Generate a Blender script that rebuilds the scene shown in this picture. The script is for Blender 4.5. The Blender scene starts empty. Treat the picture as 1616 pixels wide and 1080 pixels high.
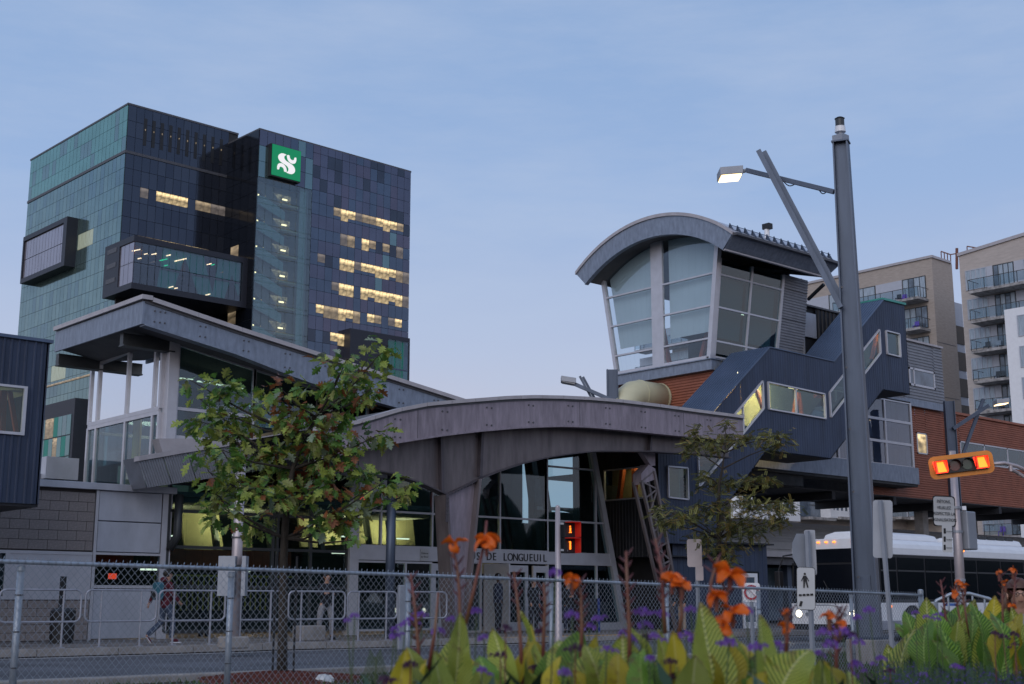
import bpy, math, random
from mathutils import Vector, Matrix
random.seed(7)
R = math.radians
scene = bpy.context.scene
# ---------------------------------------------------------------- camera
F_PX, PITCH, THETA, EYE = 2050.0, R(11.3), R(48.4), 1.15
cam_d = bpy.data.cameras.new('camera'); cam = bpy.data.objects.new('camera', cam_d)
scene.collection.objects.link(cam); scene.camera = cam
cam_d.sensor_width = 36; cam_d.lens = 36 * F_PX / 1616
cam_d.clip_start = 0.05; cam_d.clip_end = 6000
cam.location = (0, 0, EYE); cam.rotation_euler = (R(90) + PITCH, 0, THETA - R(90))
cam_d.dof.use_dof = True; cam_d.dof.focus_distance = 38; cam_d.dof.aperture_fstop = 4.0
# ---------------------------------------------------------------- sky
world = bpy.data.worlds.new('World'); scene.world = world; world.use_nodes = True
nt = world.node_tree; nt.nodes.clear(); N = nt.nodes.new; Lk = nt.links.new
out = N('ShaderNodeOutputWorld'); bg = N('ShaderNodeBackground'); bg.inputs[1].default_value = 1.0
tc = N('ShaderNodeTexCoord'); sx = N('ShaderNodeSeparateXYZ'); Lk(tc.outputs['Generated'], sx.inputs[0])
ramp = N('ShaderNodeValToRGB'); Lk(sx.outputs['Z'], ramp.inputs[0])
cr = ramp.color_ramp
stops = [(0.0, (.60, .545, .60)), (.10, (.565, .54, .635)), (.19, (.435, .505, .70)), (.30, (.31, .44, .70)), (.42, (.265, .40, .66)), (.7, (.22, .33, .56)), (1.0, (.20, .29, .50))]
cr.elements[0].position = 0; cr.elements[0].color = (*stops[0][1], 1)
cr.elements[1].position = 1; cr.elements[1].color = (*stops[-1][1], 1)
for p, c in stops[1:-1]:
    e = cr.elements.new(p); e.color = (*c, 1)
mp = N('ShaderNodeMapping'); mp.inputs['Scale'].default_value = (1.5, 1.5, 7.0); Lk(tc.outputs['Generated'], mp.inputs[0])
ns = N('ShaderNodeTexNoise'); ns.inputs['Scale'].default_value = 2.2; ns.inputs['Detail'].default_value = 7; ns.inputs['Roughness'].default_value = .62
Lk(mp.outputs[0], ns.inputs['Vector'])
mr = N('ShaderNodeMapRange'); mr.inputs[1].default_value = .42; mr.inputs[2].default_value = .72; mr.inputs[3].default_value = 0; mr.inputs[4].default_value = .55
Lk(ns.outputs[0], mr.inputs[0])
mixc = N('ShaderNodeMix'); mixc.data_type = 'RGBA'; Lk(mr.outputs[0], mixc.inputs[0]); Lk(ramp.outputs[0], mixc.inputs[6]); mixc.inputs[7].default_value = (.44, .53, .72, 1)
sky = N('ShaderNodeTexSky'); sky.sky_type = 'NISHITA'; sky.sun_disc = False; sky.sun_elevation = R(4); sky.sun_rotation = R(200)
add = N('ShaderNodeMix'); add.data_type = 'RGBA'; add.blend_type = 'ADD'; add.inputs[0].default_value = .012
Lk(mixc.outputs[2], add.inputs[6]); Lk(sky.outputs[0], add.inputs[7])
# ground half of the world: plain dim ground tone
lt = N('ShaderNodeMath'); lt.operation = 'LESS_THAN'; lt.inputs[1].default_value = -.002; Lk(sx.outputs['Z'], lt.inputs[0])
mg = N('ShaderNodeMix'); mg.data_type = 'RGBA'; Lk(lt.outputs[0], mg.inputs[0]); Lk(add.outputs[2], mg.inputs[6]); mg.inputs[7].default_value = (.09, .09, .10, 1)
Lk(mg.outputs[2], bg.inputs[0]); Lk(bg.outputs[0], out.inputs[0])
# soft afterglow from behind the camera
sun_d = bpy.data.lights.new('sun', 'SUN'); sun_d.energy = 1.35; sun_d.angle = R(60); sun_d.color = (1, .93, .9)
sun = bpy.data.objects.new('sun', sun_d); scene.collection.objects.link(sun)
sun.rotation_euler = (R(62), 0, R(-60)); sun.location = (-20, -20, 40)
scene.view_settings.view_transform = 'Standard'; scene.view_settings.look = 'None'
scene.view_settings.exposure = 0.0; scene.view_settings.gamma = 1.0; scene.view_settings.use_curve_mapping = False
scene.cycles.max_bounces = 6; scene.cycles.transparent_max_bounces = 12; scene.cycles.use_denoising = True
scene.cycles.sample_clamp_indirect = 4.0
scene.cycles.diffuse_bounces = 3; scene.cycles.glossy_bounces = 3

# ---------------------------------------------------------------- geometry of the survey: world x runs along the road, y away from it
CT, ST, CP, SP = math.cos(THETA), math.sin(THETA), math.cos(PITCH), math.sin(PITCH)
ORIGIN = Vector((0, 0, EYE))
def ray(px, py):
    a = (px - 808) / F_PX; b = (540 - py) / F_PX
    f = CP - b * SP; up = SP + b * CP
    return Vector((f * CT + a * ST, f * ST - a * CT, up))
def V(px, py, v): d = ray(px, py); return ORIGIN + d * (v / d.y)
def U(px, py, u): d = ray(px, py); return ORIGIN + d * (u / d.x)
def Z(px, py, z): d = ray(px, py); return ORIGIN + d * ((z - EYE) / d.z)
def D(px, py, dist):
    d = ray(px, py); return ORIGIN + d * (dist / (d.x * CT + d.y * ST))
def PLN(px, py, p0, n): d = ray(px, py); return ORIGIN + d * ((p0 - ORIGIN).dot(n) / d.dot(n))
class Frame:
    def __init__(s, org, yaw): s.o = Vector(org); s.y = yaw; s.c = math.cos(yaw); s.s = math.sin(yaw)
    def loc(s, w): d = Vector(w) - s.o; return Vector((d.x * s.c + d.y * s.s, -d.x * s.s + d.y * s.c, d.z))
    def _rd(s, px, py):
        d = ray(px, py); o = s.loc(ORIGIN); return o, Vector((d.x * s.c + d.y * s.s, -d.x * s.s + d.y * s.c, d.z))
    def V(s, px, py, v): o, d = s._rd(px, py); return o + d * ((v - o.y) / d.y)
    def U(s, px, py, u): o, d = s._rd(px, py); return o + d * ((u - o.x) / d.x)
def lerp(a, b, t): return a + (b - a) * t
def PL(pts, v, frame=None):
    """piecewise line z(u) on the plane y=v through survey points"""
    f = frame.V if frame else V
    q = sorted([(p.x, p.z) for p in (f(x, y, v) for x, y in pts)])
    def g(u):
        if u <= q[0][0]: i = 0
        elif u >= q[-1][0]: i = len(q) - 2
        else: i = max(k for k in range(len(q) - 1) if q[k][0] <= u)
        (a, b), (c, d) = q[i], q[i + 1]
        return b + (d - b) * (u - a) / (c - a)
    return g
# ---------------------------------------------------------------- materials
def srgb(r, g, b):
    f = lambda c: (c / 255 / 12.92) if c <= 10 else ((c / 255 + .055) / 1.055) ** 2.4
    return (f(r), f(g), f(b))
def mat(name, col, rough=.6, metal=0.0, var=.12, scale=3.0, bump=0.0, bscale=40.0, spec=.5, col2=None, tex='noise', stretch=None, emit=None, es=0, trans=0, coord='Object'):
    m = bpy.data.materials.new(name); m.use_nodes = True; t = m.node_tree; b = t.nodes['Principled BSDF']
    b.inputs['Roughness'].default_value = rough; b.inputs['Metallic'].default_value = metal; b.inputs['Specular IOR Level'].default_value = spec
    tcn = t.nodes.new('ShaderNodeTexCoord'); mpn = t.nodes.new('ShaderNodeMapping'); t.links.new(tcn.outputs[coord], mpn.inputs[0])
    if stretch: mpn.inputs['Scale'].default_value = stretch
    if tex == 'voronoi':
        n = t.nodes.new('ShaderNodeTexVoronoi'); n.inputs['Scale'].default_value = scale; src = n.outputs['Distance']
    else:
        n = t.nodes.new('ShaderNodeTexNoise'); n.inputs['Scale'].default_value = scale; n.inputs['Detail'].default_value = 6; n.inputs['Roughness'].default_value = .6; src = n.outputs[0]
    t.links.new(mpn.outputs[0], n.inputs['Vector'])
    rp = t.nodes.new('ShaderNodeValToRGB'); t.links.new(src, rp.inputs[0])
    c2 = col2 or tuple(min(1, c * (1 + var)) for c in col); c1 = col if col2 else tuple(c * (1 - var) for c in col)
    rp.color_ramp.elements[0].position = .33; rp.color_ramp.elements[1].position = .68
    rp.color_ramp.elements[0].color = (*c1, 1); rp.color_ramp.elements[1].color = (*c2, 1)
    t.links.new(rp.outputs[0], b.inputs['Base Color'])
    if bump:
        bn = t.nodes.new('ShaderNodeTexNoise'); bn.inputs['Scale'].default_value = bscale; bn.inputs['Detail'].default_value = 4
        t.links.new(tcn.outputs['Object'], bn.inputs['Vector'])
        bu = t.nodes.new('ShaderNodeBump'); bu.inputs['Strength'].default_value = bump; bu.inputs['Distance'].default_value = .02
        t.links.new(bn.outputs[0], bu.inputs['Height']); t.links.new(bu.outputs[0], b.inputs['Normal'])
    if emit: b.inputs['Emission Color'].default_value = (*emit, 1); b.inputs['Emission Strength'].default_value = es
    if trans:
        tr = t.nodes.new('ShaderNodeBsdfTranslucent'); t.links.new(rp.outputs[0], tr.inputs[0]); mx = t.nodes.new('ShaderNodeMixShader'); mx.inputs[0].default_value = trans
        o = t.nodes['Material Output']; t.links.new(b.outputs[0], mx.inputs[1]); t.links.new(tr.outputs[0], mx.inputs[2]); t.links.new(mx.outputs[0], o.inputs[0])
    return m
def glass(name, tint, refl=.12, rough=.02):
    m = bpy.data.materials.new(name); m.use_nodes = True; t = m.node_tree; t.nodes.clear()
    o = t.nodes.new('ShaderNodeOutputMaterial'); tr = t.nodes.new('ShaderNodeBsdfTransparent'); tr.inputs[0].default_value = (*tint, 1)
    gl = t.nodes.new('ShaderNodeBsdfGlossy'); gl.inputs['Roughness'].default_value = rough; gl.inputs[0].default_value = (.9, .95, 1, 1)
    lw = t.nodes.new('ShaderNodeLayerWeight'); lw.inputs[0].default_value = .5; fr = t.nodes.new('ShaderNodeMath'); fr.operation = 'POWER'; fr.inputs[1].default_value = 4; t.links.new(lw.outputs['Facing'], fr.inputs[0])
    nz = t.nodes.new('ShaderNodeTexNoise'); nz.inputs['Scale'].default_value = .5; bu = t.nodes.new('ShaderNodeBump'); bu.inputs['Strength'].default_value = .02; bu.inputs['Distance'].default_value = .08
    tcn = t.nodes.new('ShaderNodeTexCoord'); t.links.new(tcn.outputs['Object'], nz.inputs['Vector']); t.links.new(nz.outputs[0], bu.inputs['Height'])
    t.links.new(bu.outputs[0], gl.inputs['Normal'])
    ad = t.nodes.new('ShaderNodeMath'); ad.operation = 'MULTIPLY_ADD'; ad.inputs[1].default_value = .8; ad.inputs[2].default_value = refl; ad.use_clamp = True
    mx = t.nodes.new('ShaderNodeMixShader'); t.links.new(fr.outputs[0], ad.inputs[0]); t.links.new(ad.outputs[0], mx.inputs[0])
    t.links.new(tr.outputs[0], mx.inputs[1]); t.links.new(gl.outputs[0], mx.inputs[2]); t.links.new(mx.outputs[0], o.inputs[0])
    return m
def lamp_mat(name, col, s, pattern=None):
    """surface of a lamp, lit display or lit room; pattern gives uneven brightness"""
    m = bpy.data.materials.new(name); m.use_nodes = True; t = m.node_tree; b = t.nodes['Principled BSDF']
    b.inputs['Base Color'].default_value = (col[0] * .3, col[1] * .3, col[2] * .3, 1); b.inputs['Roughness'].default_value = .4
    b.inputs['Emission Color'].default_value = (*col, 1); b.inputs['Emission Strength'].default_value = s
    if pattern:
        tcn = t.nodes.new('ShaderNodeTexCoord'); mpn = t.nodes.new('ShaderNodeMapping'); mpn.inputs['Scale'].default_value = pattern
        t.links.new(tcn.outputs['Object'], mpn.inputs[0]); n = t.nodes.new('ShaderNodeTexNoise'); n.inputs['Scale'].default_value = 1; n.inputs['Detail'].default_value = 3
        t.links.new(mpn.outputs[0], n.inputs['Vector']); rp = t.nodes.new('ShaderNodeValToRGB'); t.links.new(n.outputs[0], rp.inputs[0])
        rp.color_ramp.elements[0].position = .36; rp.color_ramp.elements[1].position = .7
        rp.color_ramp.elements[0].color = (.12, .12, .12, 1); rp.color_ramp.elements[1].color = (1, 1, 1, 1)
        sp_ = t.nodes.new('ShaderNodeSeparateXYZ'); t.links.new(tcn.outputs['Generated'], sp_.inputs[0]); fr_ = sp_.outputs[2]
        mr_ = t.nodes.new('ShaderNodeMapRange'); mr_.inputs[1].default_value = .5; mr_.inputs[2].default_value = .85; mr_.inputs[3].default_value = s * .5; mr_.inputs[4].default_value = s * 1.5; t.links.new(fr_, mr_.inputs[0])
        mu = t.nodes.new('ShaderNodeMath'); mu.operation = 'MULTIPLY'; t.links.new(mr_.outputs[0], mu.inputs[1]); t.links.new(rp.outputs[0], mu.inputs[0]); t.links.new(mu.outputs[0], b.inputs['Emission Strength'])
    return m
M = {}
M['galv'] = mat('galvanised_steel', (.215, .25, .315), .48, .35, scale=5, var=.2, bump=.12, bscale=90, stretch=(1.6, 1.6, .5))
M['mauve'] = mat('arch_steel', (.265, .225, .26), .5, .3, scale=3.5, var=.24, bump=.15, bscale=90, stretch=(1.8, 1.8, .35))
M['arch_web'] = mat('girder_paint', (.14, .12, .125), .42, .25, scale=2.5, var=.28, stretch=(1.6, 1.6, .3))
M['arch_dark'] = mat('girder_flange_paint', (.07, .06, .07), .45, .2, var=.15)
M['flash'] = mat('roof_flashing', (.42, .39, .40), .45, .3, var=.1)
M['lead'] = mat('dark_flashing', (.09, .09, .10), .5, .3, var=.2)
M['navy'] = mat('navy_cladding', (.030, .045, .085), .5, .15, var=.25, scale=1.6, bump=.03, stretch=(1.5, 1.5, .3))
M['navyroof'] = mat('navy_roof_sheet', (.085, .12, .19), .4, .3, var=.1, scale=1)
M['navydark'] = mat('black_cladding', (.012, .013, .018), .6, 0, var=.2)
M['red'] = mat('red_brown_cladding', (.30, .105, .062), .55, .1, var=.16, scale=1.5)
M['grey'] = mat('grey_cladding', (.24, .25, .28), .5, .3, var=.1)
M['block'] = mat('split_face_block', (.29, .255, .245), .9, 0, var=.18, scale=8, bump=.5, bscale=60)
M['mortar'] = mat('mortar', (.07, .06, .06), .95)
M['panel'] = mat('aluminium_panel', (.46, .48, .54), .38, .3, var=.14, scale=1.4, stretch=(1, 1, .5))
M['frame'] = mat('aluminium_frame', (.52, .52, .56), .4, .4, var=.06)
M['framedark'] = mat('dark_frame', (.05, .055, .06), .45, .3)
M['black'] = mat('black_paint', (.012, .012, .014), .5)
M['white'] = mat('white_paint', (.72, .73, .76), .35, 0, var=.04)
M['concrete'] = mat('concrete', (.26, .245, .235), .9, 0, var=.22, scale=2.5, bump=.3)
M['asphalt'] = mat('asphalt', (.085, .09, .105), .8, 0, var=.38, scale=.55, bump=.35, bscale=120)
M['walk'] = mat('pavement_concrete', (.19, .17, .16), .9, 0, var=.4, scale=1.1, bump=.2)
M['soil'] = mat('soil', (.03, .022, .016), .95, 0, var=.4, scale=5, bump=.8)
M['mulch'] = mat('red_mulch', (.11, .03, .022), .95, 0, var=.5, scale=20, bump=.9)
M['grass'] = mat('grass', (.035, .075, .018), .85, 0, var=.4, scale=6)
M['terrain'] = mat('terrain', (.07, .075, .06), .95, 0, var=.3, scale=.1)
M['yellowline'] = mat('yellow_line', (.50, .27, .03), .7, 0, var=.2, scale=8)
M['whiteline'] = mat('white_line', (.42, .42, .42), .7, 0, var=.3, scale=6)
M['brick'] = mat('tan_brick', (.36, .31, .275), .85, 0, var=.12, scale=1.6, stretch=(1, 1, 5), bump=.1)
M['brick2'] = mat('pale_brick', (.43, .38, .35), .85, 0, var=.10, scale=1.6, stretch=(1, 1, 5), bump=.1)
M['slab'] = mat('balcony_concrete', (.28, .27, .27), .9, 0, var=.5, scale=2.2)
M['pale'] = mat('pale_panel', (.40, .42, .48), .6, var=.05)
M['curtain'] = mat('window_curtain', (.30, .36, .42), .25, 0, var=.3, scale=4, stretch=(6, 6, .3), spec=.8)
M['resglass'] = mat('residential_glass', (.10, .13, .17), .08, 0, var=.5, scale=1.1, spec=1.0)
M['roofsheet'] = mat('terminal_roof_shingle', (.30, .285, .28), .8, 0, var=.08, scale=2)
M['blind2'] = mat('shaded_blind', (.13, .21, .22), .8, 0, var=.05, scale=.6)  # same blind on the street side, its shade put into a darker colour
M['duct'] = mat('cream_duct', (.52, .50, .34), .5, 0, var=.07, scale=1)
M['blind'] = mat('roller_blind', (.56, .63, .65), .8, 0, var=.05, scale=.6)
M['orange_steel'] = mat('orange_steel', (.45, .09, .03), .45)
M['yellow'] = mat('yellow_paint', (.55, .38, .05), .5)
M['warmwall'] = mat('warm_wall', (.62, .46, .24), .8, var=.25, scale=1.5)
M['beige'] = mat('beige_wall', (.45, .40, .25), .8, var=.1)
M['int_dark'] = mat('dark_interior', (.035, .037, .04), .9, var=.3)
M['int_ceiling'] = mat('soffit', (.10, .10, .105), .8, var=.2, scale=1)
M['floor'] = mat('terrazzo', (.16, .15, .14), .4)
M['glass'] = glass('clear_glass', (.60, .75, .80), .05)
M['glass_t'] = glass('teal_glass', (.50, .66, .70), .07)
M['glass_st'] = glass('stairwell_glass', (.66, .76, .78), .10)
M['glass_bay'] = glass('bay_glass', (.62, .66, .74), .09); M['glass_mirror'] = glass('mirror_glass', (.5, .54, .52), .82)
M['glass_blind'] = glass('blind_glass', (.86, .90, .92), .07)
M['glass_rail'] = glass('balcony_glass', (.75, .82, .85), .03)
def coated(name, c, metal=.75, rough=.1, var=.1): return mat(name, c, rough, metal, var=var, scale=.22, stretch=(1, 1, 1))
M['teal1'] = coated('teal_glass_pane', (.185, .28, .275)); M['teal2'] = coated('pale_teal_glass_pane', (.21, .305, .29)); M['teal3'] = coated('blue_teal_glass_pane', (.165, .25, .265))  # tower faces: their differing sky reflections are partly put into these pane tints
M['teal_hi'] = coated('green_glass_pane', (.19, .36, .31))
M['ink1'] = coated('ink_glass_pane', (.058, .067, .090)); M['ink2'] = coated('slate_glass_pane', (.066, .075, .098)); M['ink3'] = coated('deep_ink_glass_pane', (.052, .060, .082))
M['plum1'] = coated('plum_glass_pane', (.115, .12, .165)); M['plum2'] = coated('slate_blue_glass_pane', (.10, .125, .17)); M['plum3'] = coated('mauve_glass_pane', (.125, .115, .155))
M['bayglass'] = coated('lavender_bay_glass', (.34, .32, .37), .6); M['bayteal'] = coated('teal_bay_glass', (.14, .26, .27), .6); M['baydark'] = coated('dark_bay_glass', (.16, .17, .24), .6)
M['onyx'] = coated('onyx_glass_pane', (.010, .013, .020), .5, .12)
M['bayframe'] = mat('bay_frame_metal', (.022, .024, .035), .45, .2)
M['lit'] = lamp_mat('lit_office', (1.0, .74, .38), 1.15, (2.4, 1, 3.2)); M['litdim'] = lamp_mat('dimly_lit_office', (.9, .68, .42), .34, (2.0, 1, 3.0))
M['lamp'] = lamp_mat('warm_lamp', (1.0, .72, .38), 3.6); M['lampcool'] = lamp_mat('tube_lamp', (1.0, .85, .6), 2.2)
M['ledred'] = lamp_mat('red_signal_lens_glow', (1.0, .03, .01), 3.0); M['ledorange'] = lamp_mat('glowing_signal_lens', (1.0, .16, .012), 3.6)
M['ledamber'] = lamp_mat('amber_marker_lens', (1.0, .25, .03), 3.0); M['headlamp'] = lamp_mat('headlamp_lens', (1.0, .9, .7), 7.0)
M['litfaint'] = lamp_mat('faintly_lit_office', (.62, .52, .44), .20, (2.0, 1, 3.0)); M['tealit'] = mat('lit_behind_teal_glass', (.18, .26, .22), .25, 0, var=.4, scale=2, emit=(.55, .52, .35), es=.30, stretch=(1, 3, 1)); M['signgreen'] = lamp_mat('green_sign_face', (0, .22, .085), .85); M['signwhite'] = lamp_mat('white_sign_face', (.82, .80, .82), .95)
M['reddisplay'] = lamp_mat('red_display', (1.0, .06, .02), 1.6)
M['greenfin'] = mat('green_fin', (.0, .20, .13), .5, emit=(0, .25, .15), es=.25)  # fins are no lamps; a weak green glow is put into their material
M['signal_yellow'] = mat('signal_yellow', (.62, .22, .015), .45, var=.06)
M['steelpole'] = mat('blue_grey_steel', (.07, .092, .135), .42, .4, var=.16, scale=1.6, stretch=(3, 3, .4))
M['redvisor'] = mat('red_lit_visor', (.85, .03, .012), .4, emit=(.9, .02, .01), es=.35); M['pedvisor'] = mat('signal_visor', (.30, .015, .008), .4, emit=(.8, .01, .005), es=.10); M['redpaint'] = mat('red_paint', (.35, .02, .03), .5); M['darklens_r'] = mat('dark_red_lens', (.10, .012, .01), .2); M['darklens_g'] = mat('dark_green_lens', (.02, .05, .035), .2)  # both visors: glow from the lens is put into their red colour and emission
M['fence'] = mat('galvanised_fence', (.33, .37, .42), .42, .45, var=.14, scale=6)
M['rail'] = mat('grey_rail', (.30, .31, .36), .5, .3, var=.15, scale=6)
M['signback'] = mat('sign_back_aluminium', (.30, .32, .36), .5, .3, var=.08)
M['signface'] = mat('sign_face', (.50, .51, .52), .5, var=.04)
M['pinkpole'] = mat('aluminium_pole', (.42, .37, .38), .4, .4, var=.08)
M['bark'] = mat('bark', (.035, .028, .022), .9, 0, var=.35, scale=14, stretch=(1, 1, .3), bump=.8)
M['leaf1'] = mat('oak_leaf_green', (.10, .21, .04), .5, var=.3, scale=9, trans=.3); M['leaf2'] = mat('oak_leaf_light', (.30, .37, .07), .5, var=.3, scale=9, trans=.35)
M['leaf3'] = mat('oak_leaf_olive', (.20, .22, .055), .5, var=.3, scale=9, trans=.3); M['leaf4'] = mat('oak_leaf_red', (.24, .085, .03), .5, var=.4, scale=9, trans=.35)
M['leaf5'] = mat('oak_leaf_back', (.22, .28, .19), .6, var=.2, scale=9, trans=.2)
M['loc1'] = mat('locust_leaf', (.21, .21, .05), .6, var=.3, trans=.3); M['loc2'] = mat('locust_leaf_dark', (.08, .095, .025), .6, var=.3, trans=.3); M['loc3'] = mat('locust_leaf_gold', (.24, .17, .04), .6, var=.3, trans=.35)
M['petal'] = mat('canna_petal', (.85, .16, .012), .5, var=.25, scale=14, trans=.3); M['petalred'] = mat('canna_petal_red', (.60, .04, .02), .5, var=.2, trans=.2)
M['stalk'] = mat('canna_stalk', (.15, .03, .035), .5, var=.3, scale=8, col2=(.17, .09, .04)); M['bud'] = mat('canna_bud', (.07, .014, .02), .6, var=.3)
M['verb'] = mat('verbena_purple', (.25, .11, .50), .7, var=.35, scale=60); M['verb2'] = mat('faded_verbena', (.09, .03, .09), .8, var=.35, scale=60)
M['stemgreen'] = mat('green_stem', (.06, .09, .03), .6); M['salvia'] = mat('salvia_violet', (.16, .06, .50), .7, var=.4, scale=30); M['salvialeaf'] = mat('salvia_leaf', (.025, .06, .03), .6, var=.4)
M['skin'] = mat('skin', (.42, .24, .17), .55, var=.06); M['skindark'] = mat('dark_skin', (.07, .038, .025), .5, var=.06)
M['hair'] = mat('dark_hair', (.018, .014, .012), .6); M['hairbrown'] = mat('brown_hair', (.08, .035, .02), .55, var=.3, scale=40)
def vein_leaf(name, c, dark, rib, tip=(.16, .08, .03)):
    m = bpy.data.materials.new(name); m.use_nodes = True; t = m.node_tree; b = t.nodes['Principled BSDF']; nn = t.nodes.new; ll = t.links.new
    tcn = nn('ShaderNodeTexCoord'); s = nn('ShaderNodeSeparateXYZ'); ll(tcn.outputs['Object'], s.inputs[0])
    ab = nn('ShaderNodeMath'); ab.operation = 'ABSOLUTE'; ll(s.outputs[0], ab.inputs[0])
    k = nn('ShaderNodeMath'); k.operation = 'MULTIPLY_ADD'; ll(ab.outputs[0], k.inputs[0]); k.inputs[1].default_value = -1.5; ll(s.outputs[1], k.inputs[2])
    sc = nn('ShaderNodeMath'); sc.operation = 'MULTIPLY'; ll(k.outputs[0], sc.inputs[0]); sc.inputs[1].default_value = 265
    nz = nn('ShaderNodeTexNoise'); nz.inputs['Scale'].default_value = 14; nz.inputs['Detail'].default_value = 3; ll(tcn.outputs['Object'], nz.inputs['Vector'])
    ad2 = nn('ShaderNodeMath'); ad2.operation = 'MULTIPLY_ADD'; ll(nz.outputs[0], ad2.inputs[0]); ad2.inputs[1].default_value = 3.0; ll(sc.outputs[0], ad2.inputs[2])
    sn = nn('ShaderNodeMath'); sn.operation = 'SINE'; ll(ad2.outputs[0], sn.inputs[0])
    rp = nn('ShaderNodeValToRGB'); mrr = nn('ShaderNodeMapRange'); mrr.inputs[1].default_value = -1; ll(sn.outputs[0], mrr.inputs[0]); ll(mrr.outputs[0], rp.inputs[0])
    rp.color_ramp.elements[0].color = (*dark, 1); rp.color_ramp.elements[0].position = .15; rp.color_ramp.elements[1].color = (*c, 1); rp.color_ramp.elements[1].position = .75
    # midrib
    l2 = nn('ShaderNodeMath'); l2.operation = 'LESS_THAN'; ll(ab.outputs[0], l2.inputs[0]); l2.inputs[1].default_value = .0035
    m1 = nn('ShaderNodeMix'); m1.data_type = 'RGBA'; ll(l2.outputs[0], m1.inputs[0]); ll(rp.outputs[0], m1.inputs[6]); m1.inputs[7].default_value = (*rib, 1)
    # withered patches
    n2 = nn('ShaderNodeTexNoise'); n2.inputs['Scale'].default_value = 7; n2.inputs['Detail'].default_value = 5; ll(tcn.outputs['Object'], n2.inputs['Vector'])
    yy = nn('ShaderNodeMath'); yy.operation = 'MULTIPLY_ADD'; ll(s.outputs[1], yy.inputs[0]); yy.inputs[1].default_value = .35; ll(n2.outputs[0], yy.inputs[2])
    mr2 = nn('ShaderNodeMapRange'); mr2.inputs[1].default_value = .66; mr2.inputs[2].default_value = .78; ll(yy.outputs[0], mr2.inputs[0])
    m2 = nn('ShaderNodeMix'); m2.data_type = 'RGBA'; ll(mr2.outputs[0], m2.inputs[0]); ll(m1.outputs[2], m2.inputs[6]); m2.inputs[7].default_value = (*tip, 1)
    oi = nn('ShaderNodeObjectInfo'); hs = nn('ShaderNodeHueSaturation'); mv = nn('ShaderNodeMapRange'); mv.inputs[3].default_value = .65; mv.inputs[4].default_value = 1.15
    ll(oi.outputs['Random'], mv.inputs[0]); ll(mv.outputs[0], hs.inputs['Value']); ll(m2.outputs[2], hs.inputs['Color'])
    ll(hs.outputs[0], b.inputs['Base Color']); b.inputs['Roughness'].default_value = .45
    bu = nn('ShaderNodeBump'); bu.inputs['Strength'].default_value = .5; bu.inputs['Distance'].default_value = .004; ll(sn.outputs[0], bu.inputs['Height']); ll(bu.outputs[0], b.inputs['Normal'])
    tr = nn('ShaderNodeBsdfTranslucent'); ll(hs.outputs[0], tr.inputs[0]); mx = nn('ShaderNodeMixShader'); mx.inputs[0].default_value = .35
    o = t.nodes['Material Output']; ll(b.outputs[0], mx.inputs[1]); ll(tr.outputs[0], mx.inputs[2]); ll(mx.outputs[0], o.inputs[0])
    return m
M['canna1'] = vein_leaf('canna_leaf_yellowing', (.52, .55, .10), (.14, .23, .03), (.58, .60, .24))
M['canna2'] = vein_leaf('canna_leaf_green', (.22, .38, .05), (.055, .15, .02), (.34, .48, .12))
M['canna3'] = vein_leaf('canna_leaf_yellow', (.62, .50, .04), (.44, .38, .03), (.6, .52, .12))
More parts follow.
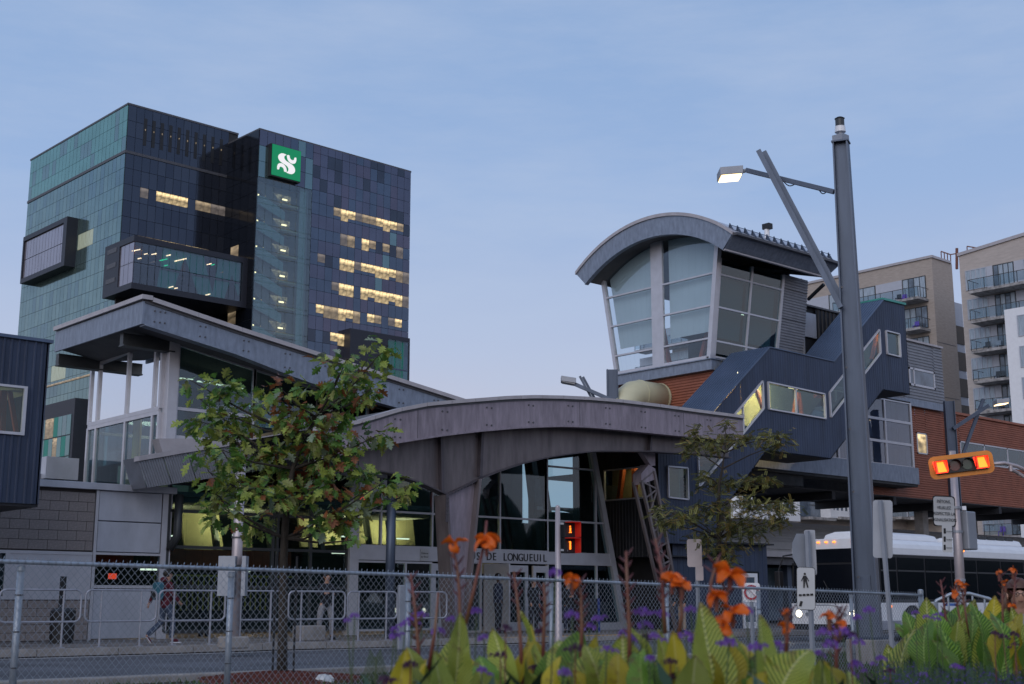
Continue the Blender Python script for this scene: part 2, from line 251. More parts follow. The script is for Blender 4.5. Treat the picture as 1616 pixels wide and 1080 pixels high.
# ---------------------------------------------------------------- mesh builder
C = scene.collection
ORG = {}
class MB:
    def __init__(s): s.v = []; s.f = []; s.m = []; s.cur = 0
    def add(s, pts, faces):
        n = len(s.v); s.v += [tuple(p) for p in pts]
        for f in faces: s.f.append([n + i for i in f]); s.m.append(s.cur)
        return s
    def quad(s, a, b, c, d): return s.add([a, b, c, d], [(0, 1, 2, 3)])
    def box(s, x0, y0, z0, x1, y1, z1):
        if x0 > x1: x0, x1 = x1, x0
        if y0 > y1: y0, y1 = y1, y0
        if z0 > z1: z0, z1 = z1, z0
        return s.add([(x0, y0, z0), (x1, y0, z0), (x1, y1, z0), (x0, y1, z0), (x0, y0, z1), (x1, y0, z1), (x1, y1, z1), (x0, y1, z1)],
                     [(0, 3, 2, 1), (4, 5, 6, 7), (0, 1, 5, 4), (1, 2, 6, 5), (2, 3, 7, 6), (3, 0, 4, 7)])
    def prism(s, poly, off):
        """solid between a polygon and its copy moved by off"""
        n = len(poly); off = Vector(off); p = [Vector(q) for q in poly]
        return s.add(p + [q + off for q in p], [tuple(range(n))[::-1], tuple(range(n, 2 * n))] + [(i, (i + 1) % n, n + (i + 1) % n, n + i) for i in range(n)])
    def strip(s, top, bot, off):
        """thick ribbon between two polylines, thickness vector off"""
        for i in range(len(top) - 1): s.prism([top[i], top[i + 1], bot[i + 1], bot[i]], off)
        return s
    def beam(s, a, b, w, h, upv=(0, 0, 1)):
        a, b = Vector(a), Vector(b); d = (b - a).normalized(); u = Vector(upv)
        if abs(d.dot(u)) > .98: u = Vector((1, 0, 0))
        r = d.cross(u).normalized() * (w / 2); u2 = r.cross(d).normalized() * (h / 2)
        return s.add([a - r - u2, a + r - u2, a + r + u2, a - r + u2, b - r - u2, b + r - u2, b + r + u2, b - r + u2],
                     [(0, 1, 2, 3), (7, 6, 5, 4), (0, 4, 5, 1), (1, 5, 6, 2), (2, 6, 7, 3), (3, 7, 4, 0)])
    def tube(s, pts, r, n=8, cap=True):
        pts = [Vector(p) for p in pts]; rs = r if isinstance(r, (list, tuple)) else [r] * len(pts); base = len(s.v); ref = None
        for i, p in enumerate(pts):
            if i == 0: d = pts[1] - p
            elif i == len(pts) - 1: d = p - pts[i - 1]
            else: d = (pts[i + 1] - p).normalized() + (p - pts[i - 1]).normalized()
            d = d.normalized() if d.length > 1e-9 else Vector((0, 0, 1))
            if ref is None: ref = d.orthogonal().normalized()
            a = (ref - d * ref.dot(d)); a = a.normalized() if a.length > 1e-6 else d.orthogonal().normalized(); ref = a; b = d.cross(a)
            for k in range(n):
                t = 2 * math.pi * k / n; s.v.append(tuple(p + (a * math.cos(t) + b * math.sin(t)) * rs[i]))
        for i in range(len(pts) - 1):
            for k in range(n):
                s.f.append([base + i * n + k, base + i * n + (k + 1) % n, base + (i + 1) * n + (k + 1) % n, base + (i + 1) * n + k]); s.m.append(s.cur)
        if cap:
            s.f.append([base + k for k in range(n)][::-1]); s.m.append(s.cur); e = base + (len(pts) - 1) * n
            s.f.append([e + k for k in range(n)]); s.m.append(s.cur)
        return s
    def ball(s, c, r, n=8, m=6, sc=(1, 1, 1)):
        base = len(s.v)
        for i in range(m + 1):
            ph = math.pi * i / m
            for k in range(n):
                t = 2 * math.pi * k / n; s.v.append((c[0] + r * sc[0] * math.sin(ph) * math.cos(t), c[1] + r * sc[1] * math.sin(ph) * math.sin(t), c[2] + r * sc[2] * math.cos(ph)))
        for i in range(m):
            for k in range(n): s.f.append([base + i * n + k, base + (i + 1) * n + k, base + (i + 1) * n + (k + 1) % n, base + i * n + (k + 1) % n]); s.m.append(s.cur)
        return s
    def mesh(s, name, mats, org=(0, 0, 0), smooth=False):
        me = bpy.data.meshes.new(name); o = Vector(org)
        me.from_pydata([tuple(Vector(p) - o) for p in s.v], [], s.f)
        mats = mats if isinstance(mats, (list, tuple)) else [mats]
        for x in mats: me.materials.append(M[x] if isinstance(x, str) else x)
        if len(mats) > 1: me.polygons.foreach_set('material_index', s.m)
        if smooth: me.polygons.foreach_set('use_smooth', [True] * len(me.polygons))
        me.update(); return me
    def build(s, name, mats, parent=None, org=None, smooth=False, bevel=0, kind=None):
        if org is None: org = ORG.get(parent.name, Vector((0, 0, 0))) if parent else Vector((0, 0, 0))
        org = Vector(org); o = bpy.data.objects.new(name, s.mesh(name, mats, org, smooth)); C.objects.link(o)
        if parent: o.parent = parent; o.location = org - ORG.get(parent.name, Vector((0, 0, 0)))
        else: o.location = org
        ORG[o.name] = org
        if bevel:
            b = o.modifiers.new('bevel', 'BEVEL'); b.width = bevel; b.segments = 2; b.limit_method = 'ANGLE'
        if kind: o['kind'] = kind
        return o
def tag(o, label, cat, group=None):
    o['label'] = label; o['category'] = cat
    if group: o['group'] = group
    return o
def thing(name, label, cat, loc=(0, 0, 0), rotz=0, group=None, local=False):
    """Empty at the base of a thing; with local=True the parts use coordinates of its own"""
    o = bpy.data.objects.new(name, None); C.objects.link(o); o.location = loc; o.rotation_euler = (0, 0, rotz)
    ORG[o.name] = Vector((0, 0, 0)) if (local or rotz) else Vector(loc)
    return tag(o, label, cat, group)
def struct(o): o['kind'] = 'structure'; return o
def inst(name, me, parent, loc, scale=(1, 1, 1), rot=(0, 0, 0)):
    o = bpy.data.objects.new(name, me); C.objects.link(o); o.parent = parent
    o.location = Vector(loc) - (ORG.get(parent.name, Vector((0, 0, 0))) if parent else Vector((0, 0, 0))); o.scale = scale; o.rotation_euler = rot; return o
def copy_tree(o, parent=None):
    c = o.copy(); C.objects.link(c); c.parent = parent
    for ch in o.children: copy_tree(ch, c)
    return c
def textmesh(s, size, mat_, name, parent, loc, rot, extrude=.01, align='CENTER', sx=1.0, spacing=1.0):
    cu = bpy.data.curves.new('t', 'FONT'); cu.body = s; cu.size = size; cu.extrude = extrude; cu.align_x = align; cu.align_y = 'CENTER'; cu.space_character = spacing
    t = bpy.data.objects.new('t', cu); C.objects.link(t); bpy.context.view_layer.update()
    me = bpy.data.meshes.new_from_object(t.evaluated_get(bpy.context.evaluated_depsgraph_get())); bpy.data.objects.remove(t)
    me.materials.clear(); me.materials.append(M[mat_]); o = inst(name, me, parent, loc, (sx, 1, 1), rot); return o
def ribs_v(mb, u0, u1, lo, hi, v, pitch=.25, dep=.03, flat=.55, side=-1, nseg=1):
    """vertical trapezoid ribs on the plane y=v (or x=v when side is given as 'x') between lo(u) and hi(u)"""
    swap = side == 'x'; sg = -1
    lo = lo if callable(lo) else (lambda u, k=lo: k); hi = hi if callable(hi) else (lambda u, k=hi: k)
    prof = []; u = u0
    while u < u1 - 1e-6:
        for f, d in ((0, 0), (flat, 0), (flat + .12, dep), (.88, dep)):
            if u + f * pitch < u1: prof.append((u + f * pitch, d))
        u += pitch
    prof.append((u1, 0))
    P = (lambda u, d, z: (v + sg * d, u, z)) if swap else (lambda u, d, z: (u, v + sg * d, z))
    for (a, da), (b, db) in zip(prof, prof[1:]):
        mb.quad(P(a, da, lo(a)), P(b, db, lo(b)), P(b, db, hi(b)), P(a, da, hi(a)))
def ribs_h(mb, s0, s1, z0, z1, face, pitch=.11, dep=.03):
    """horizontal corrugation; face(s, d, z) -> point; s0, s1 numbers or functions of z"""
    s0 = s0 if callable(s0) else (lambda z, k=s0: k); s1 = s1 if callable(s1) else (lambda z, k=s1: k)
    prof = []; z = z0
    while z < z1 - 1e-6:
        for f, d in ((0, 0), (.35, 0), (.5, dep), (.85, dep)):
            if z + f * pitch < z1: prof.append((z + f * pitch, d))
        z += pitch
    prof.append((z1, 0))
    for (a, da), (b, db) in zip(prof, prof[1:]):
        mb.quad(face(s0(a), da, a), face(s1(a), da, a), face(s1(b), db, b), face(s0(b), db, b))
def bolts(mb, pts, v, r=.022):
    for p in pts: mb.tube([(p.x, v, p.z), (p.x, v - .02, p.z)], r, 6)
# ================================================================ GROUND
struct(MB().box(-1500, -1500, -.30, 1500, 1500, -.10).build('terrain', 'terrain'))
struct(MB().box(-60, 17.9, -.2, 160, 27.5, 0).build('road', 'asphalt'))
struct(MB().box(-60, -30, -.2, 160, 17.6, .02).build('verge_soil', 'soil'))
struct(MB().box(-60, 17.6, -.2, 160, 17.9, .12).build('near_kerb', 'concrete', bevel=.02))
# pavement of the station with a kerb of separate stones
struct(MB().box(-60, 27.75, -.2, 160, 33, .17).build('pavement', 'walk'))
kerb = struct(MB().box(-60, 27.52, -.2, 160, 27.75, .10).build('kerb', 'mortar'))
kb = MB().box(-.89, -.14, -.15, .89, .14, .0).mesh('kerb_stone', 'concrete')
for i in range(46): inst('kerb_stone', kb, kerb, (i * 1.8 - 6, 27.6, .175 + random.uniform(-.006, .006)))
lines = MB(); lines.box(-60, 27.1, 0, 60, 27.2, .004)
struct(lines.build('edge_line', 'whiteline'))
struct(MB().box(-40, 18.3, 0, 120, 18.42, .004).build('near_edge_line', 'whiteline'))
struct(MB().box(24, 27.5, .17, 33.5, 27.72, .181).build('yellow_kerb_line', 'yellowline'))
for k in range(11): struct(MB().box(-9.5 + k * 5.2, 27.78, .168, -9.48 + k * 5.2, 33, .174).build('pavement_joint', 'mortar'))
# lawn on the median: short blades, one mass
g = MB(); rg = random.Random(3)
for i in range(26000):
    x = rg.uniform(-6, 40); y = rg.uniform(8.5, 17.5); h = rg.uniform(.04, .09); a = rg.uniform(0, 6.28); w = .012
    g.add([(x - w * math.cos(a), y - w * math.sin(a), .02), (x + w * math.cos(a), y + w * math.sin(a), .02), (x + rg.uniform(-.04, .04), y + rg.uniform(-.04, .04), .02 + h)], [(0, 1, 2)])
tag(g.build('grass', 'grass', kind='stuff'), 'short green lawn on the median strip between fence and road', 'grass')

# ================================================================ STATION
st = thing('station_building', 'bus terminal with arched steel entrance canopy, glass front and raised galvanised wing', 'building', (16.4, 33, 0))
def part(mb, name, m, parent=st, **k): return mb.build(name, m, parent, **k)
# --- arched fascia, plane y=28
AV = 28.0
top_px = [(218, 722), (300, 707), (400, 692), (480, 681), (560, 668), (582, 662), (628, 648), (674, 639), (717, 635), (759, 631.7), (799, 628.6), (843, 627.2), (886, 628), (930, 630), (979, 634), (1037, 641), (1103, 650), (1172, 659)]
bot_px = [(232, 770), (320, 757), (400, 745), (480, 731), (540, 716), (571, 709), (629, 698), (699, 687), (754, 680.5), (810, 675.6), (850, 673.5), (889, 672.5), (930, 674), (978, 678), (1067, 687), (1120, 691), (1167, 695)]
ftop = PL(top_px, AV); fbot = PL(bot_px, AV)
UA = V(502, 680, AV).x; UB = V(1172, 659, AV).x; UL = V(218, 722, AV).x
us = [UA + (UB - UA) * i / 48 for i in range(49)]
def arc(f, dz, y): return [Vector((u, y, f(u) + dz)) for u in us]
fas = MB().strip(arc(ftop, -.10, AV), arc(fbot, 0, AV), (0, .05, 0))
f_o = part(fas, 'arch_fascia', 'mauve')
fl = MB().strip(arc(fbot, .02, AV - .06), arc(fbot, -.03, AV - .06), (0, .28, 0)); part(fl, 'fascia_flange', 'mauve')
gv = MB().strip(arc(ftop, -.03, AV - .02), arc(ftop, -.10, AV - .02), (0, .5, 0)); part(gv, 'roof_edge_gap', 'lead')
# flashing in separate lengths
nfl = 20
for k in range(nfl):
    a = UA + (UB - UA) * k / nfl + .006; b = UA + (UB - UA) * (k + 1) / nfl - .006; m = MB(); pts = [a + (b - a) * j / 3 for j in range(4)]
    m.strip([Vector((u, AV - .09, ftop(u) + .06)) for u in pts], [Vector((u, AV - .09, ftop(u) - .04)) for u in pts], (0, .35, 0)); part(m, 'flashing', 'flash')
bm_ = MB()
k = 0; u = UA + .9
while u < UB - .3:
    for du in (-.09, .09):
        for zz in (fbot(u) + .14, ftop(u) - .24): bolts(bm_, [Vector((u + du, AV, zz))], AV, .028)
    k += 1; u += 1.62
part(bm_, 'bolt', 'lead', kind='stuff')
for uu in (UA + 3.2, UA + 9.4, UA + 14.2):
    part(MB().box(uu - .006, AV - .006, fbot(uu) + .02, uu + .006, AV + .002, ftop(uu) - .1), 'fascia_joint', 'lead')
# roof deck behind the arch down to the glass, soffit beneath
dk = MB()
for a, b in zip(us, us[1:]):
    dk.add([(a, AV + .06, ftop(a) + .03), (b, AV + .06, ftop(b) + .03), (b, 42, ftop(b) + .03), (a, 42, ftop(a) + .03), (a, AV + .06, fbot(a) + .12), (b, AV + .06, fbot(b) + .12), (b, 42, fbot(b) + .12), (a, 42, fbot(a) + .12)],
           [(0, 1, 2, 3), (7, 6, 5, 4), (0, 4, 5, 1), (2, 6, 7, 3)])
part(dk, 'arch_roof', 'int_ceiling')
# --- haunched girder
gpx = [(560, 742), (590, 742), (618, 747), (643, 756), (665, 763), (682, 771), (703, 780.5), (752, 756), (788, 742), (820, 731.5), (861, 721.5), (900, 715.5), (940, 711.5), (1022, 712), (1105, 717), (1150, 722)]
GV = 28.55; gl = PL(gpx, GV)
ug = [V(540, 742, GV).x + (V(1150, 722, GV).x - V(540, 742, GV).x) * i / 60 for i in range(61)]
gm = MB().strip([Vector((u, GV, fbot(min(max(u, UA), UB)) + .35)) for u in ug], [Vector((u, GV, gl(u))) for u in ug], (0, .05, 0)); part(gm, 'girder_web', 'arch_web')
gf = MB().strip([Vector((u, GV - .14, gl(u) + .0)) for u in ug], [Vector((u, GV - .14, gl(u) - .035)) for u in ug], (0, .34, 0)); part(gf, 'girder_flange', 'arch_dark')
for px, py in ((694, 777), (754, 752), (1022, 711)):
    p = V(px, py, GV); q = V(px + (4 if px > 700 else -2), 660, GV)
    part(MB().prism([(p.x - .045, GV - .15, p.z), (p.x + .045, GV - .15, p.z), (q.x + .045, GV - .15, q.z), (q.x - .045, GV - .15, q.z)], (0, .15, 0)), 'stiffener', 'arch_dark')
# --- Y column: tapering plate box with flanges
def cpt(px, py, v=GV): return V(px, py, v)
tl, tr, br, bl = cpt(697, 782), cpt(752, 757), cpt(738, 905), cpt(704, 905)
def ext(a, b, z): t = (z - a.z) / (b.z - a.z); return a + (b - a) * t
bl, br = ext(tl, bl, .17), ext(tr, br, .17)
part(MB().prism([tl, tr, br, bl], (0, .06, 0)), 'column_web', 'mauve')
for a, b, w in ((tl, bl, .55), (tr, br, .40)):
    part(MB().prism([(a.x - .05, GV - w / 2, a.z), (a.x + .03, GV - w / 2, a.z), (b.x + .03, GV - w / 2, b.z), (b.x - .05, GV - w / 2, b.z)], (0, w, 0)), 'column_flange', 'arch_web')
part(MB().box(tl.x - .09, GV - .31, tl.z - .75, tl.x + .0, GV - .28, tl.z), 'splice_plate', 'arch_dark')
b_ = MB(); bolts(b_, [Vector((tl.x - .06 + .05 * (i % 2), 0, tl.z - .1 - .11 * (i // 2))) for i in range(10)], GV - .31, .015); part(b_, 'splice_bolt', 'lead', kind='stuff')
b_ = MB(); bolts(b_, [tl + (tr - tl) * (i / 11) - Vector((0, 0, .06)) for i in range(1, 11)], GV - .02, .03); part(b_, 'cap_bolt', 'lead', kind='stuff')
# --- low corrugated canopy to the left of the arch: separate sheets
UR = V(560, 676, AV).x; shs = 9; cv = 32.0
lt_, lb_ = PL([(218, 722), (310, 706), (400, 693), (560, 668)], cv), PL([(232, 770), (320, 757), (400, 744.5), (560, 722)], cv)
c0, c0b = V(218, 722, cv).x, V(232, 770, cv).x; c1 = V(540, 690, cv).x
for k in range(shs):
    m = MB(); a = lerp(c0, c1, k / shs) + .01; b = lerp(c0, c1, (k + 1) / shs) - .01; sh = (c0b - c0)
    n = 10
    for j in range(n):
        a1 = lerp(a, b, j / n); b1 = lerp(a, b, (j + .55) / n); b2 = lerp(a, b, (j + 1) / n)
        for (x0, x1, d0, d1) in ((a1, b1, 0, 0), (b1, lerp(a, b, (j + .7) / n), 0, .02), (lerp(a, b, (j + .7) / n), b2, .02, 0)):
            m.quad((x0 + sh, cv - d0, lb_(x0 + sh)), (x1 + sh, cv - d1, lb_(x1 + sh)), (x1, cv - d1, lt_(x1) - .1), (x0, cv - d0, lt_(x0) - .1))
    part(m, 'corrugated_sheet', 'grey')
uq = [lerp(c0, c1, i / 10) for i in range(11)]
part(MB().strip([Vector((u, cv - .06, lt_(u) + .03)) for u in uq], [Vector((u, cv - .06, lt_(u) - .1)) for u in uq], (0, .3, 0)), 'eave_flashing', 'flash')
s_ = MB()
for a, b in zip(uq, uq[1:]):
    s_.add([(a, cv + .03, lt_(a)), (b, cv + .03, lt_(b)), (b, 32.9, lt_(b)), (a, 32.9, lt_(a)), (a + sh, cv + .03, lb_(a + sh)), (b + sh, cv + .03, lb_(b + sh)), (b + sh, 32.9, lb_(b + sh)), (a + sh, 32.9, lb_(a + sh))], [(0, 1, 2, 3), (7, 6, 5, 4), (0, 3, 7, 4)])
part(s_, 'canopy_soffit', 'grey')

# --- curtain wall helper on plane y=v (axis 'v') or x=u (axis 'u')
def cwall(parent, pts, cols, rows, v, gm='glass', fm='frame', w=.06, axis='v', d=.10, gname='pane'):
    """cols: list of positions along the wall; rows: list of heights (numbers or functions). one pane per bay"""
    P = (lambda s, off, z: Vector((s, v + off, z))) if axis == 'v' else (lambda s, off, z: Vector((v + off, s, z)))
    fr = MB(); rw = [r if callable(r) else (lambda s, k=r: k) for r in rows]
    for r in rw:
        for a, b in zip(cols, cols[1:]):
            n = 4
            for j in range(n):
                s0, s1 = lerp(a, b, j / n), lerp(a, b, (j + 1) / n)
                fr.prism([P(s0, -d / 2, r(s0) - w / 2), P(s1, -d / 2, r(s1) - w / 2), P(s1, -d / 2, r(s1) + w / 2), P(s0, -d / 2, r(s0) + w / 2)], P(0, d, 0) - P(0, 0, 0))
    for c in cols:
        fr.prism([P(c - w / 2, -d / 2 - .003, rw[0](c)), P(c + w / 2, -d / 2 - .003, rw[0](c)), P(c + w / 2, -d / 2 - .003, rw[-1](c)), P(c - w / 2, -d / 2 - .003, rw[-1](c))], P(0, d + .006, 0) - P(0, 0, 0))
    o = fr.build('window_frame', fm, parent)
    for a, b in zip(cols, cols[1:]):
        for r0, r1 in zip(rw, rw[1:]):
            n = 4; s = [lerp(a + w / 2, b - w / 2, j / n) for j in range(n + 1)]
            if r1(s[2]) - r0(s[2]) < .15: continue
            g = MB().strip([P(x, 0, r1(x) - w / 2) for x in s], [P(x, 0, r0(x) + w / 2) for x in s], P(0, .012, 0) - P(0, 0, 0)); g.build(gname, gm, parent)
    return o
FV = 33.0
U0 = V(262, 850, FV).x
def fx(px, py=850): return V(px, py, FV).x
zT = V(863, 821.4, FV).z; zB1 = V(863, 871, FV).z; zB0 = V(863, 891, FV).z   # transom, top and bottom of the sign band
zH = 5.55
glo = lambda u: min(7.0, fbot(min(max(u, UA), UB)) - .02) if u > UA else lt_(u) - .55
cols = [fx(562), fx(681), fx(728), fx(788), fx(863)]
UE = V(933, 760, FV).x
rake = lambda z: V(933, 713, FV).x + (V(969, 914, FV).x - V(933, 713, FV).x) * (V(933, 713, FV).z - z) / (V(933, 713, FV).z - V(969, 914, FV).z)
cwall(st, None, [fx(562), fx(600), fx(681), fx(728), fx(788), fx(863)], [zB1, zT, glo], FV, 'glass')
zT2 = V(863, 740, FV).z - .05
# bay beside the raking edge: panes follow the rake
def ragged(z0, z1):
    a = fx(863) + .03; c = fx(940, 850)
    g = MB().prism([(a, FV, z0), (min(c, rake(z0)) - .03, FV, z0), (min(c, rake(z1)) - .03, FV, z1), (a, FV, z1)], (0, .012, 0)); g.build('pane', 'glass', st)
    if rake(z0) > c + .2: MB().prism([(c + .03, FV, z0), (rake(z0) - .05, FV, z0), (max(c + .04, rake(z1) - .05), FV, z1), (c + .03, FV, z1)], (0, .012, 0)).build('pane', 'glass', st)
zTop = 6.6
for z0, z1 in ((zB1 + .03, zT - .03), (zT + .03, 5.75), (5.81, zTop), (.45, zB0 - .03)): ragged(z0, z1)
fr = MB()
for z in (zT, 5.78): fr.box(fx(863), FV - .05, z - .03, rake(z), FV + .05, z + .03)
fr.box(fx(940) - .03, FV - .052, .2, fx(940) + .03, FV + .052, 5.9)
fr.box(fx(863) - .03, FV - .056, .2, fx(863) + .03, FV + .056, 6.75)
part(fr, 'window_frame', 'frame')
part(MB().prism([(rake(.17) - .10, FV - .12, .17), (rake(.17) + .14, FV - .12, .17), (rake(zTop) + .12, FV - .12, zTop), (rake(zTop) - .10, FV - .12, zTop)], (0, .24, 0)), 'raking_mullion', 'frame')
part(MB().box(fx(863), FV - .07, .17, rake(.3), FV + .07, .42), 'sill', 'frame')
# sign band and lettering
band = part(MB().box(fx(562), FV - .08, zB0, rake(zB0) - .05, FV + .06, zB1), 'sign_band', 'frame')
zm = (zB0 + zB1) / 2 - .02
x0t, x1t = fx(688, 880), fx(861, 882); txt = 'TERMINUS DE LONGUEUIL'; wts = [.75 if c == 'I' else 1.0 for c in txt]; tot = sum(wts); acc = 0
for ch, w in zip(txt, wts):
    if ch != ' ': textmesh(ch, .36, 'black', 'letter', band, (x0t + (x1t - x0t) * (acc + w / 2) / tot, FV - .086, zm), (R(90), 0, 0), .012, sx=.9)
    acc += w
nb = part(MB().box(fx(661), FV - .10, zm - .18, fx(674), FV - .085, zm + .18), 'small_notice', 'signface')
textmesh('Défense', .085, 'black', 'notice_text', nb, (fx(667.5), FV - .103, zm + .05), (R(90), 0, 0), .001)
textmesh('de flâner', .085, 'black', 'notice_text', nb, (fx(667.5), FV - .103, zm - .06), (R(90), 0, 0), .001)
# doors and glazing under the band
cwall(st, None, [fx(562), fx(640), fx(681)], [.3, zB0 - .05], FV, 'glass_t')
def door(px0, px1, open_=False):
    a, b = fx(px0), fx(px1); m = MB(); w = .13
    m.box(a, FV - .05, .2, a + w, FV + .03, zB0 - .06).box(b - w, FV - .05, .2, b, FV + .03, zB0 - .06).box(a + w, FV - .05, zB0 - .28, b - w, FV + .03, zB0 - .06).box(a + w, FV - .05, .2, b - w, FV + .03, .48)
    d = part(m, 'door', 'frame'); MB().box(a + w, FV - .01, .48, b - w, FV, zB0 - .28).build('door_pane', 'glass_t', d)
    MB().tube([(a + w + .1, FV - .1, 1.0), (a + w + .1, FV - .1, 1.5)], .015, 6).build('door_handle', 'frame', d)
for a, b in ((682, 698), (792, 832), (840, 864)): door(a, b)
part(MB().box(fx(762), FV - 1.3, .2, fx(762) + .06, FV - .05, zB0 - .05), 'open_door_leaf', 'frame')
part(MB().box(fx(758), FV - .02, 2.05, fx(788), FV + .05, zB0), 'door_closer_panel', 'beige')
cwall(st, None, [fx(728), fx(758)], [.2, zB0], FV, 'glass_t')
# left glazed bays between the metal panels and the entrance
zL = V(270, 863, FV).z; zM = V(270, 806, FV).z
lcols = [fx(264), fx(375), fx(430), fx(437), fx(490), fx(548)]
cwall(st, None, lcols, [.35, 1.55, zL, zM, 4.35], FV, 'glass', 'framedark', w=.08)
part(MB().box(fx(548), FV - .16, .17, fx(562), FV + .1, 5.6), 'corner_pillar', 'frame')
part(MB().box(fx(545) - .0, FV - .05, 4.3, fx(562), FV + .3, 5.9), 'infill', 'framedark')
part(MB().tube([(fx(498, 800), 29.2, .17), (fx(498, 800), 29.2, 4.9)], .13, 14), 'round_column', 'steelpole', smooth=True)
# metal panels and block wall to the left
pA, pB = fx(150, 820), fx(258, 820)
zc = V(200, 771, FV).z; zp1 = V(200, 824, FV).z; zp2 = V(200, 873, FV).z; zw0 = V(200, 924, FV).z
for z0, z1 in ((zp1 + .012, zc - .1), (zp2 + .02, zp1 - .012)): part(MB().box(pA + .08, FV - .03, z0, pB - .08, FV + .1, z1), 'metal_panel', 'panel', bevel=.01)
part(MB().box(pA + .08, FV - .02, .2, pB - .08, FV + .1, zw0 - .1), 'metal_panel', 'panel', bevel=.01)
part(MB().box(pA, FV + .101, zp2, pB + .2, FV + .2, zc - .1), 'panel_light_block', 'int_dark')  # added to block hall light leaking through the panel joints
f_ = MB().box(pA - .02, FV - .05, .17, pA + .06, FV + .1, zc - .08).box(pB - .06, FV - .05, .17, pB + .22, FV + .1, zc - .08).box(pA + .06, FV - .045, zw0 - .08, pB - .06, FV + .1, zw0).box(pA + .06, FV - .045, zp2 - .06, pB - .06, FV + .1, zp2)
part(f_, 'panel_frame', 'frame')
part(MB().box(pA + .06, FV + .0, zw0, pB - .06, FV + .012, zp2 - .06), 'pane', 'glass')
part(MB().tube([(pB + .34, FV - .2, zc - .1), (pB + .33, FV - .2, 2.9), (pB + .2, FV - .05, 2.55)], .115, 10), 'rainwater_pipe', 'framedark', smooth=True)
part(MB().box(-8, FV - .14, zc - .09, pB + .3, FV + .5, zc + .09), 'parapet_coping', 'panel', bevel=.01)
wl = part(MB().box(-8, FV + .012, .17, pA - .03, FV + .35, zc - .09), 'block_wall', 'mortar')
bh = (zc - .1 - zp2 + .03) / 8.3; bw = .80; me_b = MB().box(-.5, 0, -.5, .5, 1, .5).mesh('block', 'block')
zb0 = V(100, 868, FV).z
for r in range(9):
    z0 = zb0 + r * .2505
    if z0 + .24 > zc - .08: break
    x = 9.4 - (.25 if r % 2 else 0)
    while x < pA - .05:
        x1 = min(x + .50, pA - .04)
        if x1 - x > .08: inst('block', me_b, wl, ((x + x1) / 2, FV - .03 + random.uniform(-.003, .003), z0 + .12), (x1 - x - .012, .05, .238))
        x += .50
lowb = 0
for r in range(5):
    z0 = .18 + r * .2; x = 9.0 - (.25 if r % 2 else 0)
    while x < pA - .05:
        x1 = min(x + .50, pA - .04)
        if x1 - x > .08: inst('block', me_b, wl, ((x + x1) / 2, FV - .03, z0 + .1), (x1 - x - .012, .05, .19))
        x += .50
fb = MB().box(8.5, FV - .05, 1.2, pA - .03, FV, 1.28).box(8.5, FV - .05, zb0 - .12, pA - .03, FV, zb0 - .04).box(fx(6, 900), FV - .048, 1.28, fx(12, 900), FV, zb0 - .12)
part(fb, 'panel_frame', 'frame'); part(MB().box(fx(12, 900), FV - .03, 1.28, pA - .03, FV, zb0 - .12), 'metal_panel', 'frame')
part(MB().box(8.6, FV - .03, 1.28, fx(6, 900), FV - .01, zb0 - .12), 'pane', 'glass_t')

# --- raised wing with galvanised fascia
WV = 31.5; WU = 15.2
c_ = V(226, 472, WV); UWL = c_.x
wt = PL([(226, 472), (380, 524), (733, 636)], WV); wb = PL([(223.5, 511), (380, 561), (485, 603), (630, 644), (700, 664)], WV)
UW1 = V(733, 636, WV).x; uw = [lerp(UWL + .062, UW1, i / 12) for i in range(13)]
part(MB().strip([Vector((u, WV, wt(u) - .06)) for u in uw], [Vector((u, WV, max(wb(u), 0))) for u in uw], (0, .06, 0)), 'wing_fascia', 'galv')
part(MB().strip([Vector((u, WV - .06, wb(u) + .02)) for u in uw], [Vector((u, WV - .06, wb(u) - .03)) for u in uw], (0, .3, 0)), 'wing_fascia_flange', 'galv')
for k in range(8):
    a, b = lerp(UWL + .225, UW1, k / 8) + .003, lerp(UWL + .225, UW1, (k + 1) / 8) - .003
    part(MB().strip([Vector((a, WV - .12, wt(a) + .10)), Vector((b, WV - .12, wt(b) + .10))], [Vector((a, WV - .12, wt(a) - .02)), Vector((b, WV - .12, wt(b) - .02))], (0, .3, 0)), 'flashing', 'flash')
part(MB().strip([Vector((u, WV - .03, wt(u) - .02)) for u in uw], [Vector((u, WV - .03, wt(u) - .09)) for u in uw], (0, .1, 0)), 'roof_edge_gap', 'lead')
# return to the back
VW1 = U(88, 522, UWL).y; z0a, z1a = wt(UWL), wb(UWL); zb_a = U(88, 524, UWL).z; zb_b = U(91, 554, UWL).z
part(MB().prism([(UWL, WV - .008, z1a), (UWL, VW1, zb_b), (UWL, VW1, zb_a), (UWL, WV - .008, z0a - .06)], (.06, 0, 0)), 'wing_return', 'galv')
part(MB().prism([(UWL - .08, WV - .12, z0a - .02), (UWL - .08, VW1, zb_a + .02), (UWL - .08, VW1, zb_a + .14), (UWL - .08, WV - .12, z0a + .10)], (.3, 0, 0)), 'flashing', 'flash')
b_ = MB()
for i in range(8):
    u = UWL + .35 + i * 1.35
    for du in ((0, .16) if i else (0, .16, .3)):
        for zz in (wt(u) - .22, wb(u) + .16): bolts(b_, [Vector((u + du, WV, zz))], WV, .025)
part(b_, 'bolt', 'lead', kind='stuff')
part(MB().prism([(UWL + .02, WV + .02, wt(UWL) - .02), (UW1, WV + .02, wt(UW1) - .02), (UW1, VW1, zb_a - 1.6), (UWL + .02, VW1, zb_a)], (0, 0, -.12)), 'wing_roof', 'int_ceiling')
part(MB().prism([(UWL + .1, WV + .07, wb(UWL) + .16), (UW1, WV + .07, wb(UW1) + .16), (UW1, VW1, zb_b - 1.6), (UWL + .1, VW1, zb_b + .1)], (0, 0, .05)), 'wing_soffit', 'int_ceiling')
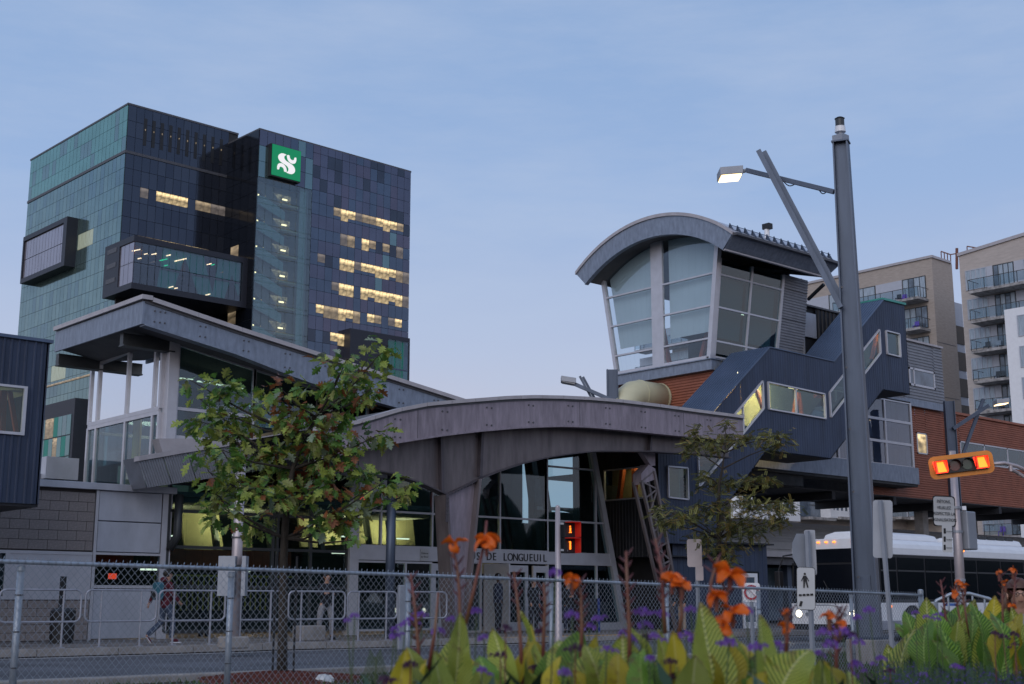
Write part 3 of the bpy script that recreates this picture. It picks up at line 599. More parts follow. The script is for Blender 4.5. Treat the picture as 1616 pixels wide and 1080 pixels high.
for vv in (33.0, 37.3):
    zz = lerp(z1a, zb_b, (vv - WV) / (VW1 - WV)) - .02
    part(MB().box(UWL + .15, vv - .1, zz - .32, 16.6, vv + .1, zz).box(UWL + .15, vv - .16, zz - .36, 16.6, vv + .16, zz - .32), 'soffit_beam', 'framedark')
# front glass of the wing
GU0 = fx(279, 600); gtop = lambda u: wb(u) + .02 - (u - GU0) * .0 - .12
zs = V(279, 690, FV).z; ztr = V(279, 645, FV).z
gw = [GU0, fx(400, 620), fx(522, 640), fx(580, 640), fx(650, 650)]
ztopf = PL([(279, 543), (400, 583), (522, 622), (640, 657), (700, 677)], FV)
cwall(st, None, gw[:2], [zs, ztr, lambda u: min(ztopf(u), 9)], FV, 'glass_t', w=.09)
cwall(st, None, gw[1:], [ztr - .05, ztopf], FV, 'glass_t', w=.07)
part(MB().box(fx(262, 600), FV - .14, V(270, 697, FV).z, fx(278, 600), FV + .14, V(268, 535, FV).z + .15), 'corner_column', 'frame', bevel=.01)
zl0 = V(270, 697, FV).z
part(MB().prism([(fx(243, 700), FV - .25, zl0 + .02), (fx(420, 700), FV - .25, zl0 + .3), (fx(420, 700), FV - .25, zl0 - .35), (fx(250, 716), FV - .25, zl0 - .35)], (0, .4, 0)), 'wing_sill', 'flash')
part(MB().box(fx(520, 660), FV - .3, 4.9, fx(640, 660) , FV - .05, 6.0), 'roof_upstand', 'panel')
# left glass of the wing, plane x=16.4
LU = 16.4
def ly(px, py): return U(px, py, LU).y
yc = [ly(253, 640), ly(243, 640), ly(200, 650), ly(154, 660), ly(142, 650)]
yc = sorted(yc); zlb, zlt = zc, lambda s: U(200, 560, LU).z
cwall(st, None, yc, [zlb - .1, U(200, 657, LU).z - .115], LU, 'glass', w=.11, axis='u')
cwall(st, None, yc, [U(200, 657, LU).z, lambda s: lerp(U(243, 548, LU).z, U(142, 590, LU).z, (s - yc[0]) / (yc[-1] - yc[0])) + .2], LU, 'glass_mirror', w=.11, axis='u')
# low roof, back glass and the yellow column inside the wing
part(MB().box(UWL - .4, FV + .4, zc - .25, 27, 42, zc - .1), 'low_roof', 'int_ceiling')
part(MB().box(12.0, 38.2, zc - .1, 15.9, 38.5, zc + .75), 'low_upstand', 'grey'); part(MB().box(6, 39.5, zc - .1, 12.6, 39.8, zc + .45), 'low_upstand', 'grey')
part(MB().box(15.2, 37.9, zc + .6, 16.2, 38.7, zc + 1.25), 'vent_box', 'panel')
cwall(st, None, [16.5, 18.9, 21.5, 24.2, 26.8], [zc, 6.2, 8.0], 38.0, 'glass', w=.09)
part(MB().tube([(17.2, 36.2, zc - .1), (17.2, 36.2, 8.2)], .13, 12), 'inner_column', 'yellow', smooth=True)
part(MB().box(18.6, 35.5, zc - .1, 18.8, 37.7, zc + 1.8), 'inner_wall', 'beige'); part(MB().box(17.4, 37.6, zc - .1, 24, 37.8, zc + 1.1), 'inner_wall', 'beige')
part(MB().box(16.5, 33.2, zc - .1, 27, 38, zc + .02), 'inner_floor', 'floor')
for i in range(4): part(MB().box(17.5 + i * .55, 34.2 - i * .02, 7.5 - .03 * i, 17.9 + i * .55, 34.28 - i * .02, 7.53 - .03 * i), 'ceiling_lamp', 'lampcool')
# --- interior of the hall: floor, back wall with open glazed end, lit tilted yellow panels, steel
part(MB().box(8, FV + .1, .05, 34.2, 44, .16), 'hall_floor', 'floor')
part(MB().box(8, 40.0, .17, 21.5, 40.15, 3.9).box(21.5, 40.0, .17, 27.0, 40.15, 7.2), 'back_wall', 'int_dark'); part(MB().box(26.5, 41.0, .17, 44, 41.1, 4.4), 'back_wall', 'int_dark'); part(MB().box(26.5, 40.9, 4.4, V(822, 760, 41).x, 41.1, 8), 'back_wall', 'int_dark'); part(MB().box(V(836, 760, 41).x, 40.9, 4.4, V(858, 760, 41).x, 41.1, 8), 'back_wall', 'int_dark'); part(MB().box(V(930, 760, 41).x, 40.9, 4.4, 48, 41.1, 9), 'back_wall', 'int_dark')
part(MB().box(8.4, 33.4, .17, 8.5, 40, 4), 'side_wall', 'int_dark'); part(MB().box(8.4, 33.4, 4.0, UA, 40, 4.1), 'hall_ceiling', 'int_dark')
for i, (u, w, z0, z1, lean) in enumerate(((17.2, 1.5, 2.6, 4.1, .3), (19.2, 1.3, 2.6, 4.1, .3), (21.0, .5, 2.6, 4.6, .1), (23.3, 1.6, 2.9, 5.8, .45), (25.3, 1.5, 2.9, 5.8, .45), (27.2, .8, 2.9, 5.6, .4))):
    part(MB().prism([(u, 36.6, z0), (u + w, 36.6, z0), (u + w - lean, 36.6, z1), (u - lean, 36.6, z1)], (0, .1, 0)), 'yellow_wall_panel', 'beige')
for i in range(5): part(MB().beam((17.9 + i * 1.9, 35.8, 2.7), (17.4 + i * 1.9, 35.8, 5.2), .16, .16), 'inner_brace', 'framedark')
for a, b in (((28.6, 35), (29.9, 7.2)), ((29.6, 35), (30.3, 7.2)), ((32.6, 35), (32.0, 7.2)), ((33.4, 35), (32.6, 7.2)), ((31.8, 36), (28.7, 6.8))):
    part(MB().beam((a[0], a[1] + .3, 3.0 if a[0] < 33.5 else .2), (b[0], a[1] + .3, b[1] - .2), .20, .20), 'inner_brace', 'framedark')
part(MB().beam((29.2, 35.3, 4.9), (31.7, 35.3, 6.4), .14, .14), 'inner_brace', 'framedark')
part(MB().box(24, 34.2, 2.75, 34, 40.8, 2.95), 'mezzanine', 'int_dark')
part(MB().box(17.0, 34.3, 2.15, 21.5, 34.5, 2.62), 'orange_counter_fascia', 'orange_steel'); part(MB().box(14.9, 34.3, 2.15, 16.4, 34.5, 2.62), 'orange_counter_fascia', 'orange_steel')
for a in (24.1, 25.5): textmesh('24' if a < 25 else '7', .62, 'reddisplay', 'red_numeral', st, (a, 34.6, 4.35), (R(90), 0, R(-12)), .02)
part(MB().box(15.6, 34.0, 1.75, 15.8, 34.1, 1.9), 'red_display', 'reddisplay')
for x, y, z in ((17.5, 35, 3.0), (20, 35.2, 3.1), (24.0, 35.4, 3.2), (26.3, 35.4, 3.2)):
    l = part(MB().box(x, y, z, x + .5, y + .07, z + .04), 'uplighter', 'lampcool')
    ld = bpy.data.lights.new('hall_lamp', 'AREA'); ld.energy = 60; ld.size = 1.0; ld.color = (1, .72, .30); lo = bpy.data.objects.new('hall_lamp', ld); C.objects.link(lo); lo.location = (x + .3, y + .1, z + .1); lo.rotation_euler = (R(150), 0, 0)
for x, y, z in ((23.5, 35, 2.7), (26, 36, 2.7), (28.5, 36, 2.7), (31, 36, 2.7), (17.5, 36, 2.1), (20.5, 36, 2.1)):
    part(MB().box(x, y, z - .05, x + .6, y + .12, z), 'ceiling_lamp', 'lampcool')
    ld = bpy.data.lights.new('hall_lamp', 'AREA'); ld.energy = 14; ld.size = .8; ld.color = (1, .82, .6); lo = bpy.data.objects.new('hall_lamp', ld); C.objects.link(lo); lo.location = (x + .3, y, z - .08)
ld = bpy.data.lights.new('hall_lamp', 'AREA'); ld.energy = 40; ld.size = 1; ld.color = (1, .8, .5); lo = bpy.data.objects.new('hall_lamp', ld); C.objects.link(lo); lo.location = (19.5, 35.5, 7.0)
# railing of thin yellow bars seen in the left bays
yb = MB()
for i in range(26): yb.box(16.9 + i * .17, 34.0, .9, 16.93 + i * .17, 34.03, 1.85)
yb.box(16.8, 33.98, 1.85, 21.4, 34.05, 1.9); part(yb, 'inner_railing', 'yellow')

# ================================================================ LATTICE COLUMN under the right end of the arch
lc = thing('lattice_column', 'slender steel lattice strut leaning under the end of the arched canopy', 'column', (34, 29, 0.17))
LV = 29.0; a0, a1 = V(1012, 760, LV), V(1046, 905, LV); b0, b1 = V(1032, 744, LV), V(1062, 905, LV)
a1 = ext(a0, a1, .17); b1 = ext(b0, b1, .17)
for a, b in ((a0, a1), (b0, b1)):
    for dy in (0, .35): MB().beam(a + Vector((0, dy, 0)), b + Vector((0, dy, 0)), .09, .09).build('chord', 'arch_web', lc)
for i in range(9):
    t0, t1 = i / 9, (i + 1) / 9; p, q = lerp(a0, a1, t0), lerp(b0, b1, t0); r_, s2 = lerp(a0, a1, t1), lerp(b0, b1, t1)
    MB().beam(p, q, .04, .05).build('lattice_bar', 'arch_web', lc); MB().beam(q if i % 2 else p, r_ if i % 2 else s2, .04, .05).build('lattice_bar', 'arch_web', lc)
kn = V(1022, 735, LV); MB().prism([V(1012, 765, LV), V(1036, 756, LV), V(1034, 740, LV), V(1024, 733, LV), V(1012, 748, LV)], (0, .38, 0)).build('knee_plate', 'mauve', lc)
MB().prism([V(1013, 714, LV), V(1034, 714, LV), V(1034, 735, LV), V(1028, 736, LV)], (0, .2, 0)).build('hinge_plate', 'mauve', lc)
# ================================================================ ENCLOSED STAIR (navy box)
SV = 31.0
stair = thing('enclosed_stairway', 'navy clad enclosed stairway zigzagging up between the station and the lookout', 'stairway', (38, 31, 0))
def X(px, py, v=SV): return V(px, py, v).x
topf = PL([(1040, 700), (1079, 699), (1128, 649), (1214, 549), (1315.5, 571.5), (1393.5, 474), (1430, 482.5)], SV)
zt1, zb1 = topf, PL([(1040, 858), (1101, 862), (1130, 861.9), (1131, 820), (1209, 712), (1311, 725), (1393.6, 616), (1434, 623)], SV)
uP = {k: X(*k) for k in [(1040, 760), (1128, 649), (1214, 549), (1315.5, 571.5), (1393.5, 474), (1430, 482.5), (1209, 712), (1311, 725), (1393.6, 616)]}
uL0 = X(1040, 780); uW1 = X(1101, 745); uW2 = X(1203, 622); uF1 = X(1211.5, 625); uF2 = X(1300.8, 640); uR1 = X(1309, 640); uR2 = X(1387.5, 540); uT1 = X(1398, 541); uT2 = X(1419, 546); uE = X(1431.5, 550)
w1t, w1b = PL([(1101, 723), (1162, 650), (1203, 601)], SV), PL([(1101, 770), (1203, 646)], SV)
w2t, w2b = PL([(1211, 603.6), (1300.8, 622.5)], SV), PL([(1213, 646), (1300.8, 661)], SV)
w3t, w3b = PL([(1308.6, 619), (1387, 520)], SV), PL([(1309, 660), (1388, 558)], SV)
w4t, w4b = PL([(1397, 522.5), (1418.8, 528)], SV), PL([(1400, 559), (1419, 563.7)], SV)
w0t, w0b = PL([(1053, 736.5), (1084, 739)], SV), PL([(1053, 785), (1084, 788.5)], SV); u01, u02 = X(1053, 760), X(1084, 760)
lowz = V(1059, 857.5, SV).z
def lowb(u): return lowz if u < X(1131, 830) - .05 else zb1(u)
def sheets(name, m, u0, u1, lo, hi, v=SV, seam=1.2, pitch=.155, dep=.009):
    """cladding in separate sheets about seam wide, joints open"""
    n = max(1, round((u1 - u0) / seam))
    for k in range(n):
        a, b = lerp(u0, u1, k / n) + (.0012 if k else 0), lerp(u0, u1, (k + 1) / n) - (.0012 if k < n - 1 else 0)
        mb = MB(); ribs_v(mb, a, b, lo, hi, v, pitch, dep, .8); mb.build(name, m, stair)
EPS = 1e-4
for (a, b, lo, hi) in ((uL0, u01, lowb, zt1), (u01, u02, lowb, w0b), (u01, u02, w0t, zt1), (u02, uW1, lowb, zt1), (uW1, X(1130, 800), lowb, w1b), (X(1130, 800) , uW2, lambda u: max(lowz if u < X(1131, 820) else zb1(u), zb1(u)), w1b), (uW1, uW2, w1t, zt1),
                       (uW2, uF1, zb1, zt1), (uF1, uF2, zb1, w2b), (uF1, uF2, w2t, zt1), (uF2, uR1, zb1, zt1), (uR1, uR2, zb1, w3b), (uR1, uR2, w3t, zt1), (uR2, uT1, zb1, zt1), (uT1, uT2, zb1, w4b), (uT1, uT2, w4t, zt1), (uT2, uE, zb1, zt1)):
    if b > a + .01: sheets('cladding_sheet', 'navy', a, b, lo, hi)
# roof plates, underside and ends: depth 1.9 m above, 3 m at the foot
rf = [(uL0, topf(uL0)), (uP[(1128, 649)] - .9, topf(uP[(1128, 649)] - .9)), (uP[(1214, 549)], topf(uP[(1214, 549)])), (uP[(1315.5, 571.5)], topf(uP[(1315.5, 571.5)])), (uP[(1393.5, 474)], topf(uP[(1393.5, 474)])), (uE, topf(uE))]
SB = SV + 1.95
for (a, za), (b, zb) in zip(rf, rf[1:]):
    d = Vector((b - a, 0, zb - za)); n = Vector((-d.z, 0, d.x)).normalized() * .04
    MB().prism([(a, SV - .05, za), (b, SV - .05, zb), (b, SB, zb), (a, SB, za)], n).build('roof_plate', 'navyroof', stair)
    # standing ribs along the slope
    r = MB()
    for k in range(14):
        y = SV + .06 + k * .138; r.prism([(a, y, za), (b, y, zb), (b, y + .025, zb), (a, y + .025, za)], n * 1.5)
    r.build('roof_rib', 'navyroof', stair, kind='stuff')
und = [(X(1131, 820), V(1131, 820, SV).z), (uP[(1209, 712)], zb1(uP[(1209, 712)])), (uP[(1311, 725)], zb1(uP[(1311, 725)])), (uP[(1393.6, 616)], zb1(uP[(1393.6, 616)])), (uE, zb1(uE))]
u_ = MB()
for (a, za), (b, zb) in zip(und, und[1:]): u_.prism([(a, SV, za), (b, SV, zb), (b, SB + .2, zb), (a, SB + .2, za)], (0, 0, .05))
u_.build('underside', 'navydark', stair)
MB().prism([(uE, SV, zb1(uE)), (uE, SB, zb1(uE)), (uE, SB, topf(uE)), (uE, SV, topf(uE))], (-.05, 0, 0)).build('end_wall', 'navy', stair)
MB().box(uL0 + .3, 33.9, .2, 36.9, 34.0, 5.4).build('back_wall', 'int_dark', stair)
bk = MB()
for (a, za), (b, zb) in zip(rf[1:], rf[2:]): bk.prism([(a, SB - .05, za - 2.6), (b, SB - .05, zb - 2.6), (b, SB - .05, zb - .02), (a, SB - .05, za - .02)], (0, .05, 0))
bk.build('inner_back_wall', 'grey', stair)
MB().strip([Vector((uP[(1393.5, 474)], SV - .07, topf(uP[(1393.5, 474)]) + .1)), Vector((uE + .03, SV - .07, topf(uE) + .1))], [Vector((uP[(1393.5, 474)], SV - .07, topf(uP[(1393.5, 474)]))), Vector((uE + .03, SV - .07, topf(uE)))], (0, .1, 0)).build('copper_green_edge', mat('green_flashing', (.06, .30, .26), .5), stair)
MB().prism([(uP[(1393.5, 474)] - .02, SV, topf(uP[(1393.5, 474)]) + .04), (uP[(1393.5, 474)] - .02, SB, topf(uP[(1393.5, 474)]) + .04), (uP[(1393.5, 474)] - .02, SB, topf(uP[(1393.5, 474)]) + .12), (uP[(1393.5, 474)] - .02, SV, topf(uP[(1393.5, 474)]) + .12)], (.06, 0, 0)).build('copper_green_edge', bpy.data.materials['green_flashing'], stair)
def slopewin(a, b, lo, hi, mull=(), gmat='glass_t', inner=True):
    n = 1; w = .05
    pts = [Vector((a, SV - .03, lo(a))), Vector((b, SV - .03, lo(b))), Vector((b, SV - .03, hi(b))), Vector((a, SV - .03, hi(a)))]
    f = MB()
    for p, q in zip(pts, pts[1:] + pts[:1]): f.beam(p, q, .055, .10, (0, -1, 0))
    for m_ in mull: f.box(m_ - .03, SV - .06, lo(m_), m_ + .03, SV + .02, hi(m_))
    o = f.build('window', 'frame', stair)
    ed = [a] + list(mull) + [b]
    for c, d in zip(ed, ed[1:]):
        MB().prism([(c + .03, SV + .02, lo(c + .03) + .03), (d - .03, SV + .02, lo(d - .03) + .03), (d - .03, SV + .02, hi(d - .03) - .03), (c + .03, SV + .02, hi(c + .03) - .03)], (0, .012, 0)).build('pane', gmat, o)
slopewin(u01, u02, w0b, w0t); slopewin(uW1, uW2, w1b, w1t, (lerp(uW1, uW2, .33), lerp(uW1, uW2, .68))); slopewin(uF1, uF2, w2b, w2t, (X(1255.7, 640),)); slopewin(uR1, uR2, w3b, w3t, (lerp(uR1, uR2, .62),)); slopewin(uT1, uT2, w4b, w4t)
# orange bracing and lamps inside
for a, b in (((uF1 + .35, w2t(uF1) + .1), (uF1 + 1.0, w2b(uF1) - .1)), ((uF2 - 1.0, w2b(uF2) - .1), (uF2 - .55, w2t(uF2) + .1)), ((uF2 - .25, w2b(uF2) - .1), (uF2 - .5, w2t(uF2) + .1)), ((uW2 - 1.5, w1t(uW2) - .6), (uW2 - .7, w1b(uW2) - .3)), ((uR1 + .3, w3t(uR1)), (uR1 + 1.4, w3b(uR1 + 1.3))), ((uR2 - 1.4, w3t(uR2 - 1.4)), (uR2 - .8, w3b(uR2 - .9))),
             ((uT1 + .2, w4b(uT1) - .1), (uT1 + .75, w4t(uT1) + .1)), ((uT1 + .9, w4b(uT1) - .1), (uT1 + .8, w4t(uT1) + .1)), ((uW1 + .1, w1t(uW1)), (uW1 + 1.3, w1b(uW1 + 1.2))), ((u01 + .2, w0t(u01)), (u01 + .9, w0b(u01)))):
    MB().beam((a[0], SV + .9, a[1]), (b[0], SV + .9, b[1]), .13, .13).build('orange_brace', 'orange_steel', stair)
MB().box(uF1 - .4, SB - .2, w2b(uF1) - .4, uF1 + 2.5, SB - .1, w2t(uF1) + .8).build('lit_inner_wall', 'warmwall', stair)
for (a, z, e) in ((uF1 + 1.3, w2t(uF1) + .25, 150), (uF2 - .8, w2t(uF2) + .25, 10), (uW2 - .6, w1t(uW2) + .1, 42), (uR1 + 1.2, w3t(uR1 + 1.2) + .1, 5), (uT1 + .6, w4t(uT1) + .35, 20), (uR2 - .5, w3t(uR2) + .1, 14)):
    MB().box(a - .3, SV + .8, z, a + .3, SV + .95, z + .05).build('ceiling_lamp', 'lamp', stair)
    ld = bpy.data.lights.new('hidden_stair_light', 'AREA'); ld.energy = e * 1.1; ld.size = .6; ld.color = (1, .70, .32); lo_ = bpy.data.objects.new('hidden_stair_light', ld); C.objects.link(lo_); lo_.location = (a, SV + .3, z - .02); lo_.rotation_euler = (R(55), 0, 0)  # hidden area light tilted at the inner wall, added to brighten it
# foot of the stair: dark face towards the station (plane x = uL0) with a lit window
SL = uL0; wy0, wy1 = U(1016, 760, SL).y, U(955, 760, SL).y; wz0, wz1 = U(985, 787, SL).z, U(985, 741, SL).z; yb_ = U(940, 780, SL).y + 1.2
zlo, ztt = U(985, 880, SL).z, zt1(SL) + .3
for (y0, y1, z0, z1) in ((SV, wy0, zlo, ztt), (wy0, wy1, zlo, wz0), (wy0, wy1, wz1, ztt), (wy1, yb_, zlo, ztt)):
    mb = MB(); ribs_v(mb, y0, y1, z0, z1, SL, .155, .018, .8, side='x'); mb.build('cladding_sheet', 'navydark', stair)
fr = MB().box(SL - .04, wy0, wz0 - .05, SL + .04, wy1, wz0).box(SL - .04, wy0, wz1, SL + .04, wy1, wz1 + .05).box(SL - .04, wy0 - .05, wz0 - .05, SL + .04, wy0, wz1 + .05).box(SL - .04, wy1, wz0 - .05, SL + .04, wy1 + .05, wz1 + .05)
wn = fr.build('window', 'frame', stair); MB().box(SL + .02, wy0, wz0, SL + .03, wy1, wz1).build('pane', 'glass', wn)
for a, b in ((wy0 + .15, wy0 + .5), (wy0 + 1.0, wy0 + 1.0), (wy1 - .35, wy1 - .1)):
    MB().beam((SL + .6, a, wz1 + .1), (SL + .6, b, wz0 - .1), .16, .16).build('orange_brace', 'orange_steel', stair)
MB().box(SL + 1.2, SV + .1, wz0 - .2, SL + 1.25, yb_ - .9, wz1 + .3).build('lit_inner_wall', 'beige', stair)
ld = bpy.data.lights.new('hidden_stair_light', 'AREA'); ld.energy = 14; ld.size = .8; ld.color = (1, .6, .25); lo_ = bpy.data.objects.new('hidden_stair_light', ld); C.objects.link(lo_); lo_.location = (SL + .8, (wy0 + wy1) / 2, wz1 + .2)
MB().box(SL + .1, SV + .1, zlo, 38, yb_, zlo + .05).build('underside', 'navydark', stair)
# lower lobby: navy wall with a white glazed door and an angled lit opening
lb = MB(); SU = SV + .35
z_l = V(1130, 858, SU).z
ribs_v(lb, X(1062, 900, SU), X(1112, 900, SU), .17, z_l, SU, .3, .015, .8); lb.build('lobby_wall', 'navy', stair)
lb = MB(); ribs_v(lb, X(1148, 900, SU), X(1170, 920, SU), .17, z_l, SU, .3, .015, .8); ribs_v(lb, X(1170, 920, SU), X(1198, 920, SU), V(1180, 902, SU).z, z_l, SU, .3, .015, .8); ribs_v(lb, X(1198, 920, SU), X(1211, 900, SU), .17, z_l, SU, .3, .015, .8); lb.build('lobby_wall', 'navy', stair)
o1, o2, o3 = V(1112, 872, SU), V(1148, 872, SU), V(1138, 908, SU)
lb = MB().prism([(o1.x, SU, .17), (o2.x, SU, .17), (o2.x, SU, o3.z), (o3.x, SU, o3.z), (o1.x, SU, o1.z)], (0, .04, 0)).prism([(o1.x, SU, o1.z), (o2.x, SU, o1.z), (o2.x, SU, z_l), (o1.x, SU, z_l)], (0, .04, 0)); lb.build('lobby_wall', 'navy', stair)
MB().prism([(o1.x, SU + .03, o1.z), (o3.x, SU + .03, o3.z), (o2.x, SU + .03, o3.z), (o2.x, SU + .03, o1.z)], (0, .01, 0)).build('pane', 'glass', stair)
MB().box(o1.x, SU + .6, o3.z - .2, o2.x + .3, SU + .65, o1.z + .1).build('lit_inner_wall', 'lit', stair)  # wall glows by its own material, standing for the lit lobby
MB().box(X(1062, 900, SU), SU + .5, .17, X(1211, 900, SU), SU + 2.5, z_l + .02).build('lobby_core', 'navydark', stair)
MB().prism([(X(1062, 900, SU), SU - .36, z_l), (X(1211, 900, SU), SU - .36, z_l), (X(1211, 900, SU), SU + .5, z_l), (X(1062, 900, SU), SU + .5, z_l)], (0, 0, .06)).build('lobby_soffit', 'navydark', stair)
dx0, dx1, dz = X(1172, 950, SU), X(1196, 950, SU), V(1180, 905, SU).z
d = MB().box(dx0, SU - .03, .17, dx0 + .12, SU + .05, dz).box(dx1 - .16, SU - .03, .17, dx1, SU + .05, dz).box(dx0 + .12, SU - .03, dz - .15, dx1 - .16, SU + .05, dz).box(dx0 + .12, SU - .03, .17, dx1 - .16, SU + .05, .4).box(dx0 + .12, SU - .03, .95, dx1 - .16, SU + .05, 1.2).build('door', 'white', stair)
for z0, z1 in ((.4, .95), (1.2, dz - .15)): MB().box(dx0 + .12, SU, z0, dx1 - .16, SU + .01, z1).build('door_pane', 'resglass', d)

# ================================================================ LOOKOUT TOWER with arched roof
lk = thing('lookout_building', 'glazed lookout block with galvanised barrel roof above red brown cladding', 'building', (40.4, 34, 0))
GU = 40.4
def gp(px, py): return U(px, py, GU)
arch_o = [(909, 432.6), (926, 409), (949, 384), (979, 363), (1008.5, 349), (1038, 342), (1067.8, 339.5), (1097, 342), (1127, 352), (1143, 360), (1156.7, 369)]
arch_i = [(924, 449), (934, 436), (949, 421), (979, 397), (1008.5, 381), (1038, 372), (1068, 369), (1097, 373), (1121, 382), (1132, 388), (1142, 394.5)]
AU = 39.4
ao = [U(x, y, AU) for x, y in arch_o]; ai = [U(x, y, AU) for x, y in arch_i]
AE = V(1324.7, 413, ao[-1].y).x
def resample(pts, n):
    L = [0]
    for a, b in zip(pts, pts[1:]): L.append(L[-1] + (b - a).length)
    r = []
    for i in range(n + 1):
        t = L[-1] * i / n; k = max(j for j in range(len(L)) if L[j] <= t + 1e-9); k = min(k, len(pts) - 2)
        r.append(lerp(pts[k], pts[k + 1], (t - L[k]) / (L[k + 1] - L[k])))
    return r
# smooth circle through the arch: left foot, crown, right foot
def circ(a, b, c, n=28):
    ax, ay, bx, by, cx, cy = a.y, a.z, b.y, b.z, c.y, c.z
    d = 2 * (ax * (by - cy) + bx * (cy - ay) + cx * (ay - by))
    ux = ((ax * ax + ay * ay) * (by - cy) + (bx * bx + by * by) * (cy - ay) + (cx * cx + cy * cy) * (ay - by)) / d
    uy = ((ax * ax + ay * ay) * (cx - bx) + (bx * bx + by * by) * (ax - cx) + (cx * cx + cy * cy) * (bx - ax)) / d
    r = math.hypot(ax - ux, ay - uy); t0 = math.atan2(ay - uy, ax - ux); t1 = math.atan2(cy - uy, cx - ux)
    return [Vector((a.x, ux + r * math.cos(lerp(t0, t1, i / n)), uy + r * math.sin(lerp(t0, t1, i / n)))) for i in range(n + 1)]
def mid(p): return p[len(p) // 2 + 0]
ao = circ(ao[0], ao[5], ao[-1]); ai = circ(ai[0], ai[5], ai[-1])
lkp = lambda mb, n, m, **k: mb.build(n, m, lk, **k)
lkp(MB().strip(ao, ai, (.06, 0, 0)), 'gable_fascia', 'galv')
lkp(MB().strip([p + Vector((-.06, 0, .10)) for p in ao], [p + Vector((-.06, 0, -.04)) for p in ao], (.3, 0, 0)), 'roof_edge', 'flash')
lkp(MB().strip([p + Vector((-.05, 0, .02)) for p in ai], [p + Vector((-.05, 0, -.02)) for p in ai], (.22, 0, 0)), 'fascia_flange', 'galv')
sh_ = MB()
for a, b in zip(ao, ao[1:]): sh_.prism([a, (AE, a.y, a.z), (AE, b.y, b.z), b], (0, 0, .06))
lkp(sh_, 'barrel_roof', 'panel')
so = MB()
for a, b in zip(ai, ai[1:]): so.prism([a + Vector((.1, 0, .12)), (AE, a.y, a.z + .12), (AE, b.y, b.z + .12), b + Vector((.1, 0, .12))], (0, 0, .04))
lkp(so, 'soffit', 'int_ceiling')
# eave fascia on the street side, sloping inwards to its lower edge
e0, e1 = ao[-1], ai[-1]
AEb = AE - .35
lkp(MB().prism([(AU, e1.y, e1.z), (AEb, e1.y, e1.z), (AE, e0.y, e0.z - .02), (AU, e0.y, e0.z - .02)], (0, .06, 0)), 'eave_fascia', 'galv')
lkp(MB().beam((AU, e1.y - .02, e1.z), (AEb, e1.y - .02, e1.z), .12, .06), 'eave_flange', 'flash')
lkp(MB().beam((AU, e0.y - .10, e0.z - .02), (AE, e0.y - .10, e0.z - .02), .22, .10), 'gutter', 'lead')
lkp(MB().prism([(AE, e0.y, e0.z), (AEb, e1.y, e1.z), (AEb, e1.y + 4, e1.z + 1.1), (AE, e0.y + 4, e0.z + 1.2)], (-.05, 0, 0)), 'end_fascia', 'galv')
nsg = 15
for k in range(nsg):
    x = lerp(AU + .25, AE - .3, k / (nsg - 1)); lkp(MB().prism([(x - .02, e0.y + .05, e0.z + .05), (x - .02, e0.y + .40, e0.z + .22), (x - .02, e0.y + .34, e0.z + .56)], (.05, 0, 0)).prism([(x - .12, e0.y + .33, e0.z + .20), (x + .12, e0.y + .33, e0.z + .20), (x + .02, e0.y + .33, e0.z + .54), (x - .02, e0.y + .33, e0.z + .54)], (0, .02, 0)), 'snow_guard', 'steelpole')
for dz in (.30, .47): lkp(MB().tube([(AU + .2, e0.y + .3, e0.z + dz), (AE - .2, e0.y + .3, e0.z + dz)], .014, 5), 'snow_rail', 'steelpole')
# gable glass
gb = [gp(974, 588), gp(1121, 564.5)]; tlp, trp = gp(950.7, 431), gp(1133, 391)
yL = lambda z: lerp(gb[0].y, tlp.y, (z - gb[0].z) / (tlp.z - gb[0].z)); yR = lambda z: lerp(gb[1].y, trp.y, (z - gb[1].z) / (trp.z - gb[1].z))
zg0 = (gb[0].z + gb[1].z) / 2
zrow = [zg0, (gp(1000, 603 - 3).z, ) and gp(1100, 547).z - .15, gp(1085, 491).z - .0, gp(1085, 441.5).z]
zrow = [zg0 + .02, (gp(964 + 30, 558).z + gp(1085, 541).z) / 2, (gp(1000, 508).z + gp(1085, 491).z) / 2, (gp(1000, 461).z + gp(1085, 441).z) / 2]
def archz(y):
    for a, b in zip(ai, ai[1:]):
        lo_y, hi_y = min(a.y, b.y), max(a.y, b.y)
        if lo_y <= y <= hi_y: return lerp(a.z, b.z, (y - a.y) / (b.y - a.y)) + .1
    return ai[0].z
m0, m1 = gp(1040, 470).y + .38, gp(1040, 470).y - .38
ym0, ym1 = gp(1029, 470).y, gp(1047, 470).y
def gpane(ya, yb, z0, z1, nm='pane', m='glass_blind', off=0, inset=.04):
    """ya, yb functions of z; upper edge may be the arch"""
    n = 8; lo_, hi_ = [], []
    for j in range(n + 1):
        t = j / n; y = lerp(ya(z0), yb(z0), t); lo_.append(Vector((GU + off, y, z0 + inset)))
        if z1 is None: y2 = lerp(ya(tlp.z - .2), yb(tlp.z - .2), t); hi_.append(Vector((GU + off, y2, archz(y2) - inset)))
        else: y2 = lerp(ya(z1), yb(z1), t); hi_.append(Vector((GU + off, y2, z1 - inset)))
    return lkp(MB().strip(hi_, lo_, (.012, 0, 0)), nm, m)
K = lambda k: (lambda z: k)
rows = zrow + [None]
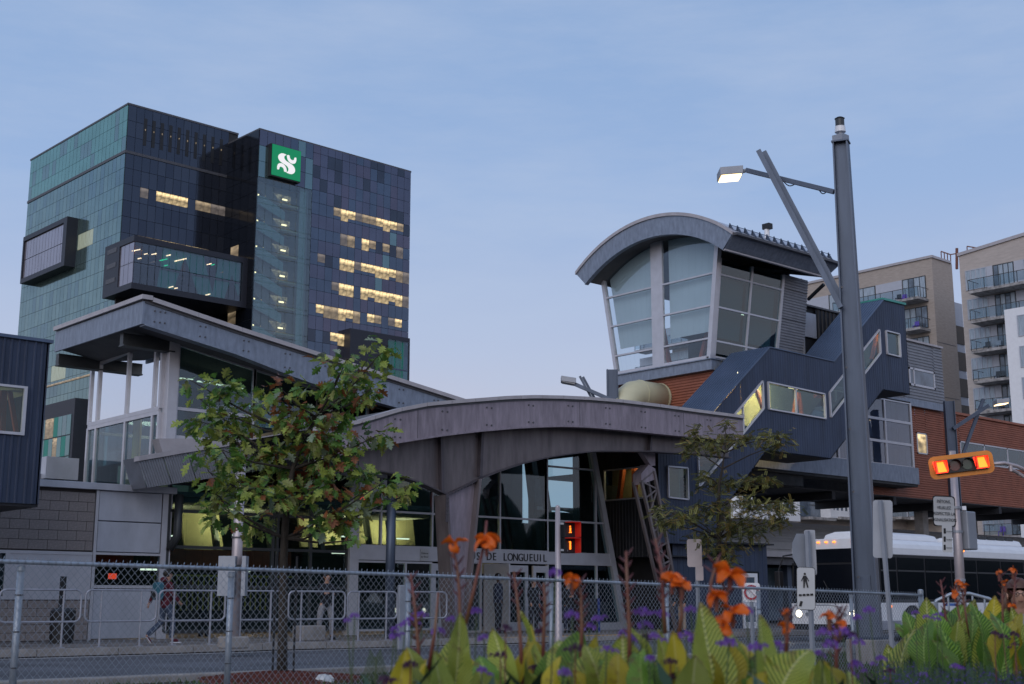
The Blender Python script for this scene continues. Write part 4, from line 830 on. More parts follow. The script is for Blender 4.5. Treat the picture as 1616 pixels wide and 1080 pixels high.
for ya, yb in ((lambda z: yL(z) - .06, K(ym0)), (K(ym1), lambda z: yR(z) + .06)):
    for z0, z1 in zip(rows, rows[1:]): gpane(ya, yb, z0, z1)
    bl_z = lerp(zrow[0], zrow[1], 1.45)
    gpane(lambda z, f=ya: f(z) - .15, lambda z, f=yb: f(z) + .15, bl_z, zrow[2], 'blind', 'blind', .22, 0); gpane(lambda z, f=ya: f(z) - .15, lambda z, f=yb: f(z) + .15, zrow[2], zrow[3], 'blind', 'blind', .22, 0); gpane(lambda z, f=ya: f(z) - .15, lambda z, f=yb: f(z) + .15, zrow[3], None, 'blind', 'blind', .22, 0)
fr = MB()
def vbar(ya, w, z0, z1, d=.14): fr.prism([(GU - d / 2, ya(z0) - w / 2, z0), (GU - d / 2, ya(z0) + w / 2, z0), (GU - d / 2, ya(z1) + w / 2, z1), (GU - d / 2, ya(z1) - w / 2, z1)], (d, 0, 0))
vbar(yL, .16, zg0 - .1, tlp.z + .15, .2); vbar(yR, .20, zg0 - .1, trp.z + .2, .24); vbar(K((ym0 + ym1) / 2), abs(ym0 - ym1), zg0, archz(ym0) + .05, .12)
for z in zrow:
    fr.box(GU - .06, yL(z), z - .035, GU + .06, ym0, z + .035); fr.box(GU - .06, yR(z), z - .035, GU + .06, ym1, z + .035)
fr.box(GU - .12, yL(zg0), zg0 - .14, GU + .1, yR(zg0), zg0 + .0)
lkp(fr, 'window_frame', 'frame')
# street side glass, leaning plane through the corner line
cb, ct = Vector((GU, yR(zg0), zg0)), Vector((GU, yR(trp.z), trp.z)); nrm = Vector((1, 0, 0)).cross(ct - cb).normalized()
yS = lambda z: yR(z)
def sp(px, py): return PLN(px, py, cb, nrm)
xe0, xe1 = sp(1226, 548), sp(1236.7, 426.7)
xcol = [lambda z: GU + .15, lambda z: lerp(sp(1176, 548).x, sp(1188, 412).x, (z - zg0) / (ct.z - zg0)), lambda z: lerp(xe0.x, xe1.x, (z - xe0.z) / (xe1.z - xe0.z))]
zsr = [zg0 + .02, sp(1127, 538).z, sp(1133, 485).z, sp(1138, 434).z, e1.z + .1]
fr = MB()
for i in range(3):
    w = .16 if i == 2 else (.1 if i else .2); a, b = xcol[i](zsr[0]), xcol[i](zsr[-1]); fr.prism([(a - w / 2, yS(zsr[0]) - .05, zsr[0] - .1), (a + w / 2, yS(zsr[0]) - .05, zsr[0] - .1), (b + w / 2, yS(zsr[-1]) - .05, zsr[-1]), (b - w / 2, yS(zsr[-1]) - .05, zsr[-1])], (0, .14, 0))
for z in zsr[:-1]: fr.box(GU, yS(z) - .05, z - .035, xcol[2](z), yS(z) + .08, z + .035)
lkp(fr, 'window_frame', 'frame')
for i in range(2):
    for z0, z1 in zip(zsr, zsr[1:]):
        a0, b0, a1, b1 = xcol[i](z0) + .05, xcol[i + 1](z0) - .05, xcol[i](z1) + .05, xcol[i + 1](z1) - .05
        lkp(MB().prism([(a0, yS(z0), z0 + .035), (b0, yS(z0), z0 + .035), (b1, yS(z1), z1 - .035), (a1, yS(z1), z1 - .035)], (0, .012, 0)), 'pane', 'glass_t')
    z0, z1 = zsr[1] + .25, zsr[3]
    lkp(MB().prism([(xcol[i](z0) + .1, yS(z0) + .3, z0), (xcol[i + 1](z0) - .1, yS(z0) + .3, z0), (xcol[i + 1](z1) - .1, yS(z1) + .3, z1), (xcol[i](z1) + .1, yS(z1) + .3, z1)], (0, .01, 0)), 'blind', 'blind2')
for i in range(5): lkp(MB().box(GU + 1.2 + i * .5, yS(zsr[2]) + .9 + .05 * i, zsr[2] + .5 - .1 * abs(i - 2), GU + 1.5 + i * .5, yS(zsr[2]) + .94 + .05 * i, zsr[2] + .53 - .1 * abs(i - 2)), 'tube_lamp', 'lampcool')
# grey corrugated wall beside it
xg1 = sp(1272, 500).x
mb = MB(); ribs_h(mb, lambda z: xcol[2](z) + .08, lambda z: xg1, 9.2, e1.z + .15, lambda s, d, z: Vector((s, yS(z) + .02 - d, z)), .12, .03); lkp(mb, 'corrugated_wall', 'grey')
for z in (11.6, 13.1, 14.4): lkp(MB().box(xcol[2](z) + .08, yS(z) - .03, z, xg1, yS(z) + .03, z + .02), 'wall_joint', 'lead')
lkp(MB().box(xg1 - .04, 33.2, 9, xg1 + .04, 39, e1.z + .3), 'end_wall', 'grey')
# skirt and red brown cladding
lkp(MB().box(GU - .25, yR(zg0) - .25, zg0 - .58, xg1, yL(zg0) + .2, zg0 - .14).box(GU - .32, yR(zg0) - .32, zg0 - .16, xg1, yL(zg0) + .3, zg0 - .12), 'skirt_beam', 'galv')
zr1 = zg0 - .58
yr0, yr1 = yR(zg0), yL(zg0)
mb = MB(); ribs_h(mb, yr0 - .05, yr1 + .05, 6.6, zr1, lambda s, d, z: Vector((GU + .05 - d, s, z)), .115, .035); lkp(mb, 'corrugated_wall', 'red')
mb = MB(); ribs_h(mb, GU + .05, xg1, 8.3, zr1, lambda s, d, z: Vector((s, yr0 - .05 - d, z)), .115, .035); lkp(mb, 'corrugated_wall', 'red')
lkp(MB().box(GU + .04, yr0 - .09, 6.6, GU + .12, yr0 - .02, zr1), 'corner_trim', 'red')
lkp(MB().box(GU + .2, yr0 + .2, 6, xg1, yr1 - .1, zr1), 'core', 'int_dark')
lkp(MB().box(GU - .1, yr1 + .05, 6.6, GU + .3, yr1 + .32, zr1 - .1), 'downpipe_box', 'steelpole')
lkp(MB().box(GU + .4, yr0 + .3, zg0 - .1, xg1, yr1, zg0 - .02), 'inner_floor', 'floor')
for a, b in ((.9, 1.6), (3.6, 3.2)): lkp(MB().beam((GU + 1.2, yr0 + a, zg0 + 1.9), (GU + 1.2, yr0 + b, zg0), .16, .16), 'orange_brace', 'orange_steel')
lkp(MB().box(GU + 3, yr0 + 1.2, zg0, GU + 3.1, yr1 - 1.8, zg0 + 1.6), 'inner_wall', 'int_dark')
lkp(MB().box(xg1 - .3, yr0 + .3, zg0, xg1 - .2, yr1 + 1, 16.6), 'back_wall', 'int_dark'); lkp(MB().box(GU + 1.5, yr1 - 2.2, zg0 + 1.5, xg1, yr1 - 2.1, 16.6), 'back_wall', 'int_dark')
# penthouse between the tower and the top of the stair
pz = V(1270, 489, 34.5).z
lkp(MB().box(xg1 + .06, 33.9, 9.5, V(1330, 470, 33.9).x, 37, V(1290, 488, 33.9).z), 'penthouse', 'navydark')
mb = MB(); ribs_v(mb, V(1288, 520, 33.8).x, V(1330, 470, 33.8).x, 9.8, V(1290, 489, 33.8).z, 33.8, .3, .05, .5); lkp(mb, 'penthouse_cladding', 'navydark')
lkp(MB().box(xg1 + .1, 33.78, V(1280, 533, 33.8).z, V(1287, 500, 33.8).x, 33.88, V(1280, 495, 33.8).z), 'penthouse_panel', 'panel')
lkp(MB().box(xg1 + .1, 33.7, V(1290, 488, 33.8).z, V(1330, 470, 33.8).x, 34.2, V(1290, 488, 33.8).z + .08), 'penthouse_flashing', 'lead')
lkp(MB().beam((V(1275, 470, 34).x, 34, V(1275, 473, 34).z), (V(1300, 445, 33).x, 33, V(1300, 449, 33).z), .12, .12), 'eave_strut', 'black')
dp = thing('ventilation_duct', 'cream ventilation pipe bending out of the red brown wall below the lookout', 'duct', (GU, 36, 9.5))
c0 = U(1042, 629, GU); r = .62
pts = [c0 + Vector((.1, 0, 0)), c0 + Vector((-1.3, 0, 0))] + [c0 + Vector((-1.3 - 1.0 * math.sin(t), 0, -1.0 + 1.0 * math.cos(t))) for t in (R(22), R(45), R(67), R(90))] + [c0 + Vector((-2.3, 0, -2.6))]
MB().tube(pts, r, 22).build('pipe', 'duct', dp, smooth=True)
for p, q in ((c0 + Vector((-.02, 0, 0)), c0 + Vector((-.1, 0, 0))), (c0 + Vector((-1.28, 0, 0)), c0 + Vector((-1.34, 0, 0)))): MB().tube([p, q], r + .02, 22).build('joint_ring', 'duct', dp)
cmx = thing('roof_camera', 'white camera on a short post standing on the barrel roof', 'camera', D(1211, 382, 52))
p = D(1211, 385, 52); MB().tube([p - Vector((0, 0, .5)), p + Vector((0, 0, .2))], .035, 6).build('post', 'signback', cmx)
MB().tube([p + Vector((0, 0, .15)), p + Vector((0, 0, .65))], .11, 10).build('housing', 'white', cmx); MB().box(p.x - .12, p.y - .2, p.z + .62, p.x + .14, p.y + .15, p.z + .85).build('hood', 'black', cmx)

# ================================================================ ELEVATED BRIDGE (red brown cladding)
br = thing('elevated_walkway', 'red brown corrugated elevated walkway building on a dark underside beside the stairway', 'building', (50, 34.5, 0))
BV = 34.5; bp = lambda mb, n, m, **k: mb.build(n, m, br, **k)
zB, zTp = 6.1, V(1510, 655, BV).z; x0 = V(1437, 700, BV).x; x1 = 95
wx0, wx1, wz0_, wz1_ = V(1446, 700, BV).x, V(1462, 700, BV).x, V(1454, 717, BV).z, V(1454, 684, BV).z
lz0, lz1, lx0 = V(1520, 730, BV).z, V(1520, 697, BV).z, V(1515, 715, BV).x
xs = V(1488, 640, BV).x; zgrey = V(1460, 641, BV).z
F = lambda s, d, z: Vector((s, BV - d, z))
def hs(a, b, z0, z1, m='red', pitch=.115):
    mb = MB(); ribs_h(mb, a, b, z0, z1, F, pitch, .035); bp(mb, 'corrugated_wall', m)
xl = V(1350, 780, BV).x
hs(xl, wx0, zB, zgrey - .0); hs(wx0, wx1, zB, wz0_); hs(wx0, wx1, wz1_, zgrey); hs(wx1, xs, zB, zgrey)
hs(xs + .9, lx0, zB, zTp); hs(lx0, x1, zB, lz0); hs(lx0, x1, lz1, zTp)
bp(MB().box(xs, BV - .05, zB, xs + .9, BV + .1, zgrey), 'joint_panel', 'panel')
bp(MB().box(xs - .02, BV - .1, zB, xs + .12, BV - .04, zgrey - 1), 'orange_edge', 'orange_steel')
bp(MB().box(xs + .9, BV - .12, zTp, x1, BV + 3.6, zTp + .12), 'roof_edge', 'red')
bp(MB().box(xl, BV + .05, zB, x1, BV + 4.5, zB + .1).box(xl, BV + 4.4, zB, x1, BV + 4.5, zTp), 'walkway_shell', 'int_dark')
so = MB().box(36, BV - .0, zB - .05, x1, BV + 4.5, zB - .0); bp(so, 'soffit', 'navydark')
for k in range(9): bp(MB().box(40 + k * 5, BV, zB - .4, 40.25 + k * 5, BV + 4.5, zB - .05), 'soffit_beam', 'navydark')
w = MB().box(wx0, BV - .06, wz0_, wx0 + .06, BV + .05, wz1_).box(wx1 - .06, BV - .06, wz0_, wx1, BV + .05, wz1_).box(wx0, BV - .06, wz1_ - .06, wx1, BV + .05, wz1_).box(wx0, BV - .06, wz0_, wx1, BV + .05, wz0_ + .06).build('window', 'frame', br)
MB().box(wx0 + .06, BV, wz0_ + .06, wx1 - .06, BV + .02, wz1_ - .06).build('pane', 'lit', w)
nx = lx0
while nx < x1 - 2.4:
    w = MB().box(nx, BV - .05, lz0, nx + .07, BV + .05, lz1).box(nx, BV - .05, lz0, nx + 2.4, BV + .05, lz0 + .07).box(nx, BV - .05, lz1 - .07, nx + 2.4, BV + .05, lz1).build('window', 'frame', br)
    MB().box(nx + .07, BV - .01, lz0 + .07, nx + 2.4, BV, lz1 - .07).build('pane', 'glass_t', w); nx += 2.42
for k in range(8): MB().beam((lx0 + .5 + k * 2.4, BV + 1, lz0 - .2), (lx0 + 1.2 + k * 2.4, BV + 1, lz1 + .2), .12, .12).build('orange_brace', 'orange_steel', br)
# grey upper box with its window
GV2 = 34.3; gx0, gx1 = V(1425, 600, GV2).x, V(1488, 600, GV2).x; gz1 = V(1460, 545, GV2).z; gz0 = V(1460, 634, GV2).z
vx0, vx1, vz0, vz1 = V(1434, 600, GV2).x, V(1474, 600, GV2).x, V(1455, 612, GV2).z, V(1455, 584, GV2).z
F2 = lambda s, d, z: Vector((s, GV2 - d, z))
for a, b, z0, z1 in ((gx0, vx0, gz0, gz1), (vx0, vx1, gz0, vz0), (vx0, vx1, vz1, gz1), (vx1, gx1, gz0, gz1)):
    mb = MB(); ribs_h(mb, a, b, z0, z1, F2, .15, .035); bp(mb, 'corrugated_wall', 'grey')
bp(MB().box(gx0, GV2 - .1, gz1, gx1 + .05, GV2 + 3, gz1 + .1), 'roof_edge', 'flash'); bp(MB().box(gx0, GV2 - .08, gz0 - .35, gx1, GV2 + .1, gz0), 'base_flashing', 'galv')
w = MB().box(vx0, GV2 - .06, vz0, vx1, GV2, vz0 + .1).box(vx0, GV2 - .06, vz1 - .1, vx1, GV2, vz1).box(vx0, GV2 - .06, vz0, vx0 + .1, GV2, vz1).box(vx1 - .1, GV2 - .06, vz0, vx1, GV2, vz1).box(vx0 + .4, GV2 - .06, vz0, vx0 + .48, GV2, vz1).build('window', 'frame', br)
MB().box(vx0 + .1, GV2 - .03, vz0 + .1, vx1 - .1, GV2 - .02, vz1 - .1).build('pane', 'resglass', w)
bp(MB().box(gx0 + .05, GV2 + .05, gz0, gx1 - .05, GV2 + 3, gz1), 'core', 'grey')
# projecting glass bay above the galvanised beam
YV = 33.6; bx1 = V(1439, 700, YV).x; bx0 = V(1262, 720, YV).x
def zr(px, py): return V(px, py, YV).z
zb_t, zb_b = zr(1430, 738), zr(1430, 764)
bp(MB().box(V(1180, 740, YV).x, YV - .25, zb_b, bx1 + .05, YV + 1.0, zb_t), 'bay_beam', 'galv')
bp(MB().box(V(1180, 740, YV).x, YV - .2, zb_b - .12, bx1, YV + .9, zb_b), 'bay_beam_soffit', 'int_dark')
cwall(br, None, [bx0, V(1322, 700, YV).x, V(1342, 700, YV).x, V(1398, 700, YV).x, bx1], [zb_t, zr(1430, 702), zr(1430, 668), zr(1430, 636)], YV, 'glass_bay', w=.12)
bp(MB().box(bx0, YV + .7, zb_t, bx1, YV + .8, zr(1430, 636)), 'bay_back_wall', 'grey')
bp(MB().box(bx0, YV - .05, zr(1430, 636), bx1 + .05, BV, zr(1430, 630)), 'bay_roof', 'galv'); bp(MB().box(bx1 - .06, YV, zb_t, bx1 + .04, BV, zr(1430, 634)), 'bay_side', 'frame')
# supports of the bridge
for x in (44.5, 60.5, 76): bp(MB().box(x, BV + 1.8, .1, x + .5, BV + 2.3, zB), 'pier', 'concrete')

# ================================================================ LOW TERMINAL ROOF behind the bus
tr_ = thing('terminal_shelter', 'long low pale shingled shelter roof behind the white bus', 'shelter', (50, 37, 0))
z_e = 2.95
rp_ = []
for (px, py) in ((1180, 790), (1270, 817), (1347, 829), (1406, 836), (1616, 851)): rp_.append(V(px, py, 40.5))
x_a, x_b = 37.5, 100
prof = [(35.6, 3.75), (35.8, 4.05), (36.4, 4.45), (37.6, 4.95), (39.2, 5.3), (41, 5.45)]
tm = MB()
for (y0, z0), (y1, z1) in zip(prof, prof[1:]): tm.prism([(x_a, y0, z0 - .45), (x_b, y0, z0 - .45), (x_b, y1, z1 - .45), (x_a, y1, z1 - .45)], (0, 0, .12))
tm.build('shelter_roof', 'roofsheet', tr_)
# shingle courses as shallow steps
sm = MB()
for k in range(26):
    t = k / 26 * 5.4; 
    for (y0, z0), (y1, z1) in zip(prof, prof[1:]):
        if y0 <= 35.6 + t < y1: z = lerp(z0, z1, (35.6 + t - y0) / (y1 - y0)) - .45 + .125; sm.box(x_a, 35.6 + t, z - .02, x_b, 35.6 + t + .12, z + .012)
sm.build('shingle_course', 'roofsheet', tr_, kind='stuff')
MB().box(x_a, 35.5, 3.08, x_b, 35.7, 3.32).build('eave_beam', 'flash', tr_); MB().box(x_a, 35.75, 2.75, x_b, 36.0, 3.1).build('inner_beam', 'lead', tr_)
for k in range(9): MB().box(43 + k * 6, 36.4, .17, 43.3 + k * 6, 36.7, 3.4).build('post', 'steelpole', tr_)
MB().box(x_a, 40.5, .1, x_b, 40.6, 4.9).build('back_wall', 'int_dark', tr_)
for k in range(14):
    w = MB().box(39 + k * 3.1, 38.0, .3, 41.9 + k * 3.1, 38.1, 2.7).build('glazed_screen', 'resglass', tr_)
struct(MB().box(34.5, 33, -.1, 160, 60, .168).build('terminal_forecourt', 'walk'))

# ================================================================ NAVY CLAD FOOTBRIDGE on the left
fb_ = thing('navy_footbridge', 'navy ribbed footbridge box with one window jutting in at the left edge', 'footbridge', (11.1, 28, 3))
xr = 11.12; zt, zb = 6.78, 3.22
q0, q1 = V(41, 640, 28), V(39, 680, 28); nx1 = V(40, 645, 28).x; nz1, nz0 = V(20, 612, 28).z, V(20, 682, 28).z; nx0 = 7.6
fbp = lambda mb, n, m: mb.build(n, m, fb_)
for k, (a, b, z0, z1) in enumerate(((nx1, xr, zb, zt), (nx0, nx1, zb, nz0), (nx0, nx1, nz1, zt), (5, nx0, zb, zt))):
    mb = MB(); ribs_v(mb, a, b, z0, z1, 28, .16, .03, .55); fbp(mb, 'cladding_sheet', 'navy')
w = MB().box(nx0, 27.94, nz0 - .06, nx1, 28.02, nz0).box(nx0, 27.94, nz1, nx1, 28.02, nz1 + .05).box(nx1 - .07, 27.94, nz0, nx1, 28.02, nz1).box(nx0, 27.94, nz0, nx0 + .07, 28.02, nz1).build('window', 'frame', fb_)
MB().box(nx0, 28.0, nz0, nx1 - .07, 28.01, nz1).build('pane', 'glass', w)
fbp(MB().box(5, 28.03, zb - .06, xr, 33.2, zb).box(xr - .06, 28, zb, xr, 33.2, zt), 'shell', 'navydark'); fbp(MB().box(5, 27.93, zt, xr + .06, 33.2, zt + .07), 'roof', 'navyroof')
fbp(MB().box(5, 31.2, nz0 - .3, xr - .1, 31.3, nz0 + .55), 'inner_parapet', 'int_dark'); fbp(MB().box(5, 28.2, nz1 + .02, xr - .1, 32.8, nz1 + .1), 'inner_ceiling', 'beige')
for a, b in ((-8, 6), (4, 8), (27, 13)): MB().beam(V(a, 690, 28.7), V(b, 604, 28.7), .09, .09).build('orange_brace', 'orange_steel', fb_)
MB().box(8.2, 30.4, nz1 - .08, 10, 30.5, nz1 - .03).build('ceiling_lamp', 'lamp', fb_)
ld = bpy.data.lights.new('footbridge_fill', 'AREA'); ld.energy = 30; ld.size = 1; ld.color = (1, .78, .5); lo_ = bpy.data.objects.new('footbridge_fill', ld); C.objects.link(lo_); lo_.location = (9.3, 29.6, zb + .4); lo_.rotation_euler = (R(180), 0, 0)  # unseen upward light added to brighten the ceiling behind the window
# ================================================================ OFFICE TOWER
YAWT = R(1.6)
c_top = D(203, 165, 215); TF = Frame((c_top.x, c_top.y, 0), YAWT)
tw = thing('office_tower', 'dark glass office tower with lit floors and a green sign near its top', 'tower', (c_top.x, c_top.y, 0), YAWT)
def t_(mb, n, m, **k): return mb.build(n, m, tw, org=(0, 0, 0), **k)
zt0 = TF.V(203, 165, 0).z; RH = (zt0 - TF.V(200, 240, 0).z) / 3.0          # three rows above the dark joint
A1 = TF.V(390, 400, 0).x; B1 = TF.U(50, 250, 0).y
# right wing stands forward
pB = -( (TF.V(385, 213, 0) - TF.V(408, 204, 0)).length * .0 ) 
def fwd_offset():
    # the black side runs from px 408 (front) back to px 358 (main face)
    lo, hi = -60, 0
    for _ in range(50):
        m = (lo + hi) / 2; x = TF.V(406, 300, m).x
        q = TF.V(357, 300, 0).x
        if x > q: hi = m
        else: lo = m
    return (lo + hi) / 2
# on screen the side face is x = const in the tower frame: find v where px 406 gives the same x as px 357 on v=0
pB = fwd_offset()
if pB > -1: pB = -9
XS = TF.V(357, 300, 0).x
zr_top = TF.V(408, 204, pB).z; XR = TF.V(646, 400, pB).x
t_(MB().box(0, 0, 0, XS + 2, B1, zt0 - .1), 'core', 'int_dark'); t_(MB().box(XS + .1, pB + .25 + 3.5, 0, XR, pB + 32, zr_top - .1), 'core', 'int_dark')
XSt = TF.V(484, 400, pB).x   # end of the stairwell glazing
ZST = TF.V(440, 287, pB).z
t_(MB().box(XSt, pB + .25, 0, XR, pB + 4, zr_top - .1).box(XS + .1, pB + .25, ZST + .2, XSt, pB + 4, zr_top - .1), 'core', 'int_dark')
t_(MB().box(-.2, -.2, zt0 - .1, XS + 2, B1 + .2, zt0 + .25), 'parapet', 'lead'); t_(MB().box(XS - .1, pB - .1, zr_top - .1, XR + .1, pB + 32, zr_top + .25), 'parapet', 'lead')
PW = 1.5
panes = []   # (name, material, origin, scale, rotation) ; projected size decides which become parts of their own
def proj_h(w):
    return w
rp2 = random.Random(11)
def addp(mt, x, y, z, w, h, side): panes.append((mt, x, y, z, w, h, side))
rows_n = 32
# left face (x=0), panes along y
ncl = round(B1 / PW); pwl = B1 / ncl
bayA = [TF.U(38, 400, -2.2), TF.U(103, 400, -2.2)]
for r_ in range(rows_n):
    z = zt0 - (r_ + 1) * RH
    for c in range(ncl):
        t = rp2.random(); mt = 'teal1' if t < .55 else ('teal2' if t < .8 else 'teal3')
        if r_ < 3: mt = 'teal_hi' if t < .8 else 'teal1'
        if r_ % 2 == 1 and r_ > 3 and t > .7: mt = 'teal2'
        if (r_ == 7 and c in (7, 8, 9, 10)) or (r_ == 13 and c in (9, 10)) or (r_ == 15 and 12 <= c < 16) or (r_ == 13 and c in (5, 6, 7)): mt = 'tealit'
        addp(mt, 0, c * pwl, z, pwl, RH, 'L')
# front main face (y=0)
ncm = round(XS / PW); pwm = XS / ncm
for r_ in range(rows_n):
    z = zt0 - (r_ + 1) * RH
    for c in range(ncm):
        t = rp2.random(); mt = 'ink1' if t < .5 else ('ink2' if t < .8 else 'ink3')
        if r_ == 5 and c in (4, 5, 6, 7): mt = 'lit'
        if r_ == 5 and c in (10, 9): mt = 'litdim'
        if r_ == 8 and c in (5, 6, 7, 8, 9): mt = 'lit' if c != 7 else 'litdim'
        if r_ == 8 and c in (3, 4, 10): mt = 'litdim'
        if r_ in (5, 8, 11) and not mt.startswith('lit') and rp2.random() < .3: mt = 'litfaint'
        if mt.startswith('lit'): addp(mt, c * pwm, 0, z + RH * .38, pwm, RH * .62, 'F'); addp('ink2', c * pwm, 0, z, pwm, RH * .38, 'F')
        else: addp(mt, c * pwm, 0, z, pwm, RH, 'F')
# black side of the wing (x=XS, y pB..0)
ncs = max(2, round(-pB / 3)); pws = -pB / ncs
for r_ in range(rows_n):
    z = zr_top - (r_ + 1) * RH
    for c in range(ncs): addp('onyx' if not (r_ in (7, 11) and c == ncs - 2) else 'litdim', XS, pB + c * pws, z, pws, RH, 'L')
# right wing front (y=pB): rows tied to the photographed floors
ncr = 21; pwr = (XR - XS) / ncr; nst = round((XSt - XS) / pwr)
zA = TF.V(598, 345, pB).z      # top of the first lit window row  (crop row at y~345)
FL = TF.V(598, 345, pB).z - TF.V(598, 383, pB).z
heads = []
k = 0; z = zA
seq = [(z + j * FL * .5, z + (j + 1) * FL * .5) for j in range(8)]
litrow = {0: {3: 'litdim', 4: 'lit', 5: 'lit', 7: 'litdim', 8: 'litdim', 9: 'lit', 10: 'lit', 11: 'lit', 12: 'litdim'},
          1: {5: 'litdim', 7: 'lit', 8: 'litdim', 10: 'litdim', 15: 'litdim'},
          2: {4: 'lit', 5: 'lit', 7: 'lit', 8: 'lit', 9: 'lit', 10: 'lit', 11: 'lit', 12: 'litdim'},
          3: {4: 'lit', 5: 'lit', 7: 'lit', 8: 'lit', 9: 'lit', 10: 'lit', 11: 'lit', 12: 'lit'},
          4: {1: 'lit', 2: 'litdim', 3: 'litdim', 4: 'lit', 5: 'lit', 6: 'litdim', 8: 'lit', 9: 'litdim', 12: 'lit'},
          5: {3: 'lit', 4: 'lit', 5: 'lit', 6: 'litdim'}, 6: {2: 'litdim', 3: 'lit'}, 7: {4: 'lit'}}
j = 0
for c in range(nst, ncr):
    for j in range(9):
        z0 = zA + j * FL * .5; z1 = min(z0 + FL * .5, zr_top)
        if z1 - z0 > .3: addp(('plum1', 'plum2', 'plum1', 'plum3', 'ink2')[rp2.randrange(5)], XS + c * pwr, pB, z0, pwr, z1 - z0, 'F')
    for j in range(16):
        zt_ = zA - j * FL; hw = FL * .47
        if zt_ < 2: break
        t = rp2.random(); base = ('plum1', 'plum2', 'plum3', 'teal3')[0 if t < .4 else 1 if t < .7 else 2 if t < .96 else 3]
        lm_ = litrow.get(j, {}).get(c - nst)
        if not lm_ and 0 < c - nst < 14 and rp2.random() < .38: lm_ = 'litfaint'
        if lm_: litrow.setdefault(j, {})[c - nst] = lm_
        if lm_ and rp2.random() < .45: addp('plum2', XS + c * pwr, pB, zt_ - hw, pwr, hw * .3, 'F'); addp(lm_, XS + c * pwr, pB, zt_ - hw * .7, pwr, hw * .7, 'F')
        else: addp(litrow.get(j, {}).get(c - nst, 'plum2' if t < .6 else ('ink2' if t < .93 else 'teal3')), XS + c * pwr, pB, zt_ - hw, pwr, hw, 'F')
        addp(base, XS + c * pwr, pB, zt_ - FL, pwr, FL - hw, 'F')
for c in range(nst):
    for j in range(3):
        z0 = ZST + j * (zr_top - ZST) / 3; addp(('plum2', 'plum1', 'teal3')[rp2.randrange(3)], XS + c * pwr, pB, z0, pwr, (zr_top - ZST) / 3, 'F')
    zz = ZST; jj = 0
    while zz > 4:
        hh = FL * (.80 if jj % 2 == 0 else .20)
        addp('glass_st', XS + c * pwr, pB, zz - hh, pwr, hh, 'G'); zz -= hh; jj += 1
def screen_area(p):
    mt, x, y, z, w, h, s = p
    c_ = Vector((x + (w / 2 if s != 'L' else 0), y + (w / 2 if s == 'L' else 0), z + h / 2)); wx = TF.o.x + c_.x * TF.c - c_.y * TF.s; wy = TF.o.y + c_.x * TF.s + c_.y * TF.c
    dep = wx * CT + wy * ST; rt = (wx * ST - wy * CT); X_ = 808 + F_PX * rt / dep; el = (c_.z - EYE) / dep; Y_ = 950 - 2091 * el
    vis = -5 < X_ < 660 and (Y_ > 150)
    # hidden by the station wing, arch or the bays
    if Y_ > 478 + max(0, (X_ - 230)) * .31 and X_ > 225: vis = False
    if X_ <= 225 and Y_ > 475 + (225 - X_) * .35 + 40 and X_ > 135: vis = False
    if X_ < 78 and Y_ > 540: vis = False
    return (w * h * (4.6 if s == 'L' else 9) if vis else 0) / 1.0 + (1000 if mt.startswith(('lit', 'tealit')) and vis else 0)
panes.sort(key=screen_area, reverse=True)
um = {}
def unit(mt, s):
    if (mt, s) not in um:
        mb = MB()
        if s == 'L': mb.box(-.12, .03 / PW, .015, 0, 1 - .03 / PW, .985)
        else: mb.box(.02, -.12, .012, .98, 0, .988)
        um[(mt, s)] = mb.mesh('pane', mt)
    return um[(mt, s)]
for (mt, x, y, z, w, h, s) in panes[:300]:
    o = inst('pane', unit(mt, s), None, (0, 0, 0)); o.parent = tw; o.location = (x, y, z); o.scale = (1, w, h) if s == 'L' else (w, 1, h)
rest = {}
for (mt, x, y, z, w, h, s) in panes[300:]:
    mb = rest.setdefault(mt, MB())
    if s == 'L': mb.box(x - .12, y + .04, z + .03, x, y + w - .04, z + h - .03)
    else: mb.box(x + .03, y - .12, z + .03, x + w - .03, y, z + h - .03)
allm = list(rest); big = MB()
for i, mt in enumerate(allm):
    n = len(big.v); big.v += rest[mt].v; big.f += [[n + q for q in f] for f in rest[mt].f]; big.m += [i] * len(rest[mt].f)
big.build('far_panes', allm, tw, org=(0, 0, 0), kind='stuff')
# dark joint below the third row
zj = zt0 - 3 * RH
t_(MB().box(-.25, -.25, zj - .25, XS, B1, zj + .25), 'dark_joint', 'lead')
# tall slots in the upper front
for k in range(11):
    a = TF.V(226 + k * 13.5, 215, -.1).x
    t_(MB().box(a, -.16, zt0 - RH * 2.35, a + .62, -.1, zt0 - RH * .62), 'slot', 'black'); t_(MB().box(a + .24, -.2, zt0 - RH * 1.4, a + .4, -.12, zt0 - RH * 1.3), 'slot_lamp', 'litdim')
